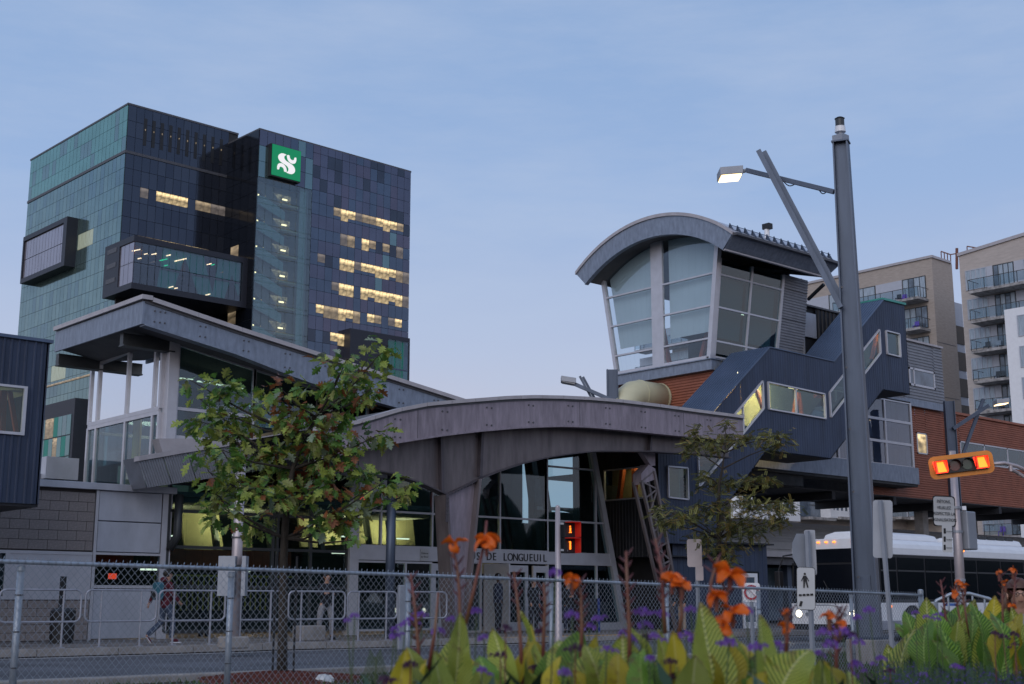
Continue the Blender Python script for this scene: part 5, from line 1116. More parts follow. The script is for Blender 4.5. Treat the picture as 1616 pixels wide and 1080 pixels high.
# stairwell behind clear glass
t_(MB().box(XS + .2, pB + 3.2, 0, XSt, pB + 3.4, ZST), 'stair_back_wall', mat('stair_wall', (.26, .22, .21), .8, var=.1, scale=.3))
t_(MB().box(XS + .1, pB + .2, 0, XS + .25, pB + 3.4, ZST), 'stair_side_wall', 'grey'); t_(MB().box(XSt - .1, pB + .1, 0, XSt, pB + 3.4, ZST), 'stair_side_wall', 'grey')
zz = ZST; jj = 0; stm = bpy.data.materials['stair_wall']
Wd = XSt - XS
M['stairpanel'] = mat('stair_panel', (.33, .42, .41), .6, var=.08)
while zz > 20:
    z1 = zz - FL
    t_(MB().prism([(XS + Wd * .02, pB + 1.6, zz - FL * .25), (XS + Wd * .55, pB + 1.6, z1 - FL * .05), (XS + Wd * .55, pB + 1.6, z1 + FL * .30), (XS + Wd * .30, pB + 1.6, zz - FL * .1), (XS + Wd * .02, pB + 1.6, zz - FL * .0)], (0, .2, 0)), 'stair_flight', 'beige' if False else stm)
    t_(MB().prism([(XS + Wd * .02, pB + .9, z1 + FL * .05), (XS + Wd * .60, pB + .9, z1 - FL * .40), (XS + Wd * .60, pB + .9, z1 - FL * .05), (XS + Wd * .2, pB + .9, z1 + FL * .35), (XS + Wd * .02, pB + .9, z1 + FL * .35)], (0, .1, 0)), 'stair_balustrade', 'stairpanel')
    t_(MB().box(XS + Wd * .5, pB + .4, z1 + FL * .15, XS + Wd * .83, pB + 3.2, z1 + FL * .22), 'landing', 'beige')
    t_(MB().box(XS + Wd * .55, pB + .9, z1 + FL * .40, XS + Wd * .64, pB + 1.1, z1 + FL * .45), 'tube_lamp', 'lamp')
    t_(MB().box(XS + Wd * .01, pB + .9, z1 + FL * .33, XS + Wd * .09, pB + 1.1, z1 + FL * .39), 'tube_lamp', 'lamp')
    t_(MB().box(XS + Wd * .5, pB + 3.0, z1 + FL * .25, XS + Wd * .83, pB + 3.15, z1 + FL * .75), 'glowing_landing_wall', 'litdim')  # landing light is put into the wall itself as a glow
    t_(MB().box(XS + Wd * .86, pB + .5, z1, XS + Wd * 1.0, pB + .6, z1 + FL), 'stair_panel', 'stairpanel')
    zz = z1
# --- framed bays
def bay(frame_pts, name_='bay'): pass
BY = -2.2
a_, b_, c2_, d_ = TF.U(103, 343, BY), TF.U(37, 375, BY), TF.U(38, 446, BY), TF.U(101, 419, BY)
y0, y1 = min(a_.y, d_.y), b_.y; z1, z0 = a_.z, d_.z
fw = .9
t_(MB().box(BY, y0, z1 - fw, 0, y1, z1).box(BY, y0, z0, 0, y1, z0 + fw).box(BY, y0, z0 + fw, 0, y0 + fw * 1.6, z1 - fw).box(BY, y1 - .4, z0 + fw, 0, y1, z1 - fw), 'bay_frame', 'bayframe')
nc = 13
for r_ in range(2):
    for c in range(nc):
        ya = lerp(y0 + fw * 1.6, y1 - .4, c / nc); yb2 = lerp(y0 + fw * 1.6, y1 - .4, (c + 1) / nc); za = lerp(z0 + fw, z1 - fw, r_ / 2); zb2 = lerp(z0 + fw, z1 - fw, (r_ + 1) / 2)
        t_(MB().box(BY + .3, ya + .05, za + .06, BY + .4, yb2 - .05, zb2 - .06), 'bay_pane', ('plum1', 'bayglass')[1] if 'bayglass' in M else 'plum1')
# corner bay: px 165..397, runs round the corner
def cbay():
    fo, lo = pB * .82, -2.6          # how far it stands out from the front and from the left face
    p_tl = TF.V(212, 371, fo); p_tr = TF.V(399, 411, fo); p_bl = TF.V(208, 455, fo); p_br = TF.V(397, 489, fo)
    xl = p_tl.x; xr = min(p_tr.x, XS - .1); z1 = p_tl.z; z0 = p_bl.z
    yb = TF.U(166, 395, xl).y
    fw = 1.0
    t_(MB().box(xl, fo, z1 - fw, xr, 0, z1).box(xl, fo, z0, xr, 0, z0 + fw).box(xr - fw, fo, z0 + fw, xr, 0, z1 - fw), 'bay_frame', 'bayframe')
    t_(MB().box(xl, 0, z1 - fw, 0 + .0, yb, z1), 'bay_frame', 'bayframe'); t_(MB().box(xl, 0, z0, 0, yb, z0 + fw), 'bay_frame', 'bayframe')
    ys = TF.U(187, 420, xl).y
    t_(MB().box(xl, ys, z0 + fw, 0, yb, z1 - fw), 'bay_end', 'bayframe')
    for k in range(3): t_(MB().box(xl - .05, ys + 1, z0 + 2.2 + k * 2.6, xl, yb - 1, z0 + 3.0 + k * 2.6), 'bay_louvre', 'lead')
    zm_ = (z0 + z1) / 2
    # side panes
    for c in range(3):
        for r_ in range(2):
            ya, yb3 = lerp(fo + .3, ys, c / 3), lerp(fo + .3, ys, (c + 1) / 3); za, zb3 = (z0 + fw, zm_) if r_ == 0 else (zm_, z1 - fw)
            t_(MB().box(xl + .2, ya + .05, za + .05, xl + .3, yb3 - .05, zb3 - .05), 'bay_pane', 'bayglass')
    ncb = 16
    for c in range(ncb):
        for r_ in range(2):
            xa, xb = lerp(xl + .3, xr - fw, c / ncb), lerp(xl + .3, xr - fw, (c + 1) / ncb); za, zb3 = (z0 + fw, zm_) if r_ == 0 else (zm_, z1 - fw)
            t_(MB().box(xa + .04, fo + .2, za + .05, xb - .04, fo + .25, zb3 - .05), 'bay_pane', 'glass_bay')
    t_(MB().box(xl + .3, -.16, z0 + fw, xr - fw, -.13, z1 - fw), 'bay_back_wall', mat('bay_inner', (.15, .15, .21), .7, var=.35, scale=.5, stretch=(1, 1, 1)))
    t_(MB().box(xl + .3, fo + .5, zm_ - .2, xr - fw, 0, zm_ + .1), 'bay_floor', 'int_dark')
    # tilted green columns
    for px, top, w in ((268, -8, 14), (316, 10, 13), (352, -8, 11), (380, 8, 9)):
        a1, a0 = TF.V(px - top, 400, fo + 1).x, TF.V(px + top, 470, fo + 1).x; ww = w * .105
        t_(MB().prism([(a0 - ww, fo + 1.0, z0 + fw), (a0 + ww, fo + 1.0, z0 + fw), (a1 + ww * 1.4, fo + 1.0, z1 - fw), (a1 - ww * 1.4, fo + 1.0, z1 - fw)], (0, .3, 0)), 'green_column', 'greencol')
    rl = random.Random(5)
    for (px, py, l, mt) in ((215, 395, 1.4, 'lamp'), (243, 401, .9, 'lamp'), (258, 410, 1.4, 'greenlamp'), (285, 410, 2.2, 'lamp'), (266, 403, .8, 'lamp'), (330, 417, .9, 'lamp'), (336, 418, .6, 'greenlamp'), (220, 408, .6, 'lamp'), (240, 414, .9, 'litdim'), (262, 419, .6, 'greenlamp'), (270, 453, .8, 'lamp'), (278, 455, .5, 'lamp'), (328, 465, .9, 'lamp'), (230, 401, .6, 'lamp'), (350, 430, .5, 'litdim')):
        p = TF.V(px, py, fo + .8); t_(MB().beam((p.x - l / 2, fo + .8, p.z - l * .22), (p.x + l / 2, fo + .8, p.z + l * .18), .1, .16), 'tube_lamp', mt)
    for (px, py, s) in ((281, 400, 1.0), (283, 425, 1.2), (218, 392, .8), (262, 440, .9)):
        p = TF.V(px, py, fo + 2.4); t_(MB().box(p.x - s, fo + 2.4, p.z - s * 1.4, p.x + s, fo + 2.5, p.z + s), 'orange_wall', 'dimorange')
    # dark slot below the bay and small lower volume
    q = TF.V(185, 470, -.5)
    t_(MB().box(-.4, -.4, z0 - 1.8, 6, -.1, z0), 'dark_slot', 'black')
M['greencol'] = mat('green_column', (.02, .16, .13), .5, emit=(0, .12, .09), es=.3); M['greenlamp'] = lamp_mat('green_lamp', (0, 1.0, .35), 1.2); M['dimorange'] = mat('orange_inner_wall', (.30, .12, .07), .7)  # green columns are no lamps; a faint glow is put into their material
cbay()
# lower right bay with green fins
RY = pB - 2.0
p0, p1 = TF.V(553, 518, RY), TF.V(647, 536, RY); zz1 = p0.z; xm = TF.V(612, 560, RY).x
t_(MB().box(p0.x, RY, 3, xm, pB, zz1), 'bay_frame', 'bayframe'); t_(MB().box(xm, RY, zz1 - .8, p1.x, pB + 6, zz1), 'bay_frame', 'bayframe'); t_(MB().box(p1.x - .3, RY, 3, p1.x, RY + .3, zz1 - .8), 'bay_frame', 'bayframe')
for k in range(4): t_(MB().prism([(xm + .8 + k * 1.0, RY + 1.2, zz1 - 16), (xm + 1.3 + k * 1.0, RY + 1.2, zz1 - 16), (xm + 1.9 + k * 1.0, RY + 1.2, zz1 - .8), (xm + 1.1 + k * 1.0, RY + 1.2, zz1 - .8)], (0, .3, 0)), 'green_fin', 'greenfin')
for z in (zz1 - 6.5, zz1 - 13): t_(MB().box(xm, RY, z, p1.x, RY + .15, z + .3), 'bay_transom', 'steelpole')
for k in range(3): t_(MB().box(lerp(xm, p1.x, k / 3) + .1, RY + .05, 3, lerp(xm, p1.x, (k + 1) / 3) - .1, RY + .1, zz1 - .8), 'bay_pane', 'glass_t')
t_(MB().box(XR - .01, pB, 3, XR + .1, pB + 8, zz1 - 1), 'side_wall', 'plum2')
# lower left dark bay
LX = -3.0; q0, q1, q2 = TF.U(119, 628, LX), TF.U(70, 640, LX), TF.U(116, 720, LX)
t_(MB().box(LX, q0.y, 5, 0, q0.y + 25, q0.z), 'bay_frame', 'bayframe'); 
y0_, z1_ = TF.U(112, 668, LX - .05).y, TF.U(112, 652, LX - .05).z
for c in range(7):
    for r_ in range(4):
        mt = ('bayteal', 'greencol', 'bayteal', 'teal3')[(c + r_ * 2) % 4]
        if (c, r_) in ((4, 3), (5, 3), (3, 2), (2, 0)): mt = 'litdim'
        t_(MB().box(LX - .1, y0_ + c * 1.7, z1_ - (4 - r_) * 3.6, LX, y0_ + c * 1.7 + 1.6, z1_ - (3 - r_) * 3.6 - .2), 'bay_pane', mt)
t_(MB().box(-.3, 6, TF.U(110, 600, 0).z - .3, -.1, 30, TF.U(110, 600, 0).z), 'amber_strip', 'litdim')
# green sign
SY = pB - 1.0
s0, s1, s2 = TF.V(428, 226, SY), TF.V(475, 238, SY), TF.V(426, 277, SY)
sg = t_(MB().box(s0.x, SY, s2.z, s1.x, pB - .1, s0.z), 'sign_box', 'black')
sz = (s0.z - s2.z); sw = s1.x - s0.x; cxs, czs = (s0.x + s1.x) / 2, (s0.z + s2.z) / 2
MB().box(s0.x + .25, SY - .12, s2.z + .25, s1.x - .05, SY, s0.z - .1).build('sign_face', 'signgreen', sg, org=(0, 0, 0))
# emblem outline in a unit square (x right, y up), traced as thick ribbons
def arc_pts(cx, cy, r, a0, a1, n=10): return [(cx + r * math.cos(R(lerp(a0, a1, i / n))), cy + r * math.sin(R(lerp(a0, a1, i / n)))) for i in range(n + 1)]
def crescent(o, i_): return o + i_[::-1]
shapes = []
# upper S: rounded back at left, narrowing into the diagonal and swelling at lower right
s_top = [(.43, .93), (.28, .95), (.15, .90), (.07, .79), (.06, .66), (.12, .55), (.24, .46), (.42, .40), (.53, .35), (.60, .26), (.60, .14), (.55, .06), (.47, .03)]
s_in = [(.47, .03), (.60, -.01), (.76, -.01), (.88, .07), (.93, .20), (.91, .33), (.82, .45), (.68, .52), (.52, .57), (.41, .63), (.35, .72), (.36, .84), (.47, .91), (.43, .93)]
def smoothp(p, it=2):
    for _ in range(it):
        q = []
        for a, b in zip(p, p[1:] + p[:1]): q += [(a[0] * .75 + b[0] * .25, a[1] * .75 + b[1] * .25), (a[0] * .25 + b[0] * .75, a[1] * .25 + b[1] * .75)]
        p = q
    return p
shapes.append(smoothp(s_top[:-1] + s_in[:-1][0:1] + s_in[1:-1]))
shapes.append(smoothp([(.50, .93), (.62, .93), (.63, .82), (.68, .74), (.78, .71), (.86, .76), (.88, .88), (.90, .90), (.97, .90), (.97, .72), (.91, .58), (.78, .54), (.64, .58), (.54, .69), (.50, .82)], 1))
shapes.append(smoothp([(.50, .03), (.38, .03), (.37, .14), (.32, .22), (.22, .25), (.14, .20), (.12, .08), (.10, .06), (.03, .06), (.03, .24), (.09, .38), (.22, .42), (.36, .38), (.46, .27), (.50, .14)], 1))
em = sz * .60
for sh2 in shapes:
    P_ = [(s0.x + sw * .19 + x * sw * .66, SY - .13, s2.z + sz * .20 + y * em) for x, y in sh2]
    MB().prism(P_, (0, -.12, 0)).build('sign_emblem', 'signwhite', sg, org=(0, 0, 0))

# ================================================================ APARTMENT BUILDINGS behind the walkway
def strings_windows(): pass
ap = thing('apartment_building', 'tan brick apartment block with stacked balconies and pale window bays at the right edge', 'apartments', (100, 90, 0))
a_p = lambda mb, n, m, **k: mb.build(n, m, ap, **k)
# right block: face on plane x = RU
c0 = D(1513, 405, 118); RU = c0.x; RY0 = c0.y
def rp3(px, py): return U(px, py, RU)
zr_ = c0.z
# parapet rises along the face; near end beyond the frame
pe = rp3(1616, 373); 
ys0, ys1 = RY0, RY0 - 34
par = lambda y: zr_ + (pe.z - zr_) * (y - RY0) / (pe.y - RY0)
a_p(MB().prism([(RU, ys0, 0), (RU, ys1, 0), (RU, ys1, par(ys1)), (RU, ys0, zr_)], (14, 0, 0)), 'wall', 'brick2')
a_p(MB().prism([(RU - .15, ys0 + .1, zr_), (RU - .15, ys1, par(ys1)), (RU - .15, ys1, par(ys1) + .3), (RU - .15, ys0 + .1, zr_ + .3)], (1, 0, 0)), 'coping', 'flash')
ST_ = (rp3(1545, 477).z - rp3(1545, 524).z)
zw = rp3(1524, 428).z      # head of the first window row
def P3(y, z, off=0): return (RU - off, y, z)
def window(parent, fu, ya, yb, z0, z1, nmull=3, m='curtain', off=.0, ax='x', dark=None):
    """window recessed on plane x=fu, between ya and yb (ya nearer)"""
    if ya > yb: ya, yb = yb, ya
    mb = MB(); w = .07
    mb.box(fu - .08, ya, z0, fu + .02, yb, z0 + w).box(fu - .08, ya, z1 - w, fu + .02, yb, z1)
    for k in range(nmull + 1):
        y = lerp(ya, yb, k / nmull); mb.box(fu - .083, y - w / 2, z0, fu + .02, y + w / 2, z1)
    o = mb.build('window', 'framedark' if dark else 'pale', parent)
    for k in range(nmull):
        ma = m if not (dark and k in dark) else 'resglass'
        MB().box(fu - .05, lerp(ya, yb, k / nmull) + w / 2, z0 + w, fu - .03, lerp(ya, yb, (k + 1) / nmull) - w / 2, z1 - w).build('pane', ma, o)
def balcony(parent, fu, ya, yb, z, out_=1.7, furn=0):
    if ya > yb: ya, yb = yb, ya
    b = MB().box(fu - out_, ya, z - .25, fu, yb, z).build('balcony', 'slab', parent)
    r = MB(); zt_ = z + 1.05
    n = max(2, round((yb - ya) / 1.5))
    for k in range(n + 1): y = lerp(ya, yb, k / n); r.box(fu - out_ + .0, y - .025, z, fu - out_ + .05, y + .025, zt_)
    for y in (ya, yb): r.box(fu - out_, y - .02, zt_ - .05, fu, y + .02, zt_); r.box(fu - out_ / 2, y - .02, z, fu - out_ / 2 + .05, y + .02, zt_)
    r.box(fu - out_, ya, zt_ - .05, fu - out_ + .06, yb, zt_); r.build('railing', 'framedark', b)
    MB().box(fu - out_ + .02, ya + .05, z + .12, fu - out_ + .03, yb - .05, zt_ - .08).build('glass_guard', 'glass_rail', b)
    rr = random.Random(int(z * 10 + ya))
    for k in range(furn):
        y = rr.uniform(ya + .6, yb - .6); h = rr.uniform(.5, .9); x = fu - rr.uniform(.5, 1.2)
        MB().box(x, y - .25, z + .4, x + .45, y + .25, z + .46).box(x + .40, y - .25, z + .46, x + .45, y + .25, z + .9).box(x, y - .25, z, x + .05, y - .2, z + .4).box(x, y + .2, z, x + .05, y + .25, z + .4).build('balcony_chair', ('framedark', 'black', 'salvia', 'pale')[rr.randrange(4)], b)
ww0, ww1 = rp3(1524.5, 440).y, rp3(1557, 440).y
d0, d1 = rp3(1557, 430).y, rp3(1567, 430).y; e0_, e1_ = rp3(1568, 430).y, rp3(1600, 430).y
for k in range(9):
    zt_ = zw - k * ST_; z0 = zt_ - 1.9
    if zt_ < 3: break
    window(ap, RU, ww0, ww1, z0, zt_, 4)
    a_p(MB().box(RU - .06, min(d0, d1), z0 - .4, RU, max(d0, d1), zt_), 'pale_panel', 'pale')
    window(ap, RU, e0_, e1_, z0 - .4, zt_, 4, 'curtain', dark=(3, 1) if k % 2 else (3,))
    a_p(MB().box(RU - .06, rp3(1601, 430).y - .9, z0 - .4, RU, rp3(1601, 430).y, zt_), 'pale_panel', 'pale')
    window(ap, RU, rp3(1601, 430).y - .9, rp3(1601, 430).y - 8, z0 - .4, zt_, 5)
    bn, bf = (rp3(1608, 430).y - 7, rp3(1544, 450).y) if k < 2 else (rp3(1606, 560).y, rp3(1550, 560).y)
    balcony(ap, RU, bn, bf, z0 - .55, 1.9, 3 if k < 2 else 2)
# white bay column at the right edge from the third floor down
zz_ = rp3(1604, 489).z - .3
a_p(MB().box(RU - 2.0, rp3(1640, 520).y - 6, 0, RU - .01, rp3(1604, 520).y, zz_), 'white_bay', 'white')
for k in range(7): window(ap, RU - 2.0, rp3(1604, 520).y - 1.2, rp3(1604, 520).y - 4.2, zz_ - 2.6 - k * ST_, zz_ - .7 - k * ST_, 2)
# recess between the blocks
LVv = D(1470, 407, 128); LUU = LVv.x; ry = LVv.y + .6; rx0 = V(1502, 418, LVv.y).x
rx1 = V(1522, 418, LVv.y).x; a_p(MB().box(rx0, ry, 0, rx1, ry + .5, zr_ - 1.2), 'recess_wall', 'pale')
for k in range(8): a_p(MB().box(rx0 + .4, ry - .08, zr_ - 5.6 - k * ST_, rx1, ry, zr_ - 3.7 - k * ST_), 'stair_window', mat('brown_louvre%d' % k, (.07, .05, .035), .6) if k == 0 else bpy.data.materials['brown_louvre0'])
# left block
ap2 = thing('apartment_block', 'lower tan brick apartment block with railed balconies seen between the lookout and lamp mast', 'apartments', (LVv.x, LVv.y, 0))
p2 = lambda mb, n, m, **k: mb.build(n, m, ap2, **k)
def lp(px, py): return U(px, py, LUU)
ty1 = lp(1275, 449).y; LX1 = V(1502, 418, LVv.y).x - .3
p2(MB().box(LUU, LVv.y, 0, LX1 + .3, ty1 + 20, LVv.z), 'wall', 'brick'); p2(MB().box(LUU - .15, LVv.y - .15, LVv.z, LX1, ty1 + 20, LVv.z + .25), 'coping', 'flash')
for k in (1, 2, 3): p2(MB().box(LUU - .01, LVv.y - .02, LVv.z - 3.2 - k * ST_ * 2, LX1, LVv.y + .01, LVv.z - 3.15 - k * ST_ * 2), 'expansion_joint', 'lead')
zk = lp(1465, 434).z; sts = lp(1465, 434).z - lp(1465, 482).z
for k in range(8):
    zt_ = zk - k * sts; z0 = zt_ - 2.3
    if zt_ < 3: break
    yA, yB = lp(1461, 450).y, lp(1425, 450).y
    window(ap2, LUU, yA, yB, z0, zt_, 4, dark=(0, 1) if k % 2 else (2,))
    p2(MB().box(LUU - .06, yB + .1, z0, LUU, yB + 3.2, zt_), 'pale_panel', 'pale')
    window(ap2, LUU, yB + 3.3, yB + 9, z0, zt_, 4, dark=(2,)); p2(MB().box(LUU - .06, yB + 9.1, z0, LUU, yB + 12, zt_), 'pale_panel', 'pale'); window(ap2, LUU, yB + 12.1, yB + 20, z0, zt_, 5); window(ap2, LUU, yB + 24, yB + 34, z0, zt_, 6); p2(MB().box(LUU - .06, yB + 34.1, z0, LUU, yB + 37, zt_), 'pale_panel', 'pale')
    balcony(ap2, LUU, lp(1465, 460).y, lp(1330, 460).y if k == 0 else lp(1432, 500).y, z0 - .2, 2.0, 5 if k == 0 else 2)
    balcony(ap2, LUU, yB + 24, yB + 36, z0 - .2, 2.0, 0)
# rooftop railing frames
rr_ = thing('rooftop_railing', 'thin red brown guard railing on the roof between the two apartment blocks', 'railing', (LVv.x + 4, LVv.y, LVv.z))
def dd(px, py): return D(px, py, 135)
for a, b, n in (((1485, 397, 1500, 402), (1486, 412, 1500, 417), 4), ((1526, 389, 1545, 392), (1526, 400, 1545, 404), 3)):
    A, B, C2, D2 = dd(a[0], a[1]), dd(a[2], a[3]), dd(b[0], b[1]) - Vector((0, 0, 1.4)), dd(b[2], b[3]) - Vector((0, 0, 1.4))
    m = MB().beam(A, B, .1, .1)
    for k in range(n): m.beam(lerp(A, B, k / (n - 1)), lerp(C2, D2, k / (n - 1)), .08, .08)
    m.build('guard_panel', 'stalk', rr_)
MB().beam(dd(1510, 392), dd(1510, 425), .22, .22).build('post', 'stalk', rr_); MB().beam(dd(1500, 402), dd(1530, 397), .1, .1).build('rail', 'stalk', rr_)
# pale houses visible under the walkway
hs_ = thing('white_framed_block', 'white framed apartment front with dark windows seen under the walkway', 'apartments', (80, 70, 0))
def hq(px, py, v=72): return V(px, py, v)
HV = 72.0
h0, h1 = hq(1145, 800), hq(1385, 800); zg1, zg0_ = hq(1300, 740).z, hq(1300, 835).z
MB().box(h0.x, HV, 0, h1.x + 70, HV + 8, hq(1300, 745).z).build('wall', 'brick2', hs_)
for px0, px1, a, b in ((1150, 1244, 775, 818), (1294, 1336, 789, 818)):
    q, w_ = hq(px0, b), hq(px1, a); z0, z1 = min(hq(px0, b).z, hq(px1, b).z), max(q.z, w_.z) + .8
    f = MB().box(q.x, HV - 1.2, z0, w_.x, HV, z0 + .7).box(q.x, HV - 1.2, z0 + .7, q.x + .5, HV, z1).box(w_.x - .5, HV - 1.2, z0 + .7, w_.x, HV, z1).box(q.x + .5, HV - 1.2, z1 - .6, w_.x - .5, HV, z1).build('white_bay', 'white', hs_)
    MB().box(q.x + .5, HV - .9, z0 + .7, w_.x - .5, HV - .8, z1 - .6).build('pane', 'resglass', hs_)
    for k in range(1, 5): MB().box(lerp(q.x + .5, w_.x - .5, k / 5) - .08, HV - 1.0, z0 + .7, lerp(q.x + .5, w_.x - .5, k / 5) + .08, HV - .9, z1 - .6).build('window_bar', 'white', hs_)
for k in range(8):
    px = 1260 + k * 48; q = hq(px, 815); MB().box(q.x, HV - .1, q.z, q.x + 3.4, HV, q.z + 2.2).build('window', 'curtain' if k % 2 else 'resglass', hs_)
    MB().box(q.x - .3, HV - 1.5, q.z - .35, q.x + 3.8, HV, q.z - .1).build('balcony', 'slab', hs_); MB().box(q.x - .3, HV - 1.5, q.z + .9, q.x + 3.8, HV - 1.45, q.z + .97).build('railing', 'framedark', hs_)
# ================================================================ BUS
BX, BY0, BW, BL = 32.8, 21.7, 2.55, 12.2
bus = thing('city_bus', 'white city bus with lit headlamps and amber roof lights waiting at the terminal', 'bus', (BX, BY0, 0))
bb = lambda mb, n, m, par=None, **k: mb.build(n, m, par or bus, **k)
WF, WR = BX + 2.5, BX + 8.9
def sidepoly(x0, x1, z0, z1): return [(x0, BY0, z0), (x1, BY0, z0), (x1, BY0, z1), (x0, BY0, z1)]
# body: lower skirt with wheel openings, belt, roof with rounded shoulders
def arch_strip(xc, r=.60):
    pts = [(xc - r, .34)] + [(xc - r * math.cos(t), .48 + r * math.sin(t) * .95) for t in (R(0), R(25), R(50), R(75), R(105), R(130), R(155), R(180))] + [(xc + r, .34)]; return pts
low = [(BX + .02, .34)] + arch_strip(WF) + arch_strip(WR) + [(BX + BL, .34), (BX + BL, 1.12), (BX + .02, 1.12)]
body = MB().prism([(x, BY0, z) for x, z in low], (0, .06, 0)).prism([(x, BY0 + BW - .06, z) for x, z in low], (0, .06, 0))
cs = [(0, 2.52), (0, 2.72), (.05, 2.84), (.16, 2.93), (.32, 2.98), (BW - .32, 2.98), (BW - .16, 2.93), (BW - .05, 2.84), (BW, 2.72), (BW, 2.52)]
body.prism([(BX + .10, BY0 + y, z) for y, z in cs], (BL - .1, 0, 0))
fcs = [(0, .45), (.0, 1.12), (BW, 1.12), (BW, .45)]
body.prism([(BX - .10, BY0 + .10, .40), (BX - .10, BY0 + BW - .10, .40), (BX - .10, BY0 + BW - .10, 1.05), (BX - .10, BY0 + .10, 1.05)], (.25, 0, 0))
body.box(BX - .06, BY0 + .03, .36, BX + .1, BY0 + BW - .03, 1.12)
bb(body, 'body', 'white', bevel=.02)
bb(MB().box(BX + .12, BY0 + .05, .9, BX + BL - .1, BY0 + BW - .05, 2.5), 'cabin', mat('bus_interior', (.014, .015, .017), .8))
bb(MB().box(BX + .3, BY0 + .1, .32, BX + BL, BY0 + BW - .1, .42), 'floor_pan', 'black')
bb(MB().box(BX + .6, BY0 - .006, .36, WF - .66, BY0, .60).box(WF + .68, BY0 - .006, .36, WR - .66, BY0, .60), 'skirt', 'rail')
# side windows
wb0, wb1 = 1.16, 2.50
bb(MB().box(BX + .12, BY0 + .0, 1.12, BX + BL, BY0 + .03, 2.52), 'window_band', 'black')
x = BX + .9; k = 0
while x < BX + BL - 1.4:
    w = 1.45 if k else .8
    q = MB().box(x, BY0 - .012, wb0 + .06, x + w, BY0 - .002, wb0 + .86).build('side_window', 'onyx', bus); MB().box(x, BY0 - .012, wb0 + .92, x + w, BY0 - .002, wb1 - .06).build('vent_pane', 'onyx', q)
    MB().box(x, BY0 - .02, wb0 + .87, x + w, BY0 - .003, wb0 + .91).build('window_rail', 'framedark', q)
    x += w + .09; k += 1
# front: windscreen, destination sign, mask
fr_ = [(BX - .08, 1.10), (BX + .10, 2.10)]
bb(MB().prism([(BX - .09, BY0 + .14, 1.12), (BX - .09, BY0 + BW - .14, 1.12), (BX + .06, BY0 + BW - .10, 2.22), (BX + .06, BY0 + .10, 2.22)], (.02, 0, 0)), 'windscreen', 'onyx')
bb(MB().prism([(BX - .06, BY0 + .04, 1.10), (BX - .06, BY0 + BW - .04, 1.10), (BX + .09, BY0 + BW - .02, 2.26), (BX + .09, BY0 + .02, 2.26)], (.03, 0, 0)), 'front_mask', 'black')
bb(MB().prism([(BX + .05, BY0 + .10, 2.28), (BX + .05, BY0 + BW - .10, 2.28), (BX + .08, BY0 + BW - .12, 2.68), (BX + .08, BY0 + .12, 2.68)], (.03, 0, 0)), 'destination_display', 'onyx')
bb(MB().box(BX + .06, BY0 + .02, 2.22, BX + .2, BY0 + BW - .02, 2.29), 'front_mask', 'black')
bb(MB().box(BX - .14, BY0 + .1, .33, BX + .05, BY0 + BW - .1, .50), 'bumper', 'black', bevel=.02)
for y in (BY0 + .34, BY0 + BW - .34):
    h = MB().tube([(BX - .13, y, .80), (BX - .09, y, .80)], .105, 14).build('headlight', 'headlamp', bus); MB().tube([(BX - .125, y, .80), (BX - .08, y, .80)], .13, 14).build('headlight_bezel', 'frame', h)
    s_ = -1 if y < BY0 + 1 else 1
    MB().tube([(BX - .12, y - s_ * .28, .78), (BX - .09, y - s_ * .28, .78)], .06, 10).build('dipped_lamp', 'signback', bus)
ld = bpy.data.lights.new('headlamp_beam', 'SPOT'); ld.energy = 40; ld.spot_size = R(70); ld.color = (1, .9, .7); lo_ = bpy.data.objects.new('headlamp_beam', ld); C.objects.link(lo_); lo_.location = (BX - .2, BY0 + BW - .34, .8); lo_.rotation_euler = (R(80), 0, R(90))
bb(MB().box(BX - .10, BY0 + .02, .78, BX + .0, BY0 + .14, .88), 'turn_signal', 'ledamber')
for y in (.35, 1.0, 1.28, 1.56, 2.2): bb(MB().box(BX + .05, BY0 + y - .045, 2.86 if 0.3 < y < 2.3 else 2.82, BX + .09, BY0 + y + .045, 2.90), 'marker_light', 'ledamber', bevel=.01)
bb(MB().tube([(BX + 5.6, BY0 - .03, 2.74), (BX + 5.6, BY0 + .01, 2.74)], .05, 10), 'side_marker', 'ledamber'); bb(MB().box(BX + 1.25, BY0 - .02, .98, BX + 1.36, BY0, 1.04), 'side_marker', 'ledamber')
for xw in (WF, WR):
    w = MB().tube([(xw, BY0 + .02, .48), (xw, BY0 + .30, .48)], .48, 28).build('wheel', 'black', bus)
    MB().tube([(xw, BY0 + .0, .48), (xw, BY0 + .05, .48)], .29, 22).build('rim', 'frame', w); MB().tube([(xw, BY0 - .05, .48), (xw, BY0 + .02, .48)], .13, 14).build('hub', 'petalred' if False else 'stalk', w)
    for a in range(8): t = a * R(45); MB().tube([(xw + .2 * math.cos(t), BY0 - .03, .48 + .2 * math.sin(t)), (xw + .2 * math.cos(t), BY0 + .01, .48 + .2 * math.sin(t))], .018, 6).build('wheel_nut', 'lead', w)
    MB().tube([(xw, BY0 + BW - .3, .48), (xw, BY0 + BW - .02, .48)], .48, 20).build('wheel', 'black', bus)
    bb(MB().box(xw - .6, BY0 + .06, .40, xw + .6, BY0 + .5, 1.08), 'wheel_well', 'black')
hv = [(.35, 2.98), (.45, 3.16), (.8, 3.24), (BW - .8, 3.24), (BW - .45, 3.16), (BW - .35, 2.98)]
bb(MB().prism([(BX + 1.2, BY0 + y, z) for y, z in hv], (3.6, 0, 0)), 'roof_unit', 'white', bevel=.05)
bb(MB().prism([(BX + 7.2, BY0 + y, z) for y, z in hv], (3.0, 0, 0)), 'roof_unit', 'white', bevel=.05)
for k in range(4): bb(MB().box(BX + 7.5 + k * .6, BY0 + .46, 3.17, BX + 7.95 + k * .6, BY0 + .9, 3.26), 'roof_grille', 'framedark')
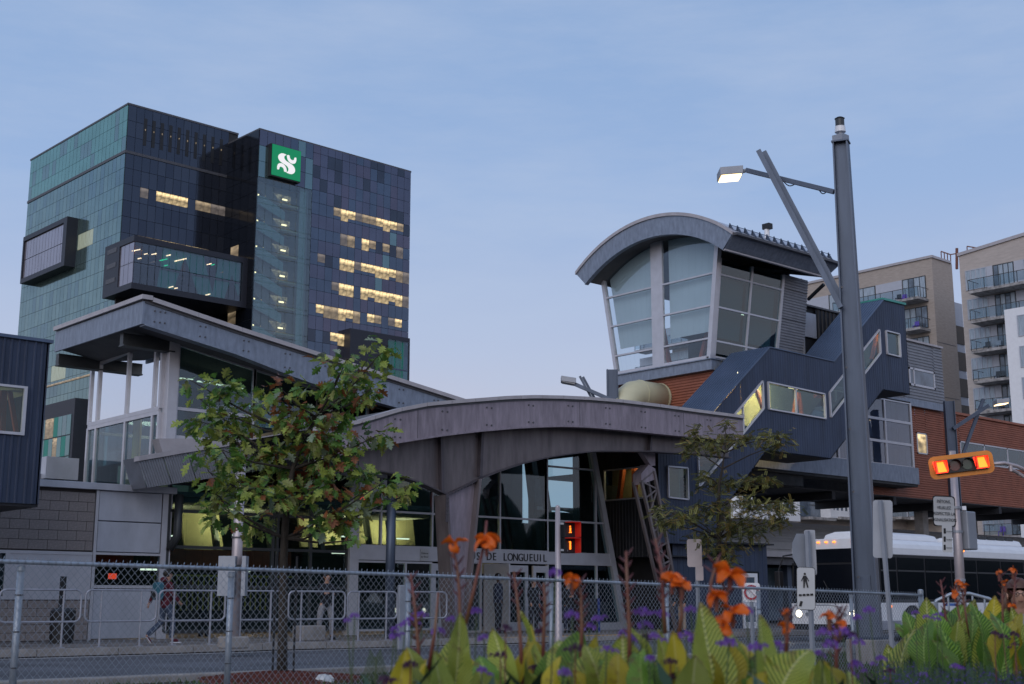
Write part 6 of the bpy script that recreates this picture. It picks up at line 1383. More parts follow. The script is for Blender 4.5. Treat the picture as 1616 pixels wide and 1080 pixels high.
for y, s in ((BY0 + BW + .1, 1), (BY0 - .12, -1)):
    m = MB().box(BX - .42, y - .10 + s * .1, 1.55, BX - .22, y + .10 + s * .1, 2.05).build('wing_mirror', 'black', bus, bevel=.03)
    MB().tube([(BX + .1, y - s * .15, 2.55), (BX - .2, y, 2.5), (BX - .34, y + s * .1, 2.02)], .025, 6).build('mirror_arm', 'black', m)
bb(MB().tube([(BX - .13, BY0 + BW - .5, 1.05), (BX - .16, BY0 + BW - .9, 1.8)], .012, 5).tube([(BX - .13, BY0 + .9, 1.05), (BX - .1, BY0 + 1.3, 1.75)], .012, 5), 'wiper', 'black')
textmesh('20552-8', .14, 'black', 'fleet_number', bus, (BX + .75, BY0 - .004, 2.66), (R(90), 0, 0), .001)
b2 = MB().tube([(BX - .15, BY0 + .7, .98), (BX - .75, BY0 + .7, 1.05), (BX - .75, BY0 + 1.9, 1.05), (BX - .15, BY0 + 1.9, .98)], .02, 6); bb(b2, 'bike_rack', 'signback')
bb(MB().box(BX + 4.2, BY0 - .008, 1.02, BX + 5.6, BY0 - .001, 1.10), 'blue_label', mat('blue_label', (.05, .14, .42), .5))

# ================================================================ LAMP MASTS
def mast(name, label, px, pyb, dist, top_py, w=.46, lit=True, side=1, arm_px=None, group='tall steel lamp masts with crossed braces', arm=None, base=True, tw=.30, heads=None):
    pass
def bpt(px, z, dist):
    """point on the vertical plane facing the camera at a distance, at survey column px and height z"""
    lo_, hi_ = -400, 1100
    for _ in range(40):
        m = (lo_ + hi_) / 2
        if D(px, m, dist).z > z: lo_ = m
        else: hi_ = m
    return D(px, m, dist)
RT = Vector((ST, -CT, 0)); FW = Vector((CT, ST, 0))
# large near mast
MD = 25.0
g0 = D(1374, 1030, MD); base = Vector((g0.x, g0.y, 0)); tp = D(1327, 226, MD)
tp = Vector((base.x, base.y, tp.z))
xo = D(1327, 226, MD) - tp
tp = D(1327, 226, MD); bt = D(1372, 1010, MD); bt = Vector((bt.x, bt.y, .5)); 
ms = thing('lamp_mast', 'tall tapering blue grey steel mast carrying the lit street lamp, on a concrete block', 'lamp mast', (bt.x, bt.y, 0))
def ibeam(mb, a, b, wa, wb, fa, fb):
    """tapered I section: web faces the camera side, flanges left and right"""
    for s in (-1, 1):
        mb.add([a + RT * (s * wa / 2) - FW * fa / 2, a + RT * (s * wa / 2 - s * .03) - FW * fa / 2, a + RT * (s * wa / 2 - s * .03) + FW * fa / 2, a + RT * (s * wa / 2) + FW * fa / 2,
                b + RT * (s * wb / 2) - FW * fb / 2, b + RT * (s * wb / 2 - s * .03) - FW * fb / 2, b + RT * (s * wb / 2 - s * .03) + FW * fb / 2, b + RT * (s * wb / 2) + FW * fb / 2],
               [(0, 1, 2, 3), (7, 6, 5, 4), (0, 4, 5, 1), (1, 5, 6, 2), (2, 6, 7, 3), (3, 7, 4, 0)])
    mb.add([a - RT * wa / 2 - FW * .02, a + RT * wa / 2 - FW * .02, a + RT * wa / 2 + FW * .02, a - RT * wa / 2 + FW * .02, b - RT * wb / 2 - FW * .02, b + RT * wb / 2 - FW * .02, b + RT * wb / 2 + FW * .02, b - RT * wb / 2 + FW * .02],
           [(0, 1, 2, 3), (7, 6, 5, 4), (0, 4, 5, 1), (1, 5, 6, 2), (2, 6, 7, 3), (3, 7, 4, 0)])
    return mb
o_rt, o_fw = RT.copy(), FW.copy()
def rot2(v, a): return Vector((v.x * math.cos(a) - v.y * math.sin(a), v.x * math.sin(a) + v.y * math.cos(a), 0))
RT, FW = rot2(o_rt, R(-24)), rot2(o_fw, R(-24))
ibeam(MB(), bt, tp, .46, .30, .36, .26).build('mast', 'steelpole', ms)
MB().prism([tp + RT * s * .17 + FW * t * .15 for s, t in ((-1, -1), (1, -1), (1, 1), (-1, 1))], (0, 0, .03)).build('cap_plate', 'steelpole', ms)
RT, FW = o_rt, o_fw
MB().box(bt.x - .32, bt.y - .32, -.05, bt.x + .32, bt.y + .32, .46).build('concrete_base', 'concrete', ms, bevel=.03)
MB().box(bt.x - .3, bt.y - .3, .46, bt.x + .3, bt.y + .3, .5).build('base_plate', 'steelpole', ms)
for k, z in enumerate((1.6, 3.2, 4.4, 5.6, 7.2)): 
    p = lerp(bt, tp, (z - .5) / (tp.z - .5)) - RT * .20 - FW * .18; MB().tube([p, p - FW * .04], .025, 6).build('bolt', 'lead', ms)
hp = lerp(bt, tp, .10) - rot2(o_fw, R(-24)) * .03; MB().prism([hp + rot2(o_rt, R(-24)) * a_ * .09 + Vector((0, 0, b_ * .16)) for a_, b_ in ((-1, -1), (1, -1), (1, 1), (-1, 1))], rot2(o_fw, R(-24)) * -.012).build('access_hatch', 'steelpole', ms, bevel=.004)

# beacon on top
p = tp + Vector((0, 0, .03)); MB().box(p.x - .12, p.y - .12, p.z, p.x + .12, p.y + .12, p.z + .13).build('sensor_box', 'signback', ms)
MB().tube([p + Vector((0, 0, .13)), p + Vector((0, 0, .20))], .03, 8).tube([p + Vector((0, 0, .2)), p + Vector((0, 0, .32))], [.11, .10], 14).build('beacon_base', 'white', ms)
MB().tube([p + Vector((0, 0, .32)), p + Vector((0, 0, .34)), p + Vector((0, 0, .47)), p + Vector((0, 0, .49)), p + Vector((0, 0, .52))], [.10, .09, .09, .105, .06], 14).build('beacon', 'framedark', ms)
# arm and the two crossed braces
a0, a1 = D(1316, 303, MD), D(1178, 269, MD + 1.0)
MB().beam(a0, a1, .09, .09).build('lamp_arm', 'steelpole', ms)
hd0 = D(1152, 276, MD + 1.2)
MB().tube([a1, lerp(a1, hd0, .4)], .045, 8).build('arm_joint', 'signback', ms)
hb = MB().prism([hd0 + o_rt * sx_ * .24 + o_fw * sy_ * .24 + Vector((0, 0, -.06 + sx_ * .02)) for sx_, sy_ in ((-1, -1), (1, -1), (1, 1), (-1, 1))], (0, 0, .17)); lh = hb.build('lamp_head', 'signback', ms, bevel=.01)
MB().prism([hd0 + o_rt * sx_ * .21 + o_fw * sy_ * .21 + Vector((0, 0, -.09 + sx_ * .02)) for sx_, sy_ in ((-1, -1), (1, -1), (1, 1), (-1, 1))], (0, 0, .03)).build('lamp_lens', 'lamp', lh)
ld = bpy.data.lights.new('street_lamp_light', 'AREA'); ld.energy = 60; ld.size = .4; ld.color = (1, .8, .5); lo_ = bpy.data.objects.new('street_lamp_light', ld); C.objects.link(lo_); lo_.location = hd0 - Vector((0, 0, .14))
for (x0, y0, x1, y1, off) in ((1197, 238, 1327, 486, -.10), (1206, 240, 1330, 475, .12)):
    MB().beam(D(x0, y0, MD + .5 + off), D(x1, y1, MD + off), .10, .10).build('brace', 'steelpole', ms)
cb_ = MB()
for (xa, ya, xb, yb3) in ((1236, 286, 1254, 291), (1292, 299, 1304, 303)):
    q = [D(lerp(xa, xb, t / 6), lerp(ya, yb3, t / 6) + 5 * math.sin(math.pi * t / 6), MD + .3) for t in range(7)]; cb_.tube(q, .012, 5)
cb_.build('cable', 'black', ms)
# masts further away
def farmast(label, px, dist, ztop, zbot, pieces, head, lit, w=.45):
    b = bpt(px, zbot + .01, dist); t = bpt(px, ztop, dist); b = Vector((t.x, t.y, 0))
    m = thing('lamp_mast', label, 'lamp mast', (b.x, b.y, 0)); ibeam(MB(), b, t, .5, w, .4, .3).build('mast', 'steelpole', m)
    for i, (x0, y0, x1, y1, ww) in enumerate(pieces): MB().beam(D(x0, y0, dist - .2 + .25 * i), D(x1, y1, dist - .1 + .2 * i), ww, ww).build('brace' if i else 'lamp_arm', 'steelpole', m)
    h = D(head[0], head[1], dist); s = .3
    hh = MB().prism([h + o_rt * a * s + o_fw * c * s + Vector((0, 0, .06 * a * head[2])) for a, c in ((-1, -1), (1, -1), (1, 1), (-1, 1))], (0, 0, .22)).build('lamp_head', 'signback', m, bevel=.02)
    MB().prism([h + o_rt * a * s * .85 + o_fw * c * s * .85 + Vector((0, 0, -.03 + .06 * a * head[2])) for a, c in ((-1, -1), (1, -1), (1, 1), (-1, 1))], (0, 0, .03)).build('lamp_lens', 'lamp' if lit else 'signface', hh)
farmast('steel lamp mast with a lit lamp rising behind the horizontal traffic signal', 1497, 60.5, 10.4, 0, [(1504, 677, 1560, 640, .16), (1520, 716, 1552, 630, .14)], (1580, 638, .6), True)
farmast('steel lamp mast whose unlit lamp and crossed braces show above the arched roof', 966, 52, 10.4, 0, [(966, 632, 906, 606, .14), (945, 650, 915, 594, .09), (950, 650, 920, 595, .09)], (897, 605, -.8), False)

# ================================================================ TRAFFIC SIGNAL, SIGNAL POLES AND SIGNS
def facing(px, dist, z=0, yaw=0):
    p = bpt(px, .5, dist) if False else D(px, 930, dist); return Vector((p.x, p.y, z)), THETA - R(90) + yaw
def board(mb, w, h, z, r=.04, d=.004, x=0, y=0):
    pts = []
    for cx, cz, a0 in ((w / 2 - r, h / 2 - r, 0), (-w / 2 + r, h / 2 - r, 90), (-w / 2 + r, -h / 2 + r, 180), (w / 2 - r, -h / 2 + r, 270)):
        for k in range(4): t = R(a0 + k * 30); pts.append((x + cx + r * math.cos(t), y, z + cz + r * math.sin(t)))
    return mb.prism(pts, (0, d, 0))
# pole with horizontal signal arm
TD = 22.0
loc, yw = facing(1514, TD); 
pt_, pb_ = D(1500, 650, TD), D(1517, 960, TD)
tp_ = thing('signal_pole', 'pale signal pole with text signs, a camera and a grey control box', 'signal pole', (pb_.x, pb_.y, 0))
top_ = D(1503, 712, TD); top_ = Vector((pb_.x, pb_.y, 0)) + (top_ - Vector((pb_.x, pb_.y, 0)))
bot_ = Vector((pb_.x, pb_.y, 0)); bot_ = bot_ + (bot_ - Vector((D(1504, 712, TD).x, D(1504, 712, TD).y, bot_.z))) * .0
MB().tube([bot_, lerp(bot_, top_, .55), top_], [.085, .08, .055], 12).build('pole', 'pinkpole', tp_, smooth=True)
# sign plates
q = D(1490, 807, TD - .12); Mx = 2050 / TD
def place_board(parent, px, py, dist, wpx, hpx, m, name, yaw=0, lean=0, thick=.004):
    c = D(px, py, dist); s = dist / (F_PX * ray(px, py).dot(o_fw) ) if False else dist / F_PX
    o = board(MB(), wpx * s, hpx * s * 1.02, 0, min(.05, wpx * s * .15), thick).mesh(name, m); return inst(name, o, parent, c, (1, 1, 1), (0, lean, THETA - R(90) + yaw)), s
bsn, s = place_board(tp_, 1490, 807, TD - .12, 35, 44, 'signface', 'warning_sign', R(10), R(2))
ebr, _ = place_board(tp_, 1490, 807, TD - .10, 38, 47, 'black', 'sign_rim', R(10), R(2))
for i, tx in enumerate(('PIÉTONS,', 'VEUILLEZ', 'RESPECTER LA', 'SIGNALISATION')):
    textmesh(tx, .074, 'black', 'sign_text', tp_, D(1489.5 + i * .3, 792 + i * 9.6, TD - .135), (R(90), R(2), THETA - R(90) + R(10)), .001, sx=.82)
pbn, s = place_board(tp_, 1495, 850, TD - .12, 17, 42, 'signface', 'panel_sign', R(10), R(2))
for i in range(3):
    place_board(tp_, 1491, 838 + i * 13, TD - .135, 3.4, 8, 'black', 'sign_symbol', R(10), R(2)); textmesh(('ATTENDEZ', 'TRAVERSEZ', 'TERMINEZ')[i], .024, 'black', 'sign_text', tp_, D(1498.5, 839 + i * 13, TD - .135), (R(90), 0, THETA - R(90) + R(10)), .001)
c = D(1523, 838, TD + .15); MB().box(c.x - .14, c.y - .14, c.z - .32, c.x + .14, c.y + .14, c.z + .32).build('control_box', 'signback', tp_, bevel=.02)
c = D(1523, 806, TD + .05); MB().box(c.x - .02, c.y - .02, c.z - .1, c.x + .02, c.y + .02, c.z).build('camera_bracket', 'signback', tp_)
MB().beam(c + Vector((-.06, -.02, .04)) , c + Vector((.06, .05, -.02)), .07, .08).build('camera', 'white', tp_, bevel=.01)
bd = MB()
for z in (1.5, 2.3, 2.7): bd.tube([lerp(bot_, top_, z / top_.z) - Vector((0, 0, .02)), lerp(bot_, top_, z / top_.z) + Vector((0, 0, .02))], .09, 12)
bd.build('steel_band', 'signback', tp_)
# horizontal signal, tilted slightly: local frame x right, z up
SD = 21.0; sc0 = D(1517, 734, SD); ts = thing('traffic_signal', 'horizontal traffic signal with orange backboard and two square red lamps lit', 'traffic light', sc0, THETA - R(90) + R(-14))
ts.rotation_euler = (0, R(-6.0), THETA - R(90) + R(-12))
k_ = SD / F_PX; Wb, Hb = 98 * k_, 36 * k_
tb = lambda mb, n, m, par=None, **k: mb.build(n, m, par or ts, org=(0, 0, 0), **k)
tb(board(MB(), Wb, Hb, 0, .09, .012), 'backboard', 'signal_yellow')
tb(board(MB(), Wb * .82, Hb * .60, 0, .03, -.05), 'housing', 'black')
for i, (cx, kind) in enumerate(((-.335, 'sq'), (-.11, 'dark'), (.09, 'dark2'), (.31, 'sq'))):
    x = cx * Wb * .98
    if kind == 'sq':
        h = Hb * .25; l = tb(MB().prism([(x - h * 1.25, -.056, h * 1.05), (x + h * 1.0, -.056, h * 1.05), (x + h * 1.15, -.056, -h * 1.05), (x - h * .95, -.056, -h * 1.05)], (0, -.004, 0)), 'red_lens_glow', 'ledred'); tb(MB().prism([(x - h * .55, -.062, h * .86), (x + h * .55, -.062, h * .86), (x + h * .95, -.062, -h * .9), (x - h * .5, -.062, -h * .9)], (0, -.004, 0)), 'lens_core', 'ledorange', l)  # red lens widened so its glow stands for the lit visor side
        for a, b in (((x - h, h), (x + h, h)), ((x - h, -h), (x - h, h)), ((x + h, -h), (x + h, h))):
            tb(MB().prism([(a[0], -.05, a[1]), (b[0], -.05, b[1]), (b[0], -.22, b[1] * .98), (a[0], -.22, a[1] * .98)], (.0, 0, -.006) if a[1] == b[1] else (.006, 0, 0)), 'visor', 'redvisor' if 'redvisor' in M else 'black', l)
    else:
        r = Hb * .24; l = tb(MB().tube([(x, -.055, 0), (x, -.062, 0)], r, 20), 'dark_lens', 'darklens_r' if kind == 'dark' else 'darklens_g')
        vv = MB()
        for j in range(10):
            t0, t1 = R(-20 + j * 22), R(-20 + (j + 1) * 22); vv.quad((x + r * math.cos(t0), -.05, r * math.sin(t0)), (x + r * math.cos(t1), -.05, r * math.sin(t1)), (x + r * math.cos(t1), -.20, r * math.sin(t1)), (x + r * math.cos(t0), -.20, r * math.sin(t0)))
        tb(vv, 'visor', 'black', l)
arm = thing('traffic_gantry', 'curved pale tube bracket holding up the horizontal traffic signal', 'gantry', D(1566, 733, SD))
MB().tube([D(1560, 733, SD + .02), D(1585, 731, SD + .05), D(1605, 736, SD + .1), D(1640, 752, SD + .1)], .033, 8).build('upper_tube', 'pinkpole', arm, smooth=True)
MB().tube([D(1596, 741, SD + .05), D(1607, 747, SD + .1), D(1640, 768, SD + .1)], .03, 8).tube([D(1595, 735, SD + .05), D(1596, 744, SD + .05)], .03, 8).build('lower_tube', 'pinkpole', arm)
# pedestrian signals on a slim pole
PD = 20.0; pt, pb_2 = D(880, 801, PD), D(882, 985, PD); pb_2 = Vector((pt.x, pt.y, .02))
pp = thing('pedestrian_signal_pole', 'slim pinkish pole with two stacked pedestrian signals glowing red', 'signal pole', (pb_2.x, pb_2.y, 0))
MB().tube([pb_2, pb_2 + Vector((0, 0, .3)), pt], [.085, .062, .036], 12).ball(pt, .037, 10, 6).build('pole', 'pinkpole', pp, smooth=True)
for k, (py, glyph) in enumerate(((836, 'hand'), (861, 'one'))):
    c = D(900, py, PD + .02); hb = .115
    g = inst('signal_housing', MB().box(-.10, 0, -hb, .10, .14, hb).mesh('h', 'black'), pp, c, (1, 1, 1), (0, 0, THETA - R(90) + R(35)))
    d_ = MB().box(.10, .0, -.10, .11, .01, .10).mesh('v', 'black')
    if glyph == 'hand': gm = MB().box(-.010, -.006, -.03, .012, 0, .03).box(-.012, -.006, .04, .010, 0, .055).box(-.022, -.006, -.05, .024, 0, -.036).mesh('g', 'ledorange')
    else: gm = MB().box(-.012, -.006, -.06, .012, 0, .06).box(-.022, -.006, .045, -.01, 0, .06).mesh('g', 'ledorange')
    gg = bpy.data.objects.new('lit_symbol', gm); C.objects.link(gg); gg.parent = g; gg.location = (-.01, -.01, 0)
    vm = MB().box(.09, -.14, -hb, .10, 0, hb).box(-.10, -.14, hb - .012, .10, 0, hb).mesh('v', 'pedvisor'); vo = bpy.data.objects.new('visor', vm); C.objects.link(vo); vo.parent = g
MB().beam(D(882, 826, PD), D(892, 827, PD), .02, .03).beam(D(882, 868, PD), D(896, 869, PD), .02, .03).build('bracket', 'signback', pp)
# sign cluster left of the big mast: back of an octagon, pedestrian sign
def post(parent, px, pyt, pyb, dist, w=.05, m='signback'):
    a, b = D(px, pyb, dist), D(px, pyt, dist); a = Vector((b.x, b.y, min(a.z, .1))); MB().beam(a, b, w, w).build('post', m, parent)
S1 = 17.5
sg1 = thing('sign_cluster', 'pedestrian detour sign below two grey sign backs on a square post', 'sign', D(1268, 1010, S1))
post(sg1, 1274, 838, 1010, S1, .05)
def octo(cx, cz, r): return [(cx + r * math.cos(R(22.5 + 45 * k)), 0, cz + r * math.sin(R(22.5 + 45 * k))) for k in range(8)]
om = MB().prism(octo(0, 0, 27 * S1 / F_PX), (0, .004, 0)).mesh('octagon_back', 'signback'); inst('octagon_back', om, sg1, D(1264, 869, S1 + .05), (.62, 1, 1.05), (0, 0, THETA - R(90) + R(20)))
place_board(sg1, 1279, 872, S1 + .08, 17, 68, 'signback', 'plate_back', R(-20))
bo, s = place_board(sg1, 1272, 929, S1 - .04, 29, 64, 'black', 'sign_rim', 0, R(2)); bo, s = place_board(sg1, 1272, 929, S1 - .05, 27.5, 62.5, 'signface', 'pedestrian_sign', 0, R(2))
def fig(parent, px, py, dist, k):
    """walking figure symbol"""
    m = MB(); m.prism([(k * .9 * math.cos(R(a)), 0, 11 * k + k * .95 * math.sin(R(a))) for a in range(0, 360, 36)], (0, .002, 0))
    for poly in ([(-1.3, 9.6), (1.3, 9.6), (1.6, 5), (-1.4, 5)], [(-1.3, 9.4), (-.6, 8.8), (-2.6, 5.2), (-3.2, 5.6)], [(1.2, 9.4), (.8, 8.6), (2.8, 5.0), (3.3, 5.5)], [(-1.4, 5), (0, 5), (-.6, 0), (-1.6, 0)], [(.2, 5), (1.6, 5), (2.6, 0.4), (1.5, 0)]):
        m.prism([(x * k, 0, z * k) for x, z in poly], (0, .002, 0))
    c = D(px, py, dist); return inst('walking_figure', m.mesh('walking_figure', 'black'), parent, c, (1, 1, 1), (0, 0, THETA - R(90)))
fig(sg1, 1271, 928, S1 - .06, .0165)
for i in range(4): place_board(sg1, 1263 + i * 6, 939.5 - i * .3, S1 - .058, 4.6, 3.2, 'black', 'sign_dash')
place_board(sg1, 1264, 953, S1 - .058, 4, 8, 'black', 'sign_arrow', 0, R(20))
sg2 = thing('stop_sign', 'red ringed prohibition sign on a white plate low behind the fence', 'sign', D(1186, 990, 24))
sp_, _ = place_board(sg2, 1186, 935, 24, 27, 28, 'white', 'plate'); c = D(1186, 935, 23.97)
rm = MB()
for k in range(20):
    t0, t1 = R(k * 18), R((k + 1) * 18); r0, r1 = .10, .135; rm.prism([(r0 * math.cos(t0), 0, r0 * math.sin(t0)), (r1 * math.cos(t0), 0, r1 * math.sin(t0)), (r1 * math.cos(t1), 0, r1 * math.sin(t1)), (r0 * math.cos(t1), 0, r0 * math.sin(t1))], (0, .003, 0))
rm.beam((-.08, 0, .08), (.08, 0, -.08), .003, .03, (0, 1, 0)); inst('red_ring', rm.mesh('red_ring', 'redpaint'), sg2, c, (1, 1, 1), (0, 0, THETA - R(90)))
post(sg2, 1186, 950, 1000, 24.02, .05)
sg3 = thing('large_sign_back', 'large grey rectangular sign back on a perforated square post right of the mast', 'sign', D(1412, 1030, 15.5))
a, b = D(1411, 1030, 15.5), D(1389, 790, 15.5); MB().beam(Vector((a.x, a.y, .02)), b, .042, .042).build('perforated_post', 'signback', sg3)
ho = MB(); 
for k in range(60): p = lerp(Vector((a.x, a.y, .02)), b, k / 60) - o_fw * .022; ho.box(p.x - .006, p.y - .003, p.z - .006, p.x + .006, p.y + .003, p.z + .006)
ho.build('post_hole', 'black', sg3, kind='stuff'); place_board(sg3, 1393, 835, 15.55, 30, 88, 'signback', 'sign_plate', R(-25), R(3))
sg4 = thing('pale_sign_back', 'pinkish grey sign back on a thin post in front of the navy wall', 'sign', D(1098, 1000, 27))
place_board(sg4, 1096, 873, 27, 23, 42, 'pinkpole', 'sign_plate'); post(sg4, 1099, 855, 1000, 27.05, .06); place_board(sg4, 1104, 905, 27, 12, 22, 'pinkpole', 'sign_plate')
# utility pole behind the oak with its cabinets
ul = thing('utility_pole', 'fat pale grey pole with two metal cabinets strapped to it behind the oak', 'pole', D(379, 1000, 28.5))
pa = D(378, 780, 28.5); pb3 = Vector((pa.x, pa.y, .17)); MB().tube([pb3, pa + Vector((0, 0, .6))], [.12, .11], 16).build('pole', 'pinkpole', ul, smooth=True)
for px, w in ((357, 26), (384, 6)):
    c = D(px, 909, 28.2); hw = w / 2 * 28.3 / F_PX; MB().prism([c + o_rt * -hw + Vector((0, 0, -.42)), c + o_rt * hw + Vector((0, 0, -.42)), c + o_rt * hw + Vector((0, 0, .42)), c + o_rt * -hw + Vector((0, 0, .42))], o_fw * .3).build('cabinet', 'signback', ul)
sb = MB()
for z in (1.9, 2.5): sb.tube([Vector((pa.x, pa.y, z)), Vector((pa.x, pa.y, z + .03))], .135, 14)
sb.build('strap', 'lead', ul); MB().box(pa.x - .25, pa.y - .25, .17, pa.x + .25, pa.y + .25, .42).build('concrete_base', 'concrete', ul, bevel=.03)
for px, py0, py1, lab in ((489, 0, 0, 'square concrete footing below the round steel column'),):
    p = V(489, 1013, 28.9); cbk = MB().box(p.x - .35, p.y - .2, .17, p.x + .35, p.y + .3, .55).build('concrete_footing', 'concrete', bevel=.03); tag(cbk, lab, 'footing')

# ================================================================ CHAIN LINK FENCE
FVv = 12.4
fpx = [-60, 36, 368, 647, 872, 1054, 1199, 1345, 1455]
ftopy = lambda x: 886.4 + (939.7 - 886.4) * x / 1455 + (-2.5 * math.sin(math.pi * max(0, x) / 1455))
fpos = [V(x, ftopy(x) - (2 if i < 8 else 7), FVv) for i, x in enumerate(fpx)]
cf = thing('chain_link_fence', 'galvanised chain link fence with a top rail between road and flower bed', 'fence', (fpos[1].x, FVv, 0))
fz = PL([(x, ftopy(x)) for x in (-60, 36, 368, 647, 872, 1054, 1199, 1345, 1455)], FVv)
for i, p in enumerate(fpos):
    r = .046 if i == 8 else (.034 if i in (1, 2) else .030); top = fz(p.x) + (.08 if i == 8 else -.03)
    m = MB().tube([(p.x, FVv + .03, -.1), (p.x, FVv + .03, top)], r, 12)
    if i == 8: m.ball((p.x, FVv + .03, top), r * 1.08, 12, 6, (1, 1, .5))
    o = m.build('post', 'fence', cf, smooth=True)
    MB().tube([(p.x, FVv + .03, top - .05), (p.x, FVv + .03, top - .01)], r + .006, 12).build('post_cap', 'fence', o)
    for z in (top - .28, top - .62, top - .95): MB().tube([(p.x, FVv + .03, z), (p.x, FVv + .03, z + .012)], r + .005, 10).build('tie', 'lead', o)
xs_ = [lerp(fpos[0].x, fpos[8].x, t / 40) for t in range(41)]
MB().tube([(x, FVv, fz(x)) for x in xs_], .021, 10).build('top_rail', 'fence', cf, smooth=True)
for i in range(1, 8):
    x = lerp(fpos[i].x, fpos[i + 1].x, .5) if i < 8 else 0; MB().tube([(x, FVv, fz(x)), (x + .12, FVv, fz(x + .12))], .0235, 10).build('rail_sleeve', 'fence', cf)
wire = MB(); H_ = 1.36; pitch = .074; wd = .0021
x = fpos[0].x - H_; cell = pitch
def thin(a, b, w, d):
    a, b = Vector(a), Vector(b); q = Vector((0, d, 0)); t = (b - a).normalized(); n = Vector((-t.z, 0, t.x)) * w
    wire.add([a - n - q, a + n - q, a + q, b - n - q, b + n - q, b + q], [(0, 1, 4, 3), (1, 2, 5, 4), (2, 0, 3, 5)])
slope = 1.12
xe = fpos[8].x
while x < xe:
    for s in (1, -1):
        X0, X1 = (x, x + H_ / slope) if s == 1 else (x + H_ / slope, x)
        # clip to the fence
        lo_x, hi_x = fpos[0].x, xe
        def zz_(X): return fz(min(max(X, lo_x), hi_x)) + .03 - H_ + (X - X0) / (X1 - X0) * H_
        c0_, c1_ = max(min(X0, X1), lo_x), min(max(X0, X1), hi_x)
        if c1_ > c0_ + .01:
            a = (c0_, FVv - .025 - .003 * s, zz_(c0_)); b = (c1_, FVv - .025 - .003 * s, zz_(c1_)); thin(a, b, wd, .002)
            if s == 1 and c1_ < hi_x: wire.add([(X1 - .004, FVv - .026, b[2]), (X1 + .004, FVv - .026, b[2]), (X1 + .006, FVv - .02, b[2] + .018)], [(0, 1, 2)]); thin((X1, FVv - .026, b[2] - .005), (X1 + .008, FVv - .02, b[2] + .02), .0035, .003)
    x += cell
wire.build('wire_mesh', 'fence', cf, kind='stuff')

# ================================================================ TUBE BARRIERS along the kerb
BVv = 27.95
def barrier(x0px, x1px, label, legs=(.22, .78), yt=935, yb=982):
    a, b = V(x0px, yt, BVv).x, V(x1px, yt, BVv).x; z1, z0 = 1.40, .72; r = .13
    t = thing('tube_barrier', label, 'barrier', ((a + b) / 2, BVv, .17), group='rounded tube barriers along the station kerb')
    pts = []
    for cx, cz, a0 in ((b - r, z1 - r, 90), (b - r, z0 + r, 0), (a + r, z0 + r, -90), (a + r, z1 - r, -180)):
        for k in range(5): q = R(a0 - k * 22.5); pts.append((cx + r * math.cos(q), BVv, cz + r * math.sin(q)))
    pts.append(pts[0]); MB().tube(pts, .024, 8, cap=False).build('tube_frame', 'rail', t, smooth=True)
    for f in legs:
        x = lerp(a, b, f); MB().tube([(x, BVv, .17), (x, BVv, z1 - .01)], .024, 8).build('leg', 'rail', t); MB().box(x - .07, BVv - .07, .17, x + .07, BVv + .07, .185).build('foot_plate', 'rail', t)
bl = [(0, 129, 'tube barrier at the far left of the kerb row'), (136, 248, 'tube barrier in front of the grey metal panel'), (252, 356, 'tube barrier that the walking person is passing'), (362, 446, 'tube barrier behind the chain link post, under the oak'), (456, 545, 'tube barrier in front of the leaning man'), (549, 627, 'tube barrier left of the entrance column'), (630, 705, 'tube barrier at the foot of the entrance column')]
for a, b, l in bl: barrier(a, b, l)
lt_bin = thing('litter_bin', 'black litter bin standing against the block wall', 'bin', V(97, 1003, 31))
p = V(97, 1003, 31); p.z = .17; MB().tube([p, p + Vector((0, 0, .75))], [.28, .30], 14).build('bin_body', 'black', lt_bin); MB().tube([p + Vector((0, 0, .75)), p + Vector((0, 0, .83))], [.31, .2], 14).build('lid', 'framedark', lt_bin); MB().box(p.x + .0, p.y + .2, 0.17, p.x + .12, p.y + .3, 1.75).build('post', 'black', lt_bin)
for px, lab, mtl in ((650, 'white enamel box beside the entrance column', 'signface'),): 
    p = V(637, 960, 26); 
    wb_ = MB().box(p.x - .13, p.y, 0, p.x + .13, p.y + .1, 1.55).build('meter_box', 'signback', bevel=.02); tag(wb_, 'grey meter box on a post left of the entrance column', 'box')
bb2 = thing('recycling_bin', 'dark recycling bin with a blue side beside the raking glass edge', 'bin', V(935, 985, 30.5))
p = V(935, 985, 30.5); MB().box(p.x - .55, p.y, .17, p.x + .25, p.y + .6, 1.25).build('bin_body', 'black', bb2, bevel=.02); MB().box(p.x + .255, p.y, .17, p.x + .36, p.y + .6, 1.25).build('blue_side', mat('bin_blue', (.02, .04, .20), .5), bb2)
# little curved railing by the right flower bed
cr_ = thing('curved_railing', 'low pale railing with a curved top behind the right canna bed', 'railing', D(1480, 1000, 15))
q = [D(x, y, 15) for x, y in ((1470, 965), (1478, 948), (1500, 938), (1530, 937), (1560, 945), (1590, 960))]; MB().tube(q, .02, 8).build('top_tube', 'fence', cr_, smooth=True)
for k, p in enumerate(resample(q, 7)): MB().tube([p, Vector((p.x, p.y, .1))], .012, 6).build('upright', 'fence', cr_)
gp_ = D(1473, 962, 14.6); MB().tube([(gp_.x, gp_.y, 0), (gp_.x, gp_.y, D(1473, 950, 14.6).z)], .05, 12).build('end_post', 'fence', cr_)
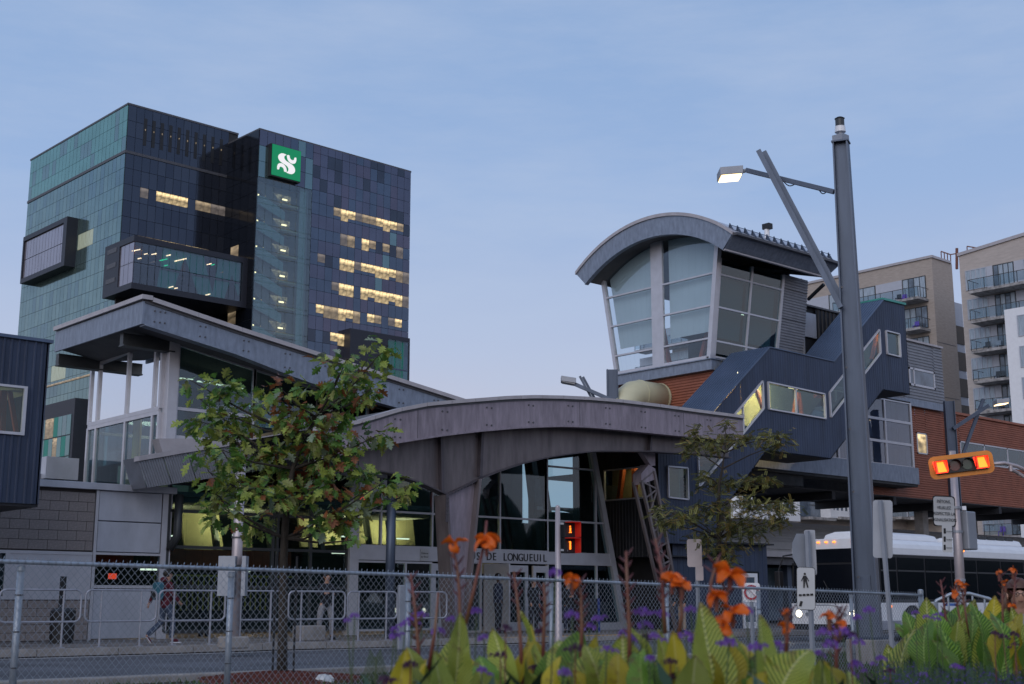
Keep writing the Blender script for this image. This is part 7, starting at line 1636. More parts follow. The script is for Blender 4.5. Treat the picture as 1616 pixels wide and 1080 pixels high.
# ================================================================ OAK
def oakleaf(curl=.25):
    """lobed leaf about 1 long: half outline mirrored, slightly cupped"""
    half = [(0, 0), (.05, .10), (.16, .16), (.10, .27), (.30, .36), (.33, .44), (.15, .50), (.36, .63), (.33, .72), (.13, .70), (.20, .84), (.10, .87), (0, 1.0)]
    v = [(x, y, abs(x) * curl - y * y * .18) for x, y in half] + [(-x, y, abs(x) * curl - y * y * .18) for x, y in half[1:-1]]
    n = len(half); mids = [(0, y, -y * y * .18 - .01) for y in (.16, .36, .5, .7)]
    mb = MB(); vr = [v[i] for i in range(n)]; vl = [v[0]] + v[n:] + [v[n - 1]]
    spine = [v[0]] + mids + [v[n - 1]]
    for side in (vr, vl):
        idx = [(0, 3, 0, 1), (3, 6, 1, 2), (6, 6, 2, 3), (6, 9, 3, 4), (9, 12, 4, 5)]
        for a, b, s0, s1 in idx:
            pts = [spine[s0]] + [side[k] for k in range(a, b + 1)] + [spine[s1]]
            cl = []
            for p in pts:
                if not cl or p != cl[-1]: cl.append(p)
            if cl[0] == cl[-1]: cl.pop()
            if len(cl) > 2: mb.add(cl, [tuple(range(len(cl)))])
    return mb
LEAF = oakleaf()
leafmesh = {k: LEAF.mesh('leaf', k) for k in ('leaf1', 'leaf2', 'leaf3', 'leaf4', 'leaf5')}
OD = 19.6
ob = D(443, 1068, OD); ob.z = .05
oak = thing('oak_tree', 'young oak with green and reddening lobed leaves standing in a mulch ring', 'tree', ob)
trunk_px = [(445, 1068), (446, 1000), (447, 900), (449, 850), (452, 800), (462, 740), (480, 690), (500, 660)]
tpts = [D(x, y, OD) for x, y in trunk_px]; tpts[0].z = .0
MB().tube(tpts, [.085, .072, .064, .058, .05, .04, .028, .018], 12).build('trunk', 'bark', oak, smooth=True)
clus = [(345, 625, 42, 28, .05), (325, 668, 28, 22, .05), (372, 660, 38, 30, .08), (442, 612, 24, 24, .75), (452, 650, 28, 28, .85), (478, 685, 34, 26, .6), (500, 612, 34, 22, .3), (535, 590, 38, 24, .35), (572, 580, 34, 22, .02), (598, 560, 22, 22, .02), (585, 615, 34, 34, .12), (520, 650, 34, 28, .35), (545, 690, 38, 28, .25), (590, 690, 24, 24, .1), (565, 725, 32, 24, .25),
        (350, 710, 42, 26, .06), (330, 745, 24, 18, .03), (395, 705, 42, 30, .12), (440, 725, 40, 34, .35), (495, 735, 42, 34, .3), (375, 760, 44, 32, .08), (425, 780, 44, 30, .15), (350, 800, 30, 22, .05), (390, 815, 40, 20, .18), (478, 790, 40, 30, .3), (525, 780, 38, 34, .4), (545, 825, 30, 26, .45), (562, 852, 16, 12, .3), (505, 840, 22, 14, .2), (600, 765, 38, 20, .22), (632, 785, 20, 26, .1), (575, 775, 24, 18, .2), (515, 710, 36, 24, .25), (340, 780, 18, 14, .1), (410, 640, 22, 18, .2), (612, 546, 14, 12, .0), (548, 566, 20, 12, .1), (560, 610, 30, 22, .15), (470, 655, 30, 22, .6), (355, 690, 30, 20, .05), (300, 600, 14, 8, 0), (318, 632, 18, 12, .05)]
rl = random.Random(42); leaves = []; br_m = []
for i, (cx, cy, rx, ry, red) in enumerate(clus):
    rx *= .9; ry *= .88
    dd_ = OD + rl.uniform(-.75, .75) * (1 if 330 < cx < 600 else .6); cc = D(cx, cy, dd_); k = OD / F_PX
    # bough from the trunk to the cluster
    j = min(range(3, 8), key=lambda q: abs(trunk_px[q][1] - (cy + abs(cx - trunk_px[q][0]) * .55)))
    s0 = tpts[j]; midp = lerp(s0, cc, .55) + Vector((0, 0, -.06)); MB().tube([s0, midp, cc], [.022, .014, .006], 6).build('bough', 'bark', oak)
    n = int(rx * ry / 13)
    tips = []
    for _ in range(max(3, n // 12)):
        a = rl.uniform(0, 6.28); u = rl.uniform(.3, 1) ; tpv = cc + o_rt * (rx * k * u * math.cos(a)) + Vector((0, 0, ry * k * u * math.sin(a))) + o_fw * rl.uniform(-.3, .3); tips.append(tpv)
        br_m.append((cc, tpv))
    for _ in range(n):
        tcen = rl.choice(tips); p = tcen + Vector((rl.gauss(0, .07), rl.gauss(0, .07), rl.gauss(0, .05)))
        out_d = (p - tcen).normalized() * .8 + (p - cc).normalized() * .5 + Vector((0, 0, -.45)) + Vector((rl.gauss(0, .35), rl.gauss(0, .35), rl.gauss(0, .25)))
        t = rl.random()
        mt = 'leaf4' if t < red * .42 else ('leaf5' if rl.random() < .10 else rl.choice(['leaf1', 'leaf1', 'leaf2', 'leaf3', 'leaf2']))
        leaves.append((p, out_d.normalized(), rl.uniform(.14, .235), mt, rl.uniform(-.9, .9)))
tw_ = MB()
for a, b in br_m: tw_.tube([a, b], [.007, .003], 4, cap=False)
tw_.build('twigs', 'bark', oak, kind='stuff')
def leafmat(p, d, s, roll):
    y = d; up = Vector((0, 0, 1)); x = y.cross(up); x = x.normalized() if x.length > .05 else Vector((1, 0, 0)); z = x.cross(y); q = Matrix.Rotation(roll, 3, y)
    x, z = q @ x, q @ z; return Matrix(((x.x * s, y.x * s, z.x * s, p.x), (x.y * s, y.y * s, z.y * s, p.y), (x.z * s, y.z * s, z.z * s, p.z), (0, 0, 0, 1)))
leaves.sort(key=lambda l: (l[0] - ORIGIN).dot(o_fw) / l[2])
for l in leaves[:300]:
    o = bpy.data.objects.new('leaf', leafmesh[l[3]]); C.objects.link(o); o.parent = oak; m = leafmat(l[0] - ORG[oak.name], l[1], l[2], l[4]); o.matrix_basis = m
crown = MB(); ks = list(leafmesh)
for l in leaves[300:]:
    m = leafmat(l[0], l[1], l[2], l[4]); crown.cur = ks.index(l[3]); crown.add([m @ Vector(v) for v in LEAF.v], LEAF.f)
crown.build('foliage', ks, oak, kind='stuff')
# stakes and mulch
for px in (430, 463):
    a = D(px, 1062, OD - .05); b = D(px, 875 + (px - 430) * .1, OD - .05); MB().tube([(a.x, a.y, 0), (a.x, a.y, b.z)], .017, 6).build('stake', 'black', oak)
ring = MB(); rm_ = random.Random(2)
for k in range(2600):
    r = 1.15 * math.sqrt(rm_.random()); a = rm_.uniform(0, 6.28); x, y = ob.x + r * math.cos(a), ob.y + r * math.sin(a); z = .05 + .10 * (1 - r / 1.2); t = rm_.uniform(0, 3.14); l = rm_.uniform(.02, .05)
    ring.prism([(x - l * math.cos(t), y - l * math.sin(t), z), (x + l * math.cos(t), y + l * math.sin(t), z + .01), (x + l * math.cos(t) - .01 * math.sin(t), y + l * math.sin(t) + .01 * math.cos(t), z + .012)], (0, 0, .012))
ring.tube([(ob.x, ob.y, .0), (ob.x, ob.y, .05), (ob.x, ob.y, .12)], [1.2, 1.15, .5], 24)
tag(ring.build('mulch', 'mulch', kind='stuff'), 'ring of dark red bark mulch around the oak trunk', 'mulch')
rk = D(512, 1076, 18.9); rock = MB().ball((rk.x, rk.y, .05), .15, 9, 6, (1.2, .9, .6)); 
for i, v in enumerate(rock.v): rock.v[i] = tuple(c + random.uniform(-.02, .02) for c in v)
tag(rock.build('rock', 'signface'), 'pale rock at the edge of the red mulch ring', 'rock')

# ================================================================ LOCUST TREE
LD = 27.0
lb_ = D(1137, 1000, LD); lb_.z = 0
lo_t = thing('locust_tree', 'airy small locust tree with feathery olive leaves in front of the navy stair foot', 'tree', lb_)
lt_px = [(1137, 1000), (1138, 930), (1137, 890), (1135, 850), (1134, 800), (1135, 765), (1140, 740), (1143, 715)]
lpts = [D(x, y, LD) for x, y in lt_px]; lpts[0].z = 0
MB().tube(lpts, [.08, .07, .06, .05, .04, .03, .022, .015], 9).build('trunk', 'bark', lo_t, smooth=True)
lcl = [(1170, 692, 40, 9), (1215, 690, 34, 12), (1225, 702, 18, 12), (1100, 690, 18, 22), (1085, 705, 14, 18), (1125, 705, 16, 10), (1128, 765, 32, 16), (1160, 758, 26, 10), (1205, 758, 28, 12), (1170, 790, 34, 12), (1118, 800, 40, 12), (1070, 815, 26, 14), (1048, 825, 18, 12), (1040, 800, 10, 14), (1090, 815, 26, 12), (1205, 800, 36, 16), (1235, 800, 20, 18), (1225, 820, 16, 12), (1150, 825, 42, 18), (1110, 850, 28, 14), (1185, 840, 34, 16), (1140, 865, 34, 12), (1150, 885, 14, 16), (1110, 750, 10, 10), (1146, 668, 8, 8), (1150, 690, 18, 8)]
fol = MB(); tws = MB(); rl = random.Random(9)
for (cx, cy, rx, ry) in lcl:
    dd_ = LD + rl.uniform(-.8, .8); k = LD / F_PX; cc = D(cx, cy, dd_); j = min(range(2, 8), key=lambda q: abs(lt_px[q][1] - (cy + abs(cx - 1137) * .45)))
    MB().tube([lpts[j], lerp(lpts[j], cc, .5) + Vector((0, 0, .03)), cc], [.018, .012, .005], 5).build('bough', 'bark', lo_t)
    for _ in range(int(rx * ry / 6) + 16):
        p = cc + o_rt * rl.gauss(0, rx * k * .48) + Vector((0, 0, rl.gauss(0, ry * k * .5))) + o_fw * rl.gauss(0, .25)
        d = Vector((rl.gauss(0, 1), rl.gauss(0, 1), rl.gauss(-.5, .4))).normalized(); L = rl.uniform(.14, .24); sd = d.cross(Vector((0, 0, 1))).normalized(); sd = sd + Vector((0, 0, rl.uniform(-.5, .5)))
        tws.tube([p, p + d * L], .0025, 3, cap=False); fol.cur = rl.choice([0, 0, 1, 1, 2])
        for i in range(9):
            q = p + d * L * (i + 1) / 9
            for s in (-1, 1):
                e = q + sd * s * .036 + Vector((0, 0, -.012)); w = d * .011; fol.add([q, lerp(q, e, .5) + w, e, lerp(q, e, .5) - w], [(0, 1, 2, 3)])
fol.build('foliage', ['loc1', 'loc2', 'loc3'], lo_t, kind='stuff'); tws.build('twigs', 'bark', lo_t, kind='stuff')

# ================================================================ CANNAS
def cannaleaf(L=.5, W=.16, bend=.35, fold=.25, wav=.01, seed=0):
    r = random.Random(seed); n, m = 12, 6; v = []; ph = r.uniform(0, 6)
    for i in range(n + 1):
        t = i / n; w = W / 2 * (min(1, (t / .38)) ** .55 if t < .38 else max(0.004, 1 - ((t - .38) / .62) ** 2.1) ** .85)
        y = L * math.sin(bend * t) / bend if bend else L * t; z = -L * (1 - math.cos(bend * t)) / bend if bend else 0
        for j in range(m + 1):
            s = (j / m * 2 - 1); v.append((w * s, y, z + abs(s) * w * fold + wav * math.sin(t * 11 + ph + s * 2.5) * abs(s) + .02 * math.sin(t * 4 + ph)))
    f = [(i * (m + 1) + j, i * (m + 1) + j + 1, (i + 1) * (m + 1) + j + 1, (i + 1) * (m + 1) + j) for i in range(n) for j in range(m)]
    mb = MB(); mb.add(v, f); return mb
CL = {}
for mt in ('canna1', 'canna2', 'canna3'):
    for s in range(4): CL[(mt, s)] = cannaleaf(.5, .17, .3 + .3 * s, .35, .012 + .005 * s, s + 3).mesh('leaf', mt, smooth=True)
def petal(L, W, bend, seed):
    W *= 1.35
    r = random.Random(seed); n, m = 7, 4; v = []
    for i in range(n + 1):
        t = i / n; w = W / 2 * (math.sin(math.pi * (t * .86 + .07)) ** .7)
        y = L * math.sin(bend * t) / bend; z = -L * (1 - math.cos(bend * t)) / bend
        for j in range(m + 1): s = j / m * 2 - 1; v.append((w * s, y, z + (s * s) * w * .45 + .006 * math.sin(7 * t + 4 * s + seed)))
    mb = MB(); mb.add(v, [(i * (m + 1) + j, i * (m + 1) + j + 1, (i + 1) * (m + 1) + j + 1, (i + 1) * (m + 1) + j) for i in range(n) for j in range(m)]); return mb
PT = [petal(.085, .05, .7 + .5 * s, s).mesh('petal', 'petal', smooth=True) for s in range(4)]
def orient(o, p, d, s, roll, par):
    o.parent = par; o.matrix_basis = leafmat(Vector(p) - ORG[par.name], Vector(d).normalized(), s, roll)
def add_leaf(par, base, tip, wpx, dist, mt, roll=0, rnd=None):
    """a blade from base to tip (survey px) at the given distance"""
    a, b = D(*base, dist), D(*tip, dist - .04); L = (b - a).length; s = L / .47; wfac = (wpx * 1.28 * dist / F_PX) / (.17 * s)
    o = bpy.data.objects.new('leaf', CL[(mt, rnd.randrange(4))]); C.objects.link(o); o.parent = par
    d = (b - a).normalized(); x = d.cross(o_fw * -1).normalized(); x = Matrix.Rotation(roll, 3, d) @ x; z = x.cross(d)
    p = a - ORG[par.name]; sx = s * wfac
    o.matrix_basis = Matrix(((x.x * sx, d.x * s, z.x * s, p.x), (x.y * sx, d.y * s, z.y * s, p.y), (x.z * sx, d.z * s, z.z * s, p.z), (0, 0, 0, 1))); return o
rc = random.Random(21)
def flower(par, px, py, dist, size, n=5, red=False):
    c = D(px, py, dist); fl = MB().tube([c - Vector((0, 0, .05)), c], [.006, .01], 6).build('flower', 'stalk', par)
    ORG[fl.name] = ORG[par.name]; fl.location = (0, 0, 0)
    for i in range(n):
        a = i * 6.28 / n + rc.uniform(-.4, .4); d = o_rt * math.cos(a) + Vector((0, 0, rc.uniform(.0, .9))) + o_fw * math.sin(a) * .8 + Vector((0, 0, math.sin(a) * .5))
        o = bpy.data.objects.new('petal', PT[rc.randrange(4)]); C.objects.link(o); o.parent = fl; o.matrix_basis = leafmat(c - ORG[par.name], d.normalized(), size * .82 * dist / F_PX / .085 * rc.uniform(.8, 1.1), rc.uniform(-1.2, 1.2))
def spike(par, pts, dist, r0=.008, buds=10, tip_r=.004, m='stalk'):
    P_ = [D(x, y, dist) for x, y in pts]; rr = [lerp(r0, tip_r, i / (len(P_) - 1)) for i in range(len(P_))]; MB().tube(P_, rr, 7).build('stalk', m, par, smooth=True)
    q = resample(P_, 40); bm2 = MB()
    for k in range(buds):
        p = q[38 - k * 2 if 38 - k * 2 > 0 else 0]; s = (-1) ** k; d = o_rt * s * rc.uniform(.015, .03) + Vector((0, 0, rc.uniform(.02, .04))) + o_fw * rc.uniform(-.015, .015); bm2.tube([p, p + d * .5, p + d], [.002, .0045, .0015], 5)
    if buds: bm2.build('bud', 'bud', par, kind='stuff')
    return P_
def canna(label, base_px, dist, leaves, stalks, flowers, name='canna_plant', group='canna plants in the flower bed', stem_to=None):
    b = D(base_px, 1100, dist); b.z = .02; t = thing(name, label, 'flower', b, group=group)
    for lf in leaves:
        base, tip, w, mt = lf[:4]; add_leaf(t, base, tip, w, dist + (lf[4] if len(lf) > 4 else rc.uniform(-.12, .12)), mt, rc.uniform(-.9, .9), rc)
    for k_ in range(4 if dist < 6 else 3):
        bx = base_px + rc.uniform(-48, 48); add_leaf(t, (bx, 1130), (bx + rc.uniform(-42, 42), rc.uniform(1022, 1066) if dist < 6 else rc.uniform(985, 1040)), rc.uniform(22, 52), dist + rc.uniform(-.25, .3), rc.choice(('canna1', 'canna1', 'canna2', 'canna3') if dist < 6 else ('canna2', 'canna2', 'canna1')), rc.uniform(-1.1, 1.1), rc)
    for st_, buds in stalks: spike(t, st_, dist, buds=buds)
    for f in flowers: flower(t, f[0], f[1], dist - .03, f[2], f[3] if len(f) > 3 else 5)
    MB().tube([Vector((b.x, b.y, 0)), D(base_px, 1075, dist)], .012, 8).build('stem', 'stemgreen', t)
Y1, G1, Y3 = 'canna1', 'canna2', 'canna3'
cd = 4.6
canna('canna with two bare bud spikes beside the fence post, leftmost of the canna row', 660, cd,
      [((672, 1110), (652, 1020), 28, Y1), ((690, 1110), (672, 1040), 30, G1), ((640, 1120), (655, 1060), 34, Y3), ((700, 1100), (655, 1045), 24, G1)],
      [([(664, 1085), (660, 1020), (655, 960), (648, 905)], 14), ([(676, 1060), (686, 1000), (692, 935)], 0)], [])
canna('canna with the tallest orange flowers and a long dusty yellow blade', 715, cd,
      [((720, 1115), (707, 987), 48, Y1), ((715, 1090), (735, 975), 28, Y1, -.1), ((738, 1120), (728, 1060), 36, Y1), ((700, 1120), (690, 1060), 30, G1)],
      [([(727, 1060), (726, 985), (725, 935), (722, 900), (716, 865)], 8), ([(735, 985), (748, 930), (757, 890), (765, 855), (768, 822)], 0)], [(716, 858, 30, 4), (768, 855, 34, 6)])
canna('canna with withered brown tipped blades and one dark red spike', 795, 4.5,
      [((820, 1120), (770, 1003), 40, Y1), ((835, 1125), (800, 1040), 44, Y1), ((850, 1120), (830, 1050), 36, Y1), ((812, 1100), (822, 1000), 14, Y3)],
      [([(824, 1080), (822, 1020), (818, 960), (811, 902)], 6)], [])
canna('canna with bright yellow narrow leaves and a purple brown spike', 850, 4.8,
      [((838, 1110), (824, 1000), 20, Y3), ((848, 1110), (833, 985), 16, Y3), ((860, 1110), (857, 1010), 26, Y3), ((850, 1120), (858, 970), 14, Y1)],
      [([(856, 1080), (858, 1000), (860, 950), (858, 920)], 10)], [])
canna('canna with broad ribbed pale leaf right of the slim pole, under an orange bloom', 900, 4.4,
      [((890, 1120), (892, 995), 62, G1, .1), ((905, 1125), (885, 1000), 50, Y1), ((925, 1125), (930, 1005), 56, Y1), ((938, 1120), (920, 1010), 30, Y3, .15), ((870, 1125), (858, 1040), 30, Y3)],
      [([(917, 1060), (918, 990), (917, 940), (912, 915)], 12)], [(903, 915, 24, 5)])
canna('canna with a veined broad pointed blade and no bloom, left of the purple heads', 985, 4.2,
      [((985, 1135), (988, 1012), 64, Y1), ((960, 1130), (945, 1015), 44, Y1), ((1005, 1130), (968, 1025), 40, G1), ((935, 1135), (925, 1060), 40, Y3), ((970, 1135), (985, 1035), 40, Y3, -.1)], [([(994, 1060), (993, 990), (990, 930), (988, 870)], 14)], [])
canna('canna with the double orange bloom above the fence rail', 1065, 4.4,
      [((1060, 1110), (1048, 1000), 22, Y1), ((1072, 1120), (1068, 1005), 34, Y3), ((1040, 1120), (1035, 980), 14, Y1), ((1085, 1130), (1080, 1040), 36, G1)],
      [([(1070, 1010), (1076, 970), (1074, 940), (1068, 915)], 6), ([(1050, 1000), (1047, 960), (1044, 900), (1034, 850)], 14)], [(1060, 914, 28, 6), (1076, 922, 24, 5)])
canna('canna with the pale furled blade and three stacked orange blooms', 1125, 4.1,
      [((1128, 1135), (1124, 962), 58, Y1), ((1150, 1130), (1165, 985), 50, Y3), ((1100, 1135), (1108, 1010), 54, G1), ((1165, 1130), (1150, 1000), 44, Y1, .1), ((1118, 1130), (1130, 1020), 40, G1, .2)],
      [([(1120, 1010), (1119, 970), (1122, 920), (1133, 880)], 4), ([(1137, 1060), (1140, 1000), (1146, 950), (1150, 920)], 4)], [(1152, 905, 38, 6), (1130, 940, 26, 5), (1156, 965, 32, 5), (1143, 985, 30, 4)])
canna('canna with big yellow green diagonal ribbed leaves and a small red flower spike', 1220, 4.2,
      [((1205, 1130), (1222, 982), 60, Y1), ((1215, 1135), (1250, 1000), 70, Y1, -.15), ((1190, 1130), (1195, 1020), 40, G1), ((1185, 1130), (1213, 1010), 34, Y3, .15), ((1240, 1135), (1200, 1040), 50, Y1)],
      [([(1240, 1040), (1242, 1000), (1243, 965)], 6)], [(1241, 966, 18, 4), (1241, 990, 18, 4)])
canna('canna with two small yellow leaves and a crimson head in front of the mast', 1318, 4.4,
      [((1315, 1120), (1312, 1048), 20, Y3), ((1340, 1125), (1352, 1060), 26, Y1)],
      [([(1319, 1090), (1320, 1030), (1319, 990), (1322, 965)], 12), ([(1321, 990), (1330, 968)], 2)], [(1308, 972, 20, 4), (1326, 985, 14, 4)])
# the deep green clump on the right, further back
def clump(label, cx, dist, n, x0, x1, ytip, stalks, flowers, seed):
    global rc; r = random.Random(seed)
    lv = []
    for k in range(n):
        bx = r.uniform(x0 + 15, x1 - 15); tx = min(max(bx + r.uniform(-45, 45), x0), x1); lv.append(((bx, r.uniform(1055, 1075)), (tx, ytip + r.uniform(0, 70) if k % 3 else ytip + r.uniform(0, 22)), r.uniform(26, 38), r.choice([G1, G1, G1, G1, Y1]) if k % 9 else Y3, r.uniform(-.5, .5)))
    canna(label, cx, dist, lv, stalks, flowers)
clump('deep green canna clump at the fence end, left part with one bare crimson spike', 1470, 7.6, 15, 1442, 1520, 948, [([(1500, 1040), (1493, 980), (1488, 940), (1484, 915)], 10)], [], 1)
clump('deep green canna clump with small orange blooms in front of the pale pole', 1530, 7.4, 18, 1485, 1575, 945, [([(1522, 1040), (1515, 980), (1508, 940), (1506, 925)], 6), ([(1530, 1020), (1524, 970), (1518, 930)], 6)], [(1507, 936, 14, 4), (1512, 919, 13, 4), (1522, 924, 11, 3)], 2)
clump('deep green canna clump at the right frame edge with tall thin flower spikes', 1590, 7.2, 17, 1545, 1640, 950, [([(1583, 1030), (1582, 960), (1582, 920), (1577, 905)], 8), ([(1600, 1020), (1600, 940), (1603, 905)], 6), ([(1593, 1000), (1598, 970), (1597, 955)], 3)], [(1576, 903, 10, 4), (1598, 900, 13, 4), (1586, 920, 10, 3), (1597, 957, 12, 3)], 3)

# ================================================================ VERBENA
def head(mb, c, r, rr):
    n = 26
    for i in range(n):
        a = rr.uniform(0, 6.28); u = math.sqrt(rr.random()); p = Vector((c.x + r * u * math.cos(a), c.y + r * u * math.sin(a), c.z + r * .6 * (1 - u * u) + rr.uniform(-.1, .1) * r)); s = r * .30
        for k in range(4):
            t = k * 1.57 + a; q = p + Vector((s * math.cos(t), s * math.sin(t), s * .25)); q2 = p + Vector((s * math.cos(t + .9), s * math.sin(t + .9), s * .15)); mb.add([p, q, q2], [(0, 1, 2)])
        mb.tube([p - Vector((0, 0, r * .45)), p], [.2 * s, .3 * s], 4)
vpx = [(930, 990, 0), (1150, 1015, 0), (1062, 1070, 1), (1012, 1030, 1), (1250, 1050, 0), (1345, 1068, 0), (705, 1040, 1), (735, 1052, 0), (870, 1045, 1), (1390, 1040, 0), (1405, 1060, 1), (625, 1005, 0), (640, 985, 0), (623, 994, 0), (650, 978, 0), (667, 970, 0), (692, 997, 0), (712, 978, 0), (752, 965, 0), (798, 992, 1), (764, 1008, 0), (775, 1026, 1), (790, 1035, 1), (850, 998, 1), (753, 1070, 0), (760, 1058, 0), (877, 905, 0), (903, 972, 0), (943, 977, 0), (607, 1075, 1), (648, 1050, 1), (842, 1055, 1), (820, 1068, 0), (1015, 967, 0), (1045, 970, 0), (1018, 988, 0), (985, 1000, 0), (1000, 1010, 0), (1020, 1008, 1), (1033, 1005, 0), (1090, 963, 0), (1083, 1003, 0), (1092, 1012, 0), (1040, 1052, 1), (1025, 1040, 0), (1058, 1045, 1), (1085, 1055, 1), (1117, 1043, 0), (1178, 965, 0), (1192, 1022, 0), (1212, 1022, 0), (1228, 1018, 0), (957, 1025, 0), (890, 1062, 0), (908, 1024, 1), (1222, 1018, 0), (1293, 1034, 0), (1268, 1060, 1), (1272, 1042, 1), (1310, 1018, 0), (1355, 1014, 0), (1350, 1050, 0), (1330, 998, 0), (1352, 975, 0), (1372, 963, 0), (1318, 995, 0), (1342, 1002, 1), (1300, 999, 0), (1507, 1052, 0), (1517, 1055, 0), (1458, 1065, 0), (1445, 967, 0), (1462, 974, 0), (1480, 978, 0), (1483, 970, 0), (1570, 1000, 1), (1583, 1005, 1), (1600, 1002, 1), (1602, 1018, 1), (560, 972, 0), (548, 980, 0), (1005, 1055, 1), (1130, 1050, 0)]
rv = random.Random(77); ve = []
hcount = {}
LM = [(552, 'far left of the cannas'), (612, 'left of the first canna'), (636, 'left of the third fence post'), (660, 'right of the third fence post'), (700, 'below the small orange bloom'), (752, 'below the tall orange bloom'), (785, 'by the withered canna blades'), (820, 'at the dark red spike'), (848, 'by the bright yellow leaves'), (885, 'beside the slim pole'), (908, 'under the orange bloom on the rail'), (945, 'left of the broad pointed blade'), (985, 'at the bare brown spike'), (1003, 'right of the bare brown spike'), (1018, 'between spike and double bloom'), (1034, 'just left of the double bloom'), (1048, 'under the double bloom'), (1060, 'right under the double bloom'), (1086, 'right of the double bloom'), (1115, 'on the pale furled blade'), (1130, 'under the stacked blooms'), (1180, 'right of the stacked blooms'), (1195, 'before the diagonal leaves'), (1225, 'over the diagonal leaves'), (1270, 'under the pedestrian sign'), (1295, 'left of the crimson head'), (1318, 'on the crimson head'), (1345, 'right of the crimson head'), (1370, 'against the mast'), (1448, 'at the end fence post'), (1475, 'over the left green clump'), (1510, 'in the salvia'), (1580, 'before the right green clump'), (1601, 'at the right edge')]
names = ['beside the left fence post', 'between the orange blooms', 'near the slim pole', 'in the middle of the bed', 'left of the stacked orange blooms', 'in front of the mast', 'by the fence end', 'at the right edge']
for i, (px, py, fd) in enumerate(vpx):
    dist = (4.4 + rv.uniform(-.5, .9)) if px < 1400 else 6.3 + rv.uniform(-.4, .4); c = D(px, py, dist); gx = D(px + rv.uniform(-25, 25), 1100, dist)
    zn = min(LM, key=lambda q: abs(q[0] - px))[1]; hgt = 'high' if py < 985 else ('mid height' if py < 1025 else 'low'); nh = hcount.get((zn, hgt, fd), 0); hcount[(zn, hgt, fd)] = nh + 1
    # the heads that share one zone and colour are told apart by nothing but their place: shared label
    lab = ('faded dark' if fd else 'violet') + ' ' + hgt + ' verbena head ' + zn
    t = thing('verbena', lab, 'flower', Vector((gx.x, gx.y, 0)), group='%s %s verbena heads %s' % ('faded' if fd else 'violet', hgt, zn))
    MB().tube([Vector((gx.x, gx.y, 0)), lerp(Vector((gx.x, gx.y, 0)), c, .6) + o_rt * rv.uniform(-.02, .02), c], .0022, 4).build('stem', 'stemgreen' if not fd else 'stalk', t)
    h = MB(); head(h, c, .022 * rv.uniform(.8, 1.25), rv); 
    if rv.random() < .45: head(h, c + o_rt * rv.choice((-.028, .028)) + Vector((0, 0, rv.uniform(-.02, .01))), .012, rv)
    h.build('flower_head', 'verb2' if fd else 'verb', t); vall = globals().setdefault('VALL', {}); vall.setdefault(lab, []).append((px, t))
for lab, L_ in VALL.items():
    L_.sort(key=lambda q: q[0]); n_ = len(L_)
    if n_ > 1:
        w_ = {2: ['left one', 'right one'], 3: ['left one', 'middle one', 'right one']}.get(n_) or ['leftmost one', 'second from left', 'third from left', 'fourth from left', 'fifth from left', 'sixth from left'][:n_ - 1] + ['rightmost one']
        for (q, t), s_ in zip(L_, w_): t['label'] = lab + ', ' + s_
# ================================================================ SALVIA AND UNDERGROWTH
sv = MB(); sl = MB(); rs = random.Random(5)
for k in range(3600):
    px = rs.uniform(1340, 1660); dist = rs.uniform(5.8, 8.2); g_ = D(px, 1080, dist); h = rs.uniform(.62, .86) * (1 if px > 1400 else .8); x, y = g_.x, g_.y; lean = Vector((rs.gauss(0, .05), rs.gauss(0, .05), 1))
    b = Vector((x, y, .0)); sl.tube([b, b + lean * h], .002, 3, cap=False)
    for j in range(10):
        p = b + lean * (h * (.55 + .045 * j)); a = rs.uniform(0, 6.28); s = .011 * (1.2 - j * .07); sv.add([p, p + Vector((s * math.cos(a), s * math.sin(a), s * .6)), p + Vector((s * math.cos(a + 1.2), s * math.sin(a + 1.2), s * 1.2))], [(0, 1, 2)]); a += 3; sv.add([p, p + Vector((s * math.cos(a), s * math.sin(a), s * .6)), p + Vector((s * math.cos(a + 1.2), s * math.sin(a + 1.2), s * 1.2))], [(0, 1, 2)])
    for j in range(9):
        p = b + lean * (h * rs.uniform(.1, .6)); a = rs.uniform(0, 6.28); L = rs.uniform(.03, .06); d = Vector((math.cos(a), math.sin(a), .3)) * L; w = Vector((-math.sin(a), math.cos(a), 0)) * L * .25; sl.add([p, p + d * .5 + w, p + d, p + d * .5 - w], [(0, 1, 2, 3)])
tag(sv.build('salvia_bloom', 'salvia', kind='stuff'), 'mass of deep violet salvia spikes under the right canna clumps', 'flowers')
tag(sl.build('salvia_foliage', 'salvialeaf', kind='stuff'), 'low dark green foliage below the violet salvia', 'foliage')
ug = MB()
for k in range(2600):
    px = rs.uniform(560, 1420); dist = rs.uniform(3.6, 6.2); g_ = D(px, 1100, dist); zmax = D(px, 1072, dist).z; p = Vector((g_.x, g_.y, rs.uniform(0, max(.05, zmax - .05)))); a = rs.uniform(0, 6.28); L = rs.uniform(.05, .12); d = Vector((math.cos(a), math.sin(a), rs.uniform(.2, 1.2))) * L; w = Vector((-math.sin(a), math.cos(a), 0)) * L * .2; ug.add([p, p + d * .5 + w, p + d, p + d * .5 - w], [(0, 1, 2, 3)])
tag(ug.build('undergrowth', 'salvialeaf', kind='stuff'), 'dark green undergrowth at the feet of the cannas', 'undergrowth')
sw_ = thing('feathery_weed', 'thin feathery green weed left of the canna row', 'weed', D(590, 1100, 6.5))
for k in range(16):
    a = D(592, 1085 - k * 3, 6.5); 
    for s in (-1, 1): MB().tube([a, a + o_rt * s * .05 * (1.3 - k * .05) + Vector((0, 0, .045))], .0018, 4).build('frond', 'stemgreen', sw_)
MB().tube([D(590, 1110, 6.5), D(594, 1040, 6.5)], .003, 5).build('stem', 'stemgreen', sw_)

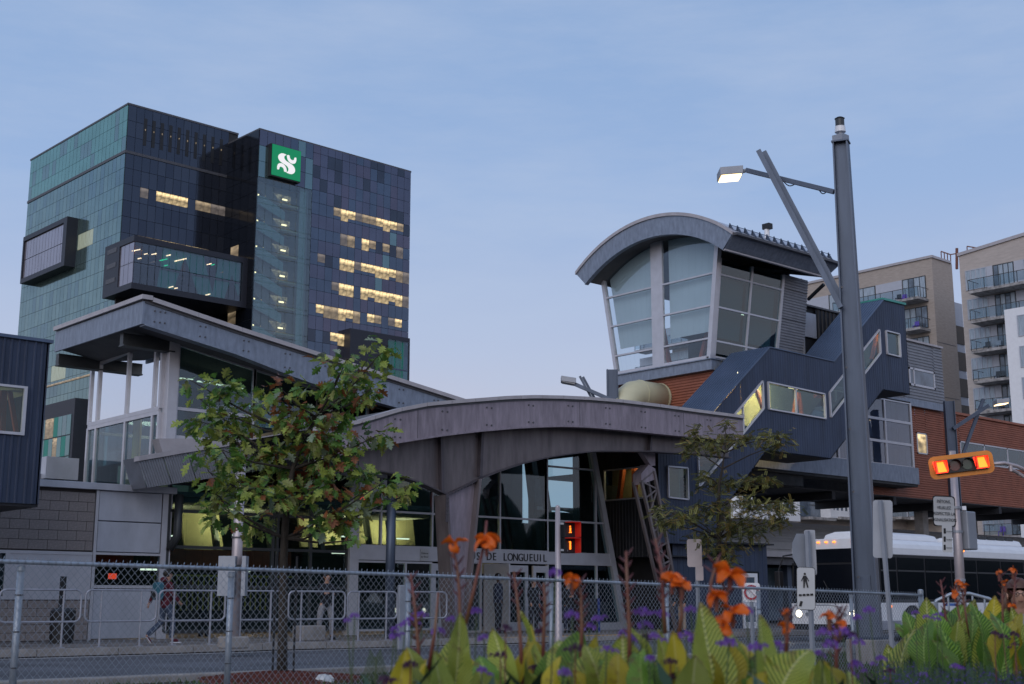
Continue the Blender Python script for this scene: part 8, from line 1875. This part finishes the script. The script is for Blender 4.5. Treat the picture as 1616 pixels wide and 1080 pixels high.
# ================================================================ PEOPLE
def skinmesh(name, verts, edges, radii, m, parent, sub=1, root=0):
    me = bpy.data.meshes.new(name); me.from_pydata([tuple(v) for v in verts], edges, []); me.materials.append(M[m] if isinstance(m, str) else m)
    o = bpy.data.objects.new(name, me); C.objects.link(o); o.parent = parent
    o.modifiers.new('skin', 'SKIN'); s = o.modifiers.new('sub', 'SUBSURF'); s.levels = sub; s.render_levels = sub
    if not me.skin_vertices: raise RuntimeError('no skin layer')
    for i, r in enumerate(radii):
        sv_ = me.skin_vertices[0].data[i]; sv_.radius = (r, r) if not isinstance(r, tuple) else r; sv_.use_root = (i == root)
    me.polygons.foreach_set('use_smooth', [True] * len(me.polygons))
    return o
def person(label, loc, heading, skin='skin', top='maroon', legs='denim', shoe='black', hair='hair', H=1.75, stance='stand', arms=None, cap=None, backpack=None, build_=1.0, lean=0, hood=False):
    """local frame: x right, y forward, z up; heading = angle of forward direction"""
    t = thing('person', label, 'person', loc, heading - R(90)); t.scale = (H / 1.75,) * 3
    ly = lean
    pel = Vector((0, 0, .95)); spine = Vector((0, ly * .4, 1.12)); ch = Vector((0, ly * .8, 1.33)); nk = Vector((0, ly, 1.46)); nk2 = Vector((0, ly + .01, 1.50)); hd1 = Vector((0, ly + .035, 1.60)); hd2 = Vector((0, ly + .02, 1.66))
    st = {'stand': (((-.10, 0, .88), (-.11, .02, .50), (-.11, -.01, .09), (-.12, .13, .05)), ((.10, 0, .88), (.11, .02, .50), (.11, -.01, .09), (.12, .13, .05))),
          'walk': (((-.09, -.02, .88), (-.10, -.05, .49), (-.10, -.42, .17), (-.10, -.33, .06)), ((.09, .02, .88), (.10, .16, .50), (.10, .12, .09), (.11, .27, .05))),
          'apart': (((-.12, 0, .88), (-.17, .04, .50), (-.19, -.02, .09), (-.22, .10, .05)), ((.12, 0, .88), (.17, .04, .50), (.18, -.02, .09), (.21, .10, .05)))}[stance]
    ar = arms or (((-.20, -.06, 1.17), (-.22, .03, .92)), ((.20, .02, 1.17), (.22, .16, .95)))
    V_ = [pel, spine, ch, nk, nk2, hd1, hd2]; Rr = [.085, .08, .085, .056, .054, .094, .098]; E = [(0, 1), (1, 2), (2, 3), (3, 4), (4, 5), (5, 6)]
    legi = []
    for L in st:
        b = len(V_); V_ += [Vector(p) for p in L]; Rr += [.06, .045, .035, .03]; E += [(0, b), (b, b + 1), (b + 1, b + 2), (b + 2, b + 3)]; legi.append(b)
    armi = []
    for s, A in zip((-1, 1), ar):
        b = len(V_); sh_p = Vector((s * .17 * build_, ly * .85, 1.40)); el, wr = Vector(A[0]), Vector(A[1]); V_ += [sh_p, el, wr]; Rr += [.052, .040, .028]; E += [(2, b), (b, b + 1), (b + 1, b + 2)]; armi.append(b)
        d = (wr - el).normalized(); pm = wr + d * .055; side = d.orthogonal().normalized(); k = len(V_); V_.append(pm); Rr.append((.030, .018)); E.append((b + 2, k))
        ax = d.cross(Vector((1, 0, 0))).normalized()
        for fi in range(4):
            off = ax * (fi - 1.5) * .017; c1 = pm + d * .035 + off; c2 = c1 + d * (.030 - abs(fi - 1.3) * .005) + Vector((-s * .008, 0, 0)); b3 = len(V_); V_ += [c1, c2]; Rr += [.009, .007]; E += [(k, b3), (b3, b3 + 1)]
        b3 = len(V_); V_ += [wr + d * .03 + ax * .03, wr + d * .06 + ax * .045]; Rr += [.010, .008]; E += [(b + 2, b3), (b3, b3 + 1)]
    # nose and ears
    b = len(V_); V_ += [hd1 + Vector((0, .095, .01))]; Rr += [.014]; E += [(5, b)]
    skinmesh('body', V_, E, Rr, skin, t, 1)
    # jacket
    g = .028; jv = [Vector((0, 0, .80)), Vector((0, 0, .92)), spine, ch, Vector((0, ly, 1.44))]; jr = [.150 * build_, .155 * build_, .142 * build_, .150 * build_, .078]; je = [(0, 1), (1, 2), (2, 3), (3, 4)]
    for b0 in armi:
        b = len(jv); jv += [V_[b0].copy(), V_[b0 + 1].copy(), V_[b0 + 2].copy()]; jr += [.072, .060, .045]; je += [(3, b), (b, b + 1), (b + 1, b + 2)]
    skinmesh('jacket', jv, je, jr, top, t, 1)
    tv = [Vector((0, 0, 1.02)), Vector((0, 0, .88))]; tr3 = [.125 * build_, .150 * build_]; te = [(0, 1)]
    for b0 in legi: b = len(tv); tv += [V_[b0].copy(), V_[b0 + 1].copy(), V_[b0 + 2].copy()]; tr3 += [.108 * build_, .076, .064]; te += [(1, b), (b, b + 1), (b + 1, b + 2)]
    skinmesh('trousers', tv, te, tr3, legs, t, 1)
    for b0 in legi:
        a, c = V_[b0 + 2], V_[b0 + 3]; d = (c - a); d.z = 0 if abs(d.z) < .08 else d.z; d = d.normalized(); p = Vector((c.x, c.y, c.z)); skinmesh('shoe', [p - d * .15 - Vector((0, 0, .0)), p - d * .06 + Vector((0, 0, .012)), p + d * .08], [(0, 1), (1, 2)], [.042, .048, .036], shoe, t, 1)
        MB().prism([tuple(p - d * .15 + Vector((x, 0, -.05))) for x in (-.045, .045)] + [tuple(p + d * .10 + Vector((x, 0, -.05))) for x in (.045, -.045)], (0, 0, .022)).build('shoe_sole', 'white' if shoe == 'maroon' else 'framedark', t, org=(0, 0, 0))
    for s in (-1, 1):
        MB().ball((s * .033, ly + .118, 1.625), .0065, 6, 5).build('eye', 'black', t, org=(0, 0, 0)); MB().ball((s * .092, ly + .02, 1.61), .02, 6, 5, (.5, 1, 1.4)).build('ear', skin, t, org=(0, 0, 0))
    MB().box(-.022, ly + .112, 1.565, .022, ly + .122, 1.571).build('mouth', 'stalk', t, org=(0, 0, 0))
    hm = MB().ball((0, ly - .008, 1.655), .108, 14, 9, (.96, 1.03, 1.0)); hm.f = [f for f in hm.f if not all(hm.v[i][1] > ly + .035 and hm.v[i][2] < 1.705 for i in f) and not all(hm.v[i][2] < 1.60 for i in f)]; hm.m = hm.m[:len(hm.f)]
    hm.build('hair', hair, t, org=(0, 0, 0), smooth=True)
    if cap:
        MB().ball((0, ly + .005, 1.70), .112, 14, 7, (.92, 1.05, .75)).build('cap', cap, t, org=(0, 0, 0), smooth=True); MB().prism([(-.07, ly + .09, 1.70), (.07, ly + .09, 1.70), (.05, ly + .19, 1.685), (-.05, ly + .19, 1.685)], (0, 0, .008)).build('cap_peak', cap, t, org=(0, 0, 0))
    if hood: MB().ball((0, ly - .09, 1.50), .10, 10, 7, (1.25, .9, .7)).build('hood', top, t, org=(0, 0, 0), smooth=True)
    if backpack:
        bpk = MB().box(-.14, ly - .33, 1.02, .14, ly - .13, 1.44).build('backpack', backpack, t, org=(0, 0, 0), bevel=.05); MB().box(-.11, ly - .37, 1.06, .11, ly - .32, 1.24).build('backpack_pocket', 'black', bpk, org=(0, 0, 0), bevel=.02)
        for s in (-1, 1): MB().tube([(s * .09, ly - .15, 1.42), (s * .10, ly + .02, 1.47), (s * .11, ly + .15, 1.30), (s * .12, ly - .05, 1.08)], .014, 5).build('strap', 'black', t, org=(0, 0, 0))
    return t
for n_, c_c in (('maroon', (.085, .008, .018)), ('denim', (.045, .065, .11)), ('blackcloth', (.012, .013, .018)), ('greytrouser', (.22, .22, .24)), ('teal', (.03, .12, .17)), ('redcloth', (.30, .015, .02)), ('navycloth', (.015, .02, .045)), ('whitecloth', (.5, .5, .52)), ('khaki', (.30, .24, .19)), ('greycap', (.30, .29, .30))): M[n_] = mat(n_ + '_cloth', c_c, .85, 0, var=.15, scale=12)
def gpt(px, py, v): p = V(px, py, v); p.z = .17; return p
person('person in a maroon jacket and jeans walking right with a blue backpack', gpt(259, 1014, 29.6), R(0), top='maroon', legs='denim', shoe='maroon', backpack='teal', stance='walk', hood=True, arms=(((-.22, -.22, 1.18), (-.24, -.32, .93)), ((.20, .06, 1.15), (.20, .24, .98))))
person('person in black jacket and pale grey trousers leaning at the barrier behind the oak', gpt(512, 1012, 29.4), R(-100), top='blackcloth', legs='greytrouser', stance='apart', lean=.05, arms=(((-.26, .05, 1.17), (-.12, .25, 1.18)), ((.26, .05, 1.17), (.12, .25, 1.20))))
person('tall person in a dark navy coat standing in the open doorway under the lettering', gpt(786, 1003, 31.7), R(-60), skin='skindark', top='navycloth', legs='blackcloth', H=1.86, build_=1.08)
person('person with a grey cap and dark jacket standing before the right entrance doors', gpt(842, 1003, 30.9), R(-95), top='blackcloth', legs='blackcloth', cap='greycap', H=1.70)
person('person in black looking at a phone beside the slim signal pole', gpt(897, 1004, 30.6), R(-110), top='blackcloth', legs='navycloth', H=1.66, arms=(((-.24, .04, 1.15), (-.05, .28, 1.20)), ((.24, .04, 1.15), (.05, .28, 1.20))))
person('person in a red jacket in the dark passage left of the lattice strut', Vector((V(1018, 1000, 33.5).x, 33.5, .17)), R(-120), top='redcloth', legs='blackcloth', H=1.72)
person('person in black with pale trousers and white cap behind the double bloom', gpt(1078, 1004, 28.6), R(160), top='blackcloth', legs='khaki', cap='whitecloth', H=1.74, stance='stand')
person('person in a dark jacket seated low inside the hall behind the glass', Vector((V(322, 980, 35).x, 35, -.25)), R(-90), skin='skindark', top='blackcloth', legs='blackcloth', H=1.6)
wp = D(1612, 1000, 10.5)
wl = person('woman with brown hair and glasses beyond the canna clump at the right edge', Vector((wp.x, wp.y, D(1612, 930, 10.5).z - 1.58)), R(215), hair='hairbrown', top='greytrouser', legs='denim', H=1.66)
MB().ball((0, -.02, 1.60), .115, 12, 8, (1.0, .95, 1.25)).build('long_hair', 'hairbrown', wl, org=(0, 0, 0), smooth=True) if False else None
hm = MB().tube([(-.09, -.02, 1.68), (-.115, 0, 1.55), (-.10, .0, 1.42)], [.03, .04, .02], 8).tube([(.09, -.02, 1.68), (.115, 0, 1.55), (.10, .0, 1.42)], [.03, .04, .02], 8).tube([(0, -.07, 1.66), (0, -.09, 1.5), (0, -.08, 1.4)], [.08, .08, .05], 8); hm.build('long_hair', 'hairbrown', wl, org=(0, 0, 0), smooth=True)
gs = MB()
for s in (-1, 1):
    gs.tube([(s * .035 + .024 * math.cos(k * .785), .128, 1.625 + .018 * math.sin(k * .785)) for k in range(9)], .003, 4, cap=False)
gs.tube([(-.012, .128, 1.63), (.012, .128, 1.63)], .003, 4); gs.build('glasses', 'black', wl, org=(0, 0, 0))

# ================================================================ tree row added behind the camera, out of view, to darken glass reflections
def backrow():
    r = random.Random(8); m = MB()
    x = -260
    while x < 260:
        w = r.uniform(5, 11); h = r.uniform(8, 15); d = r.uniform(-75, -60); m.ball((x, d, h * .5), 1, 10, 7, (w * .7, 4, h * .55)); x += w * .8
    return m
tag(backrow().build('reflection_backdrop', 'salvialeaf', kind='stuff'), 'unseen dark tree row added behind the viewer to darken reflections in the glass', 'backdrop')
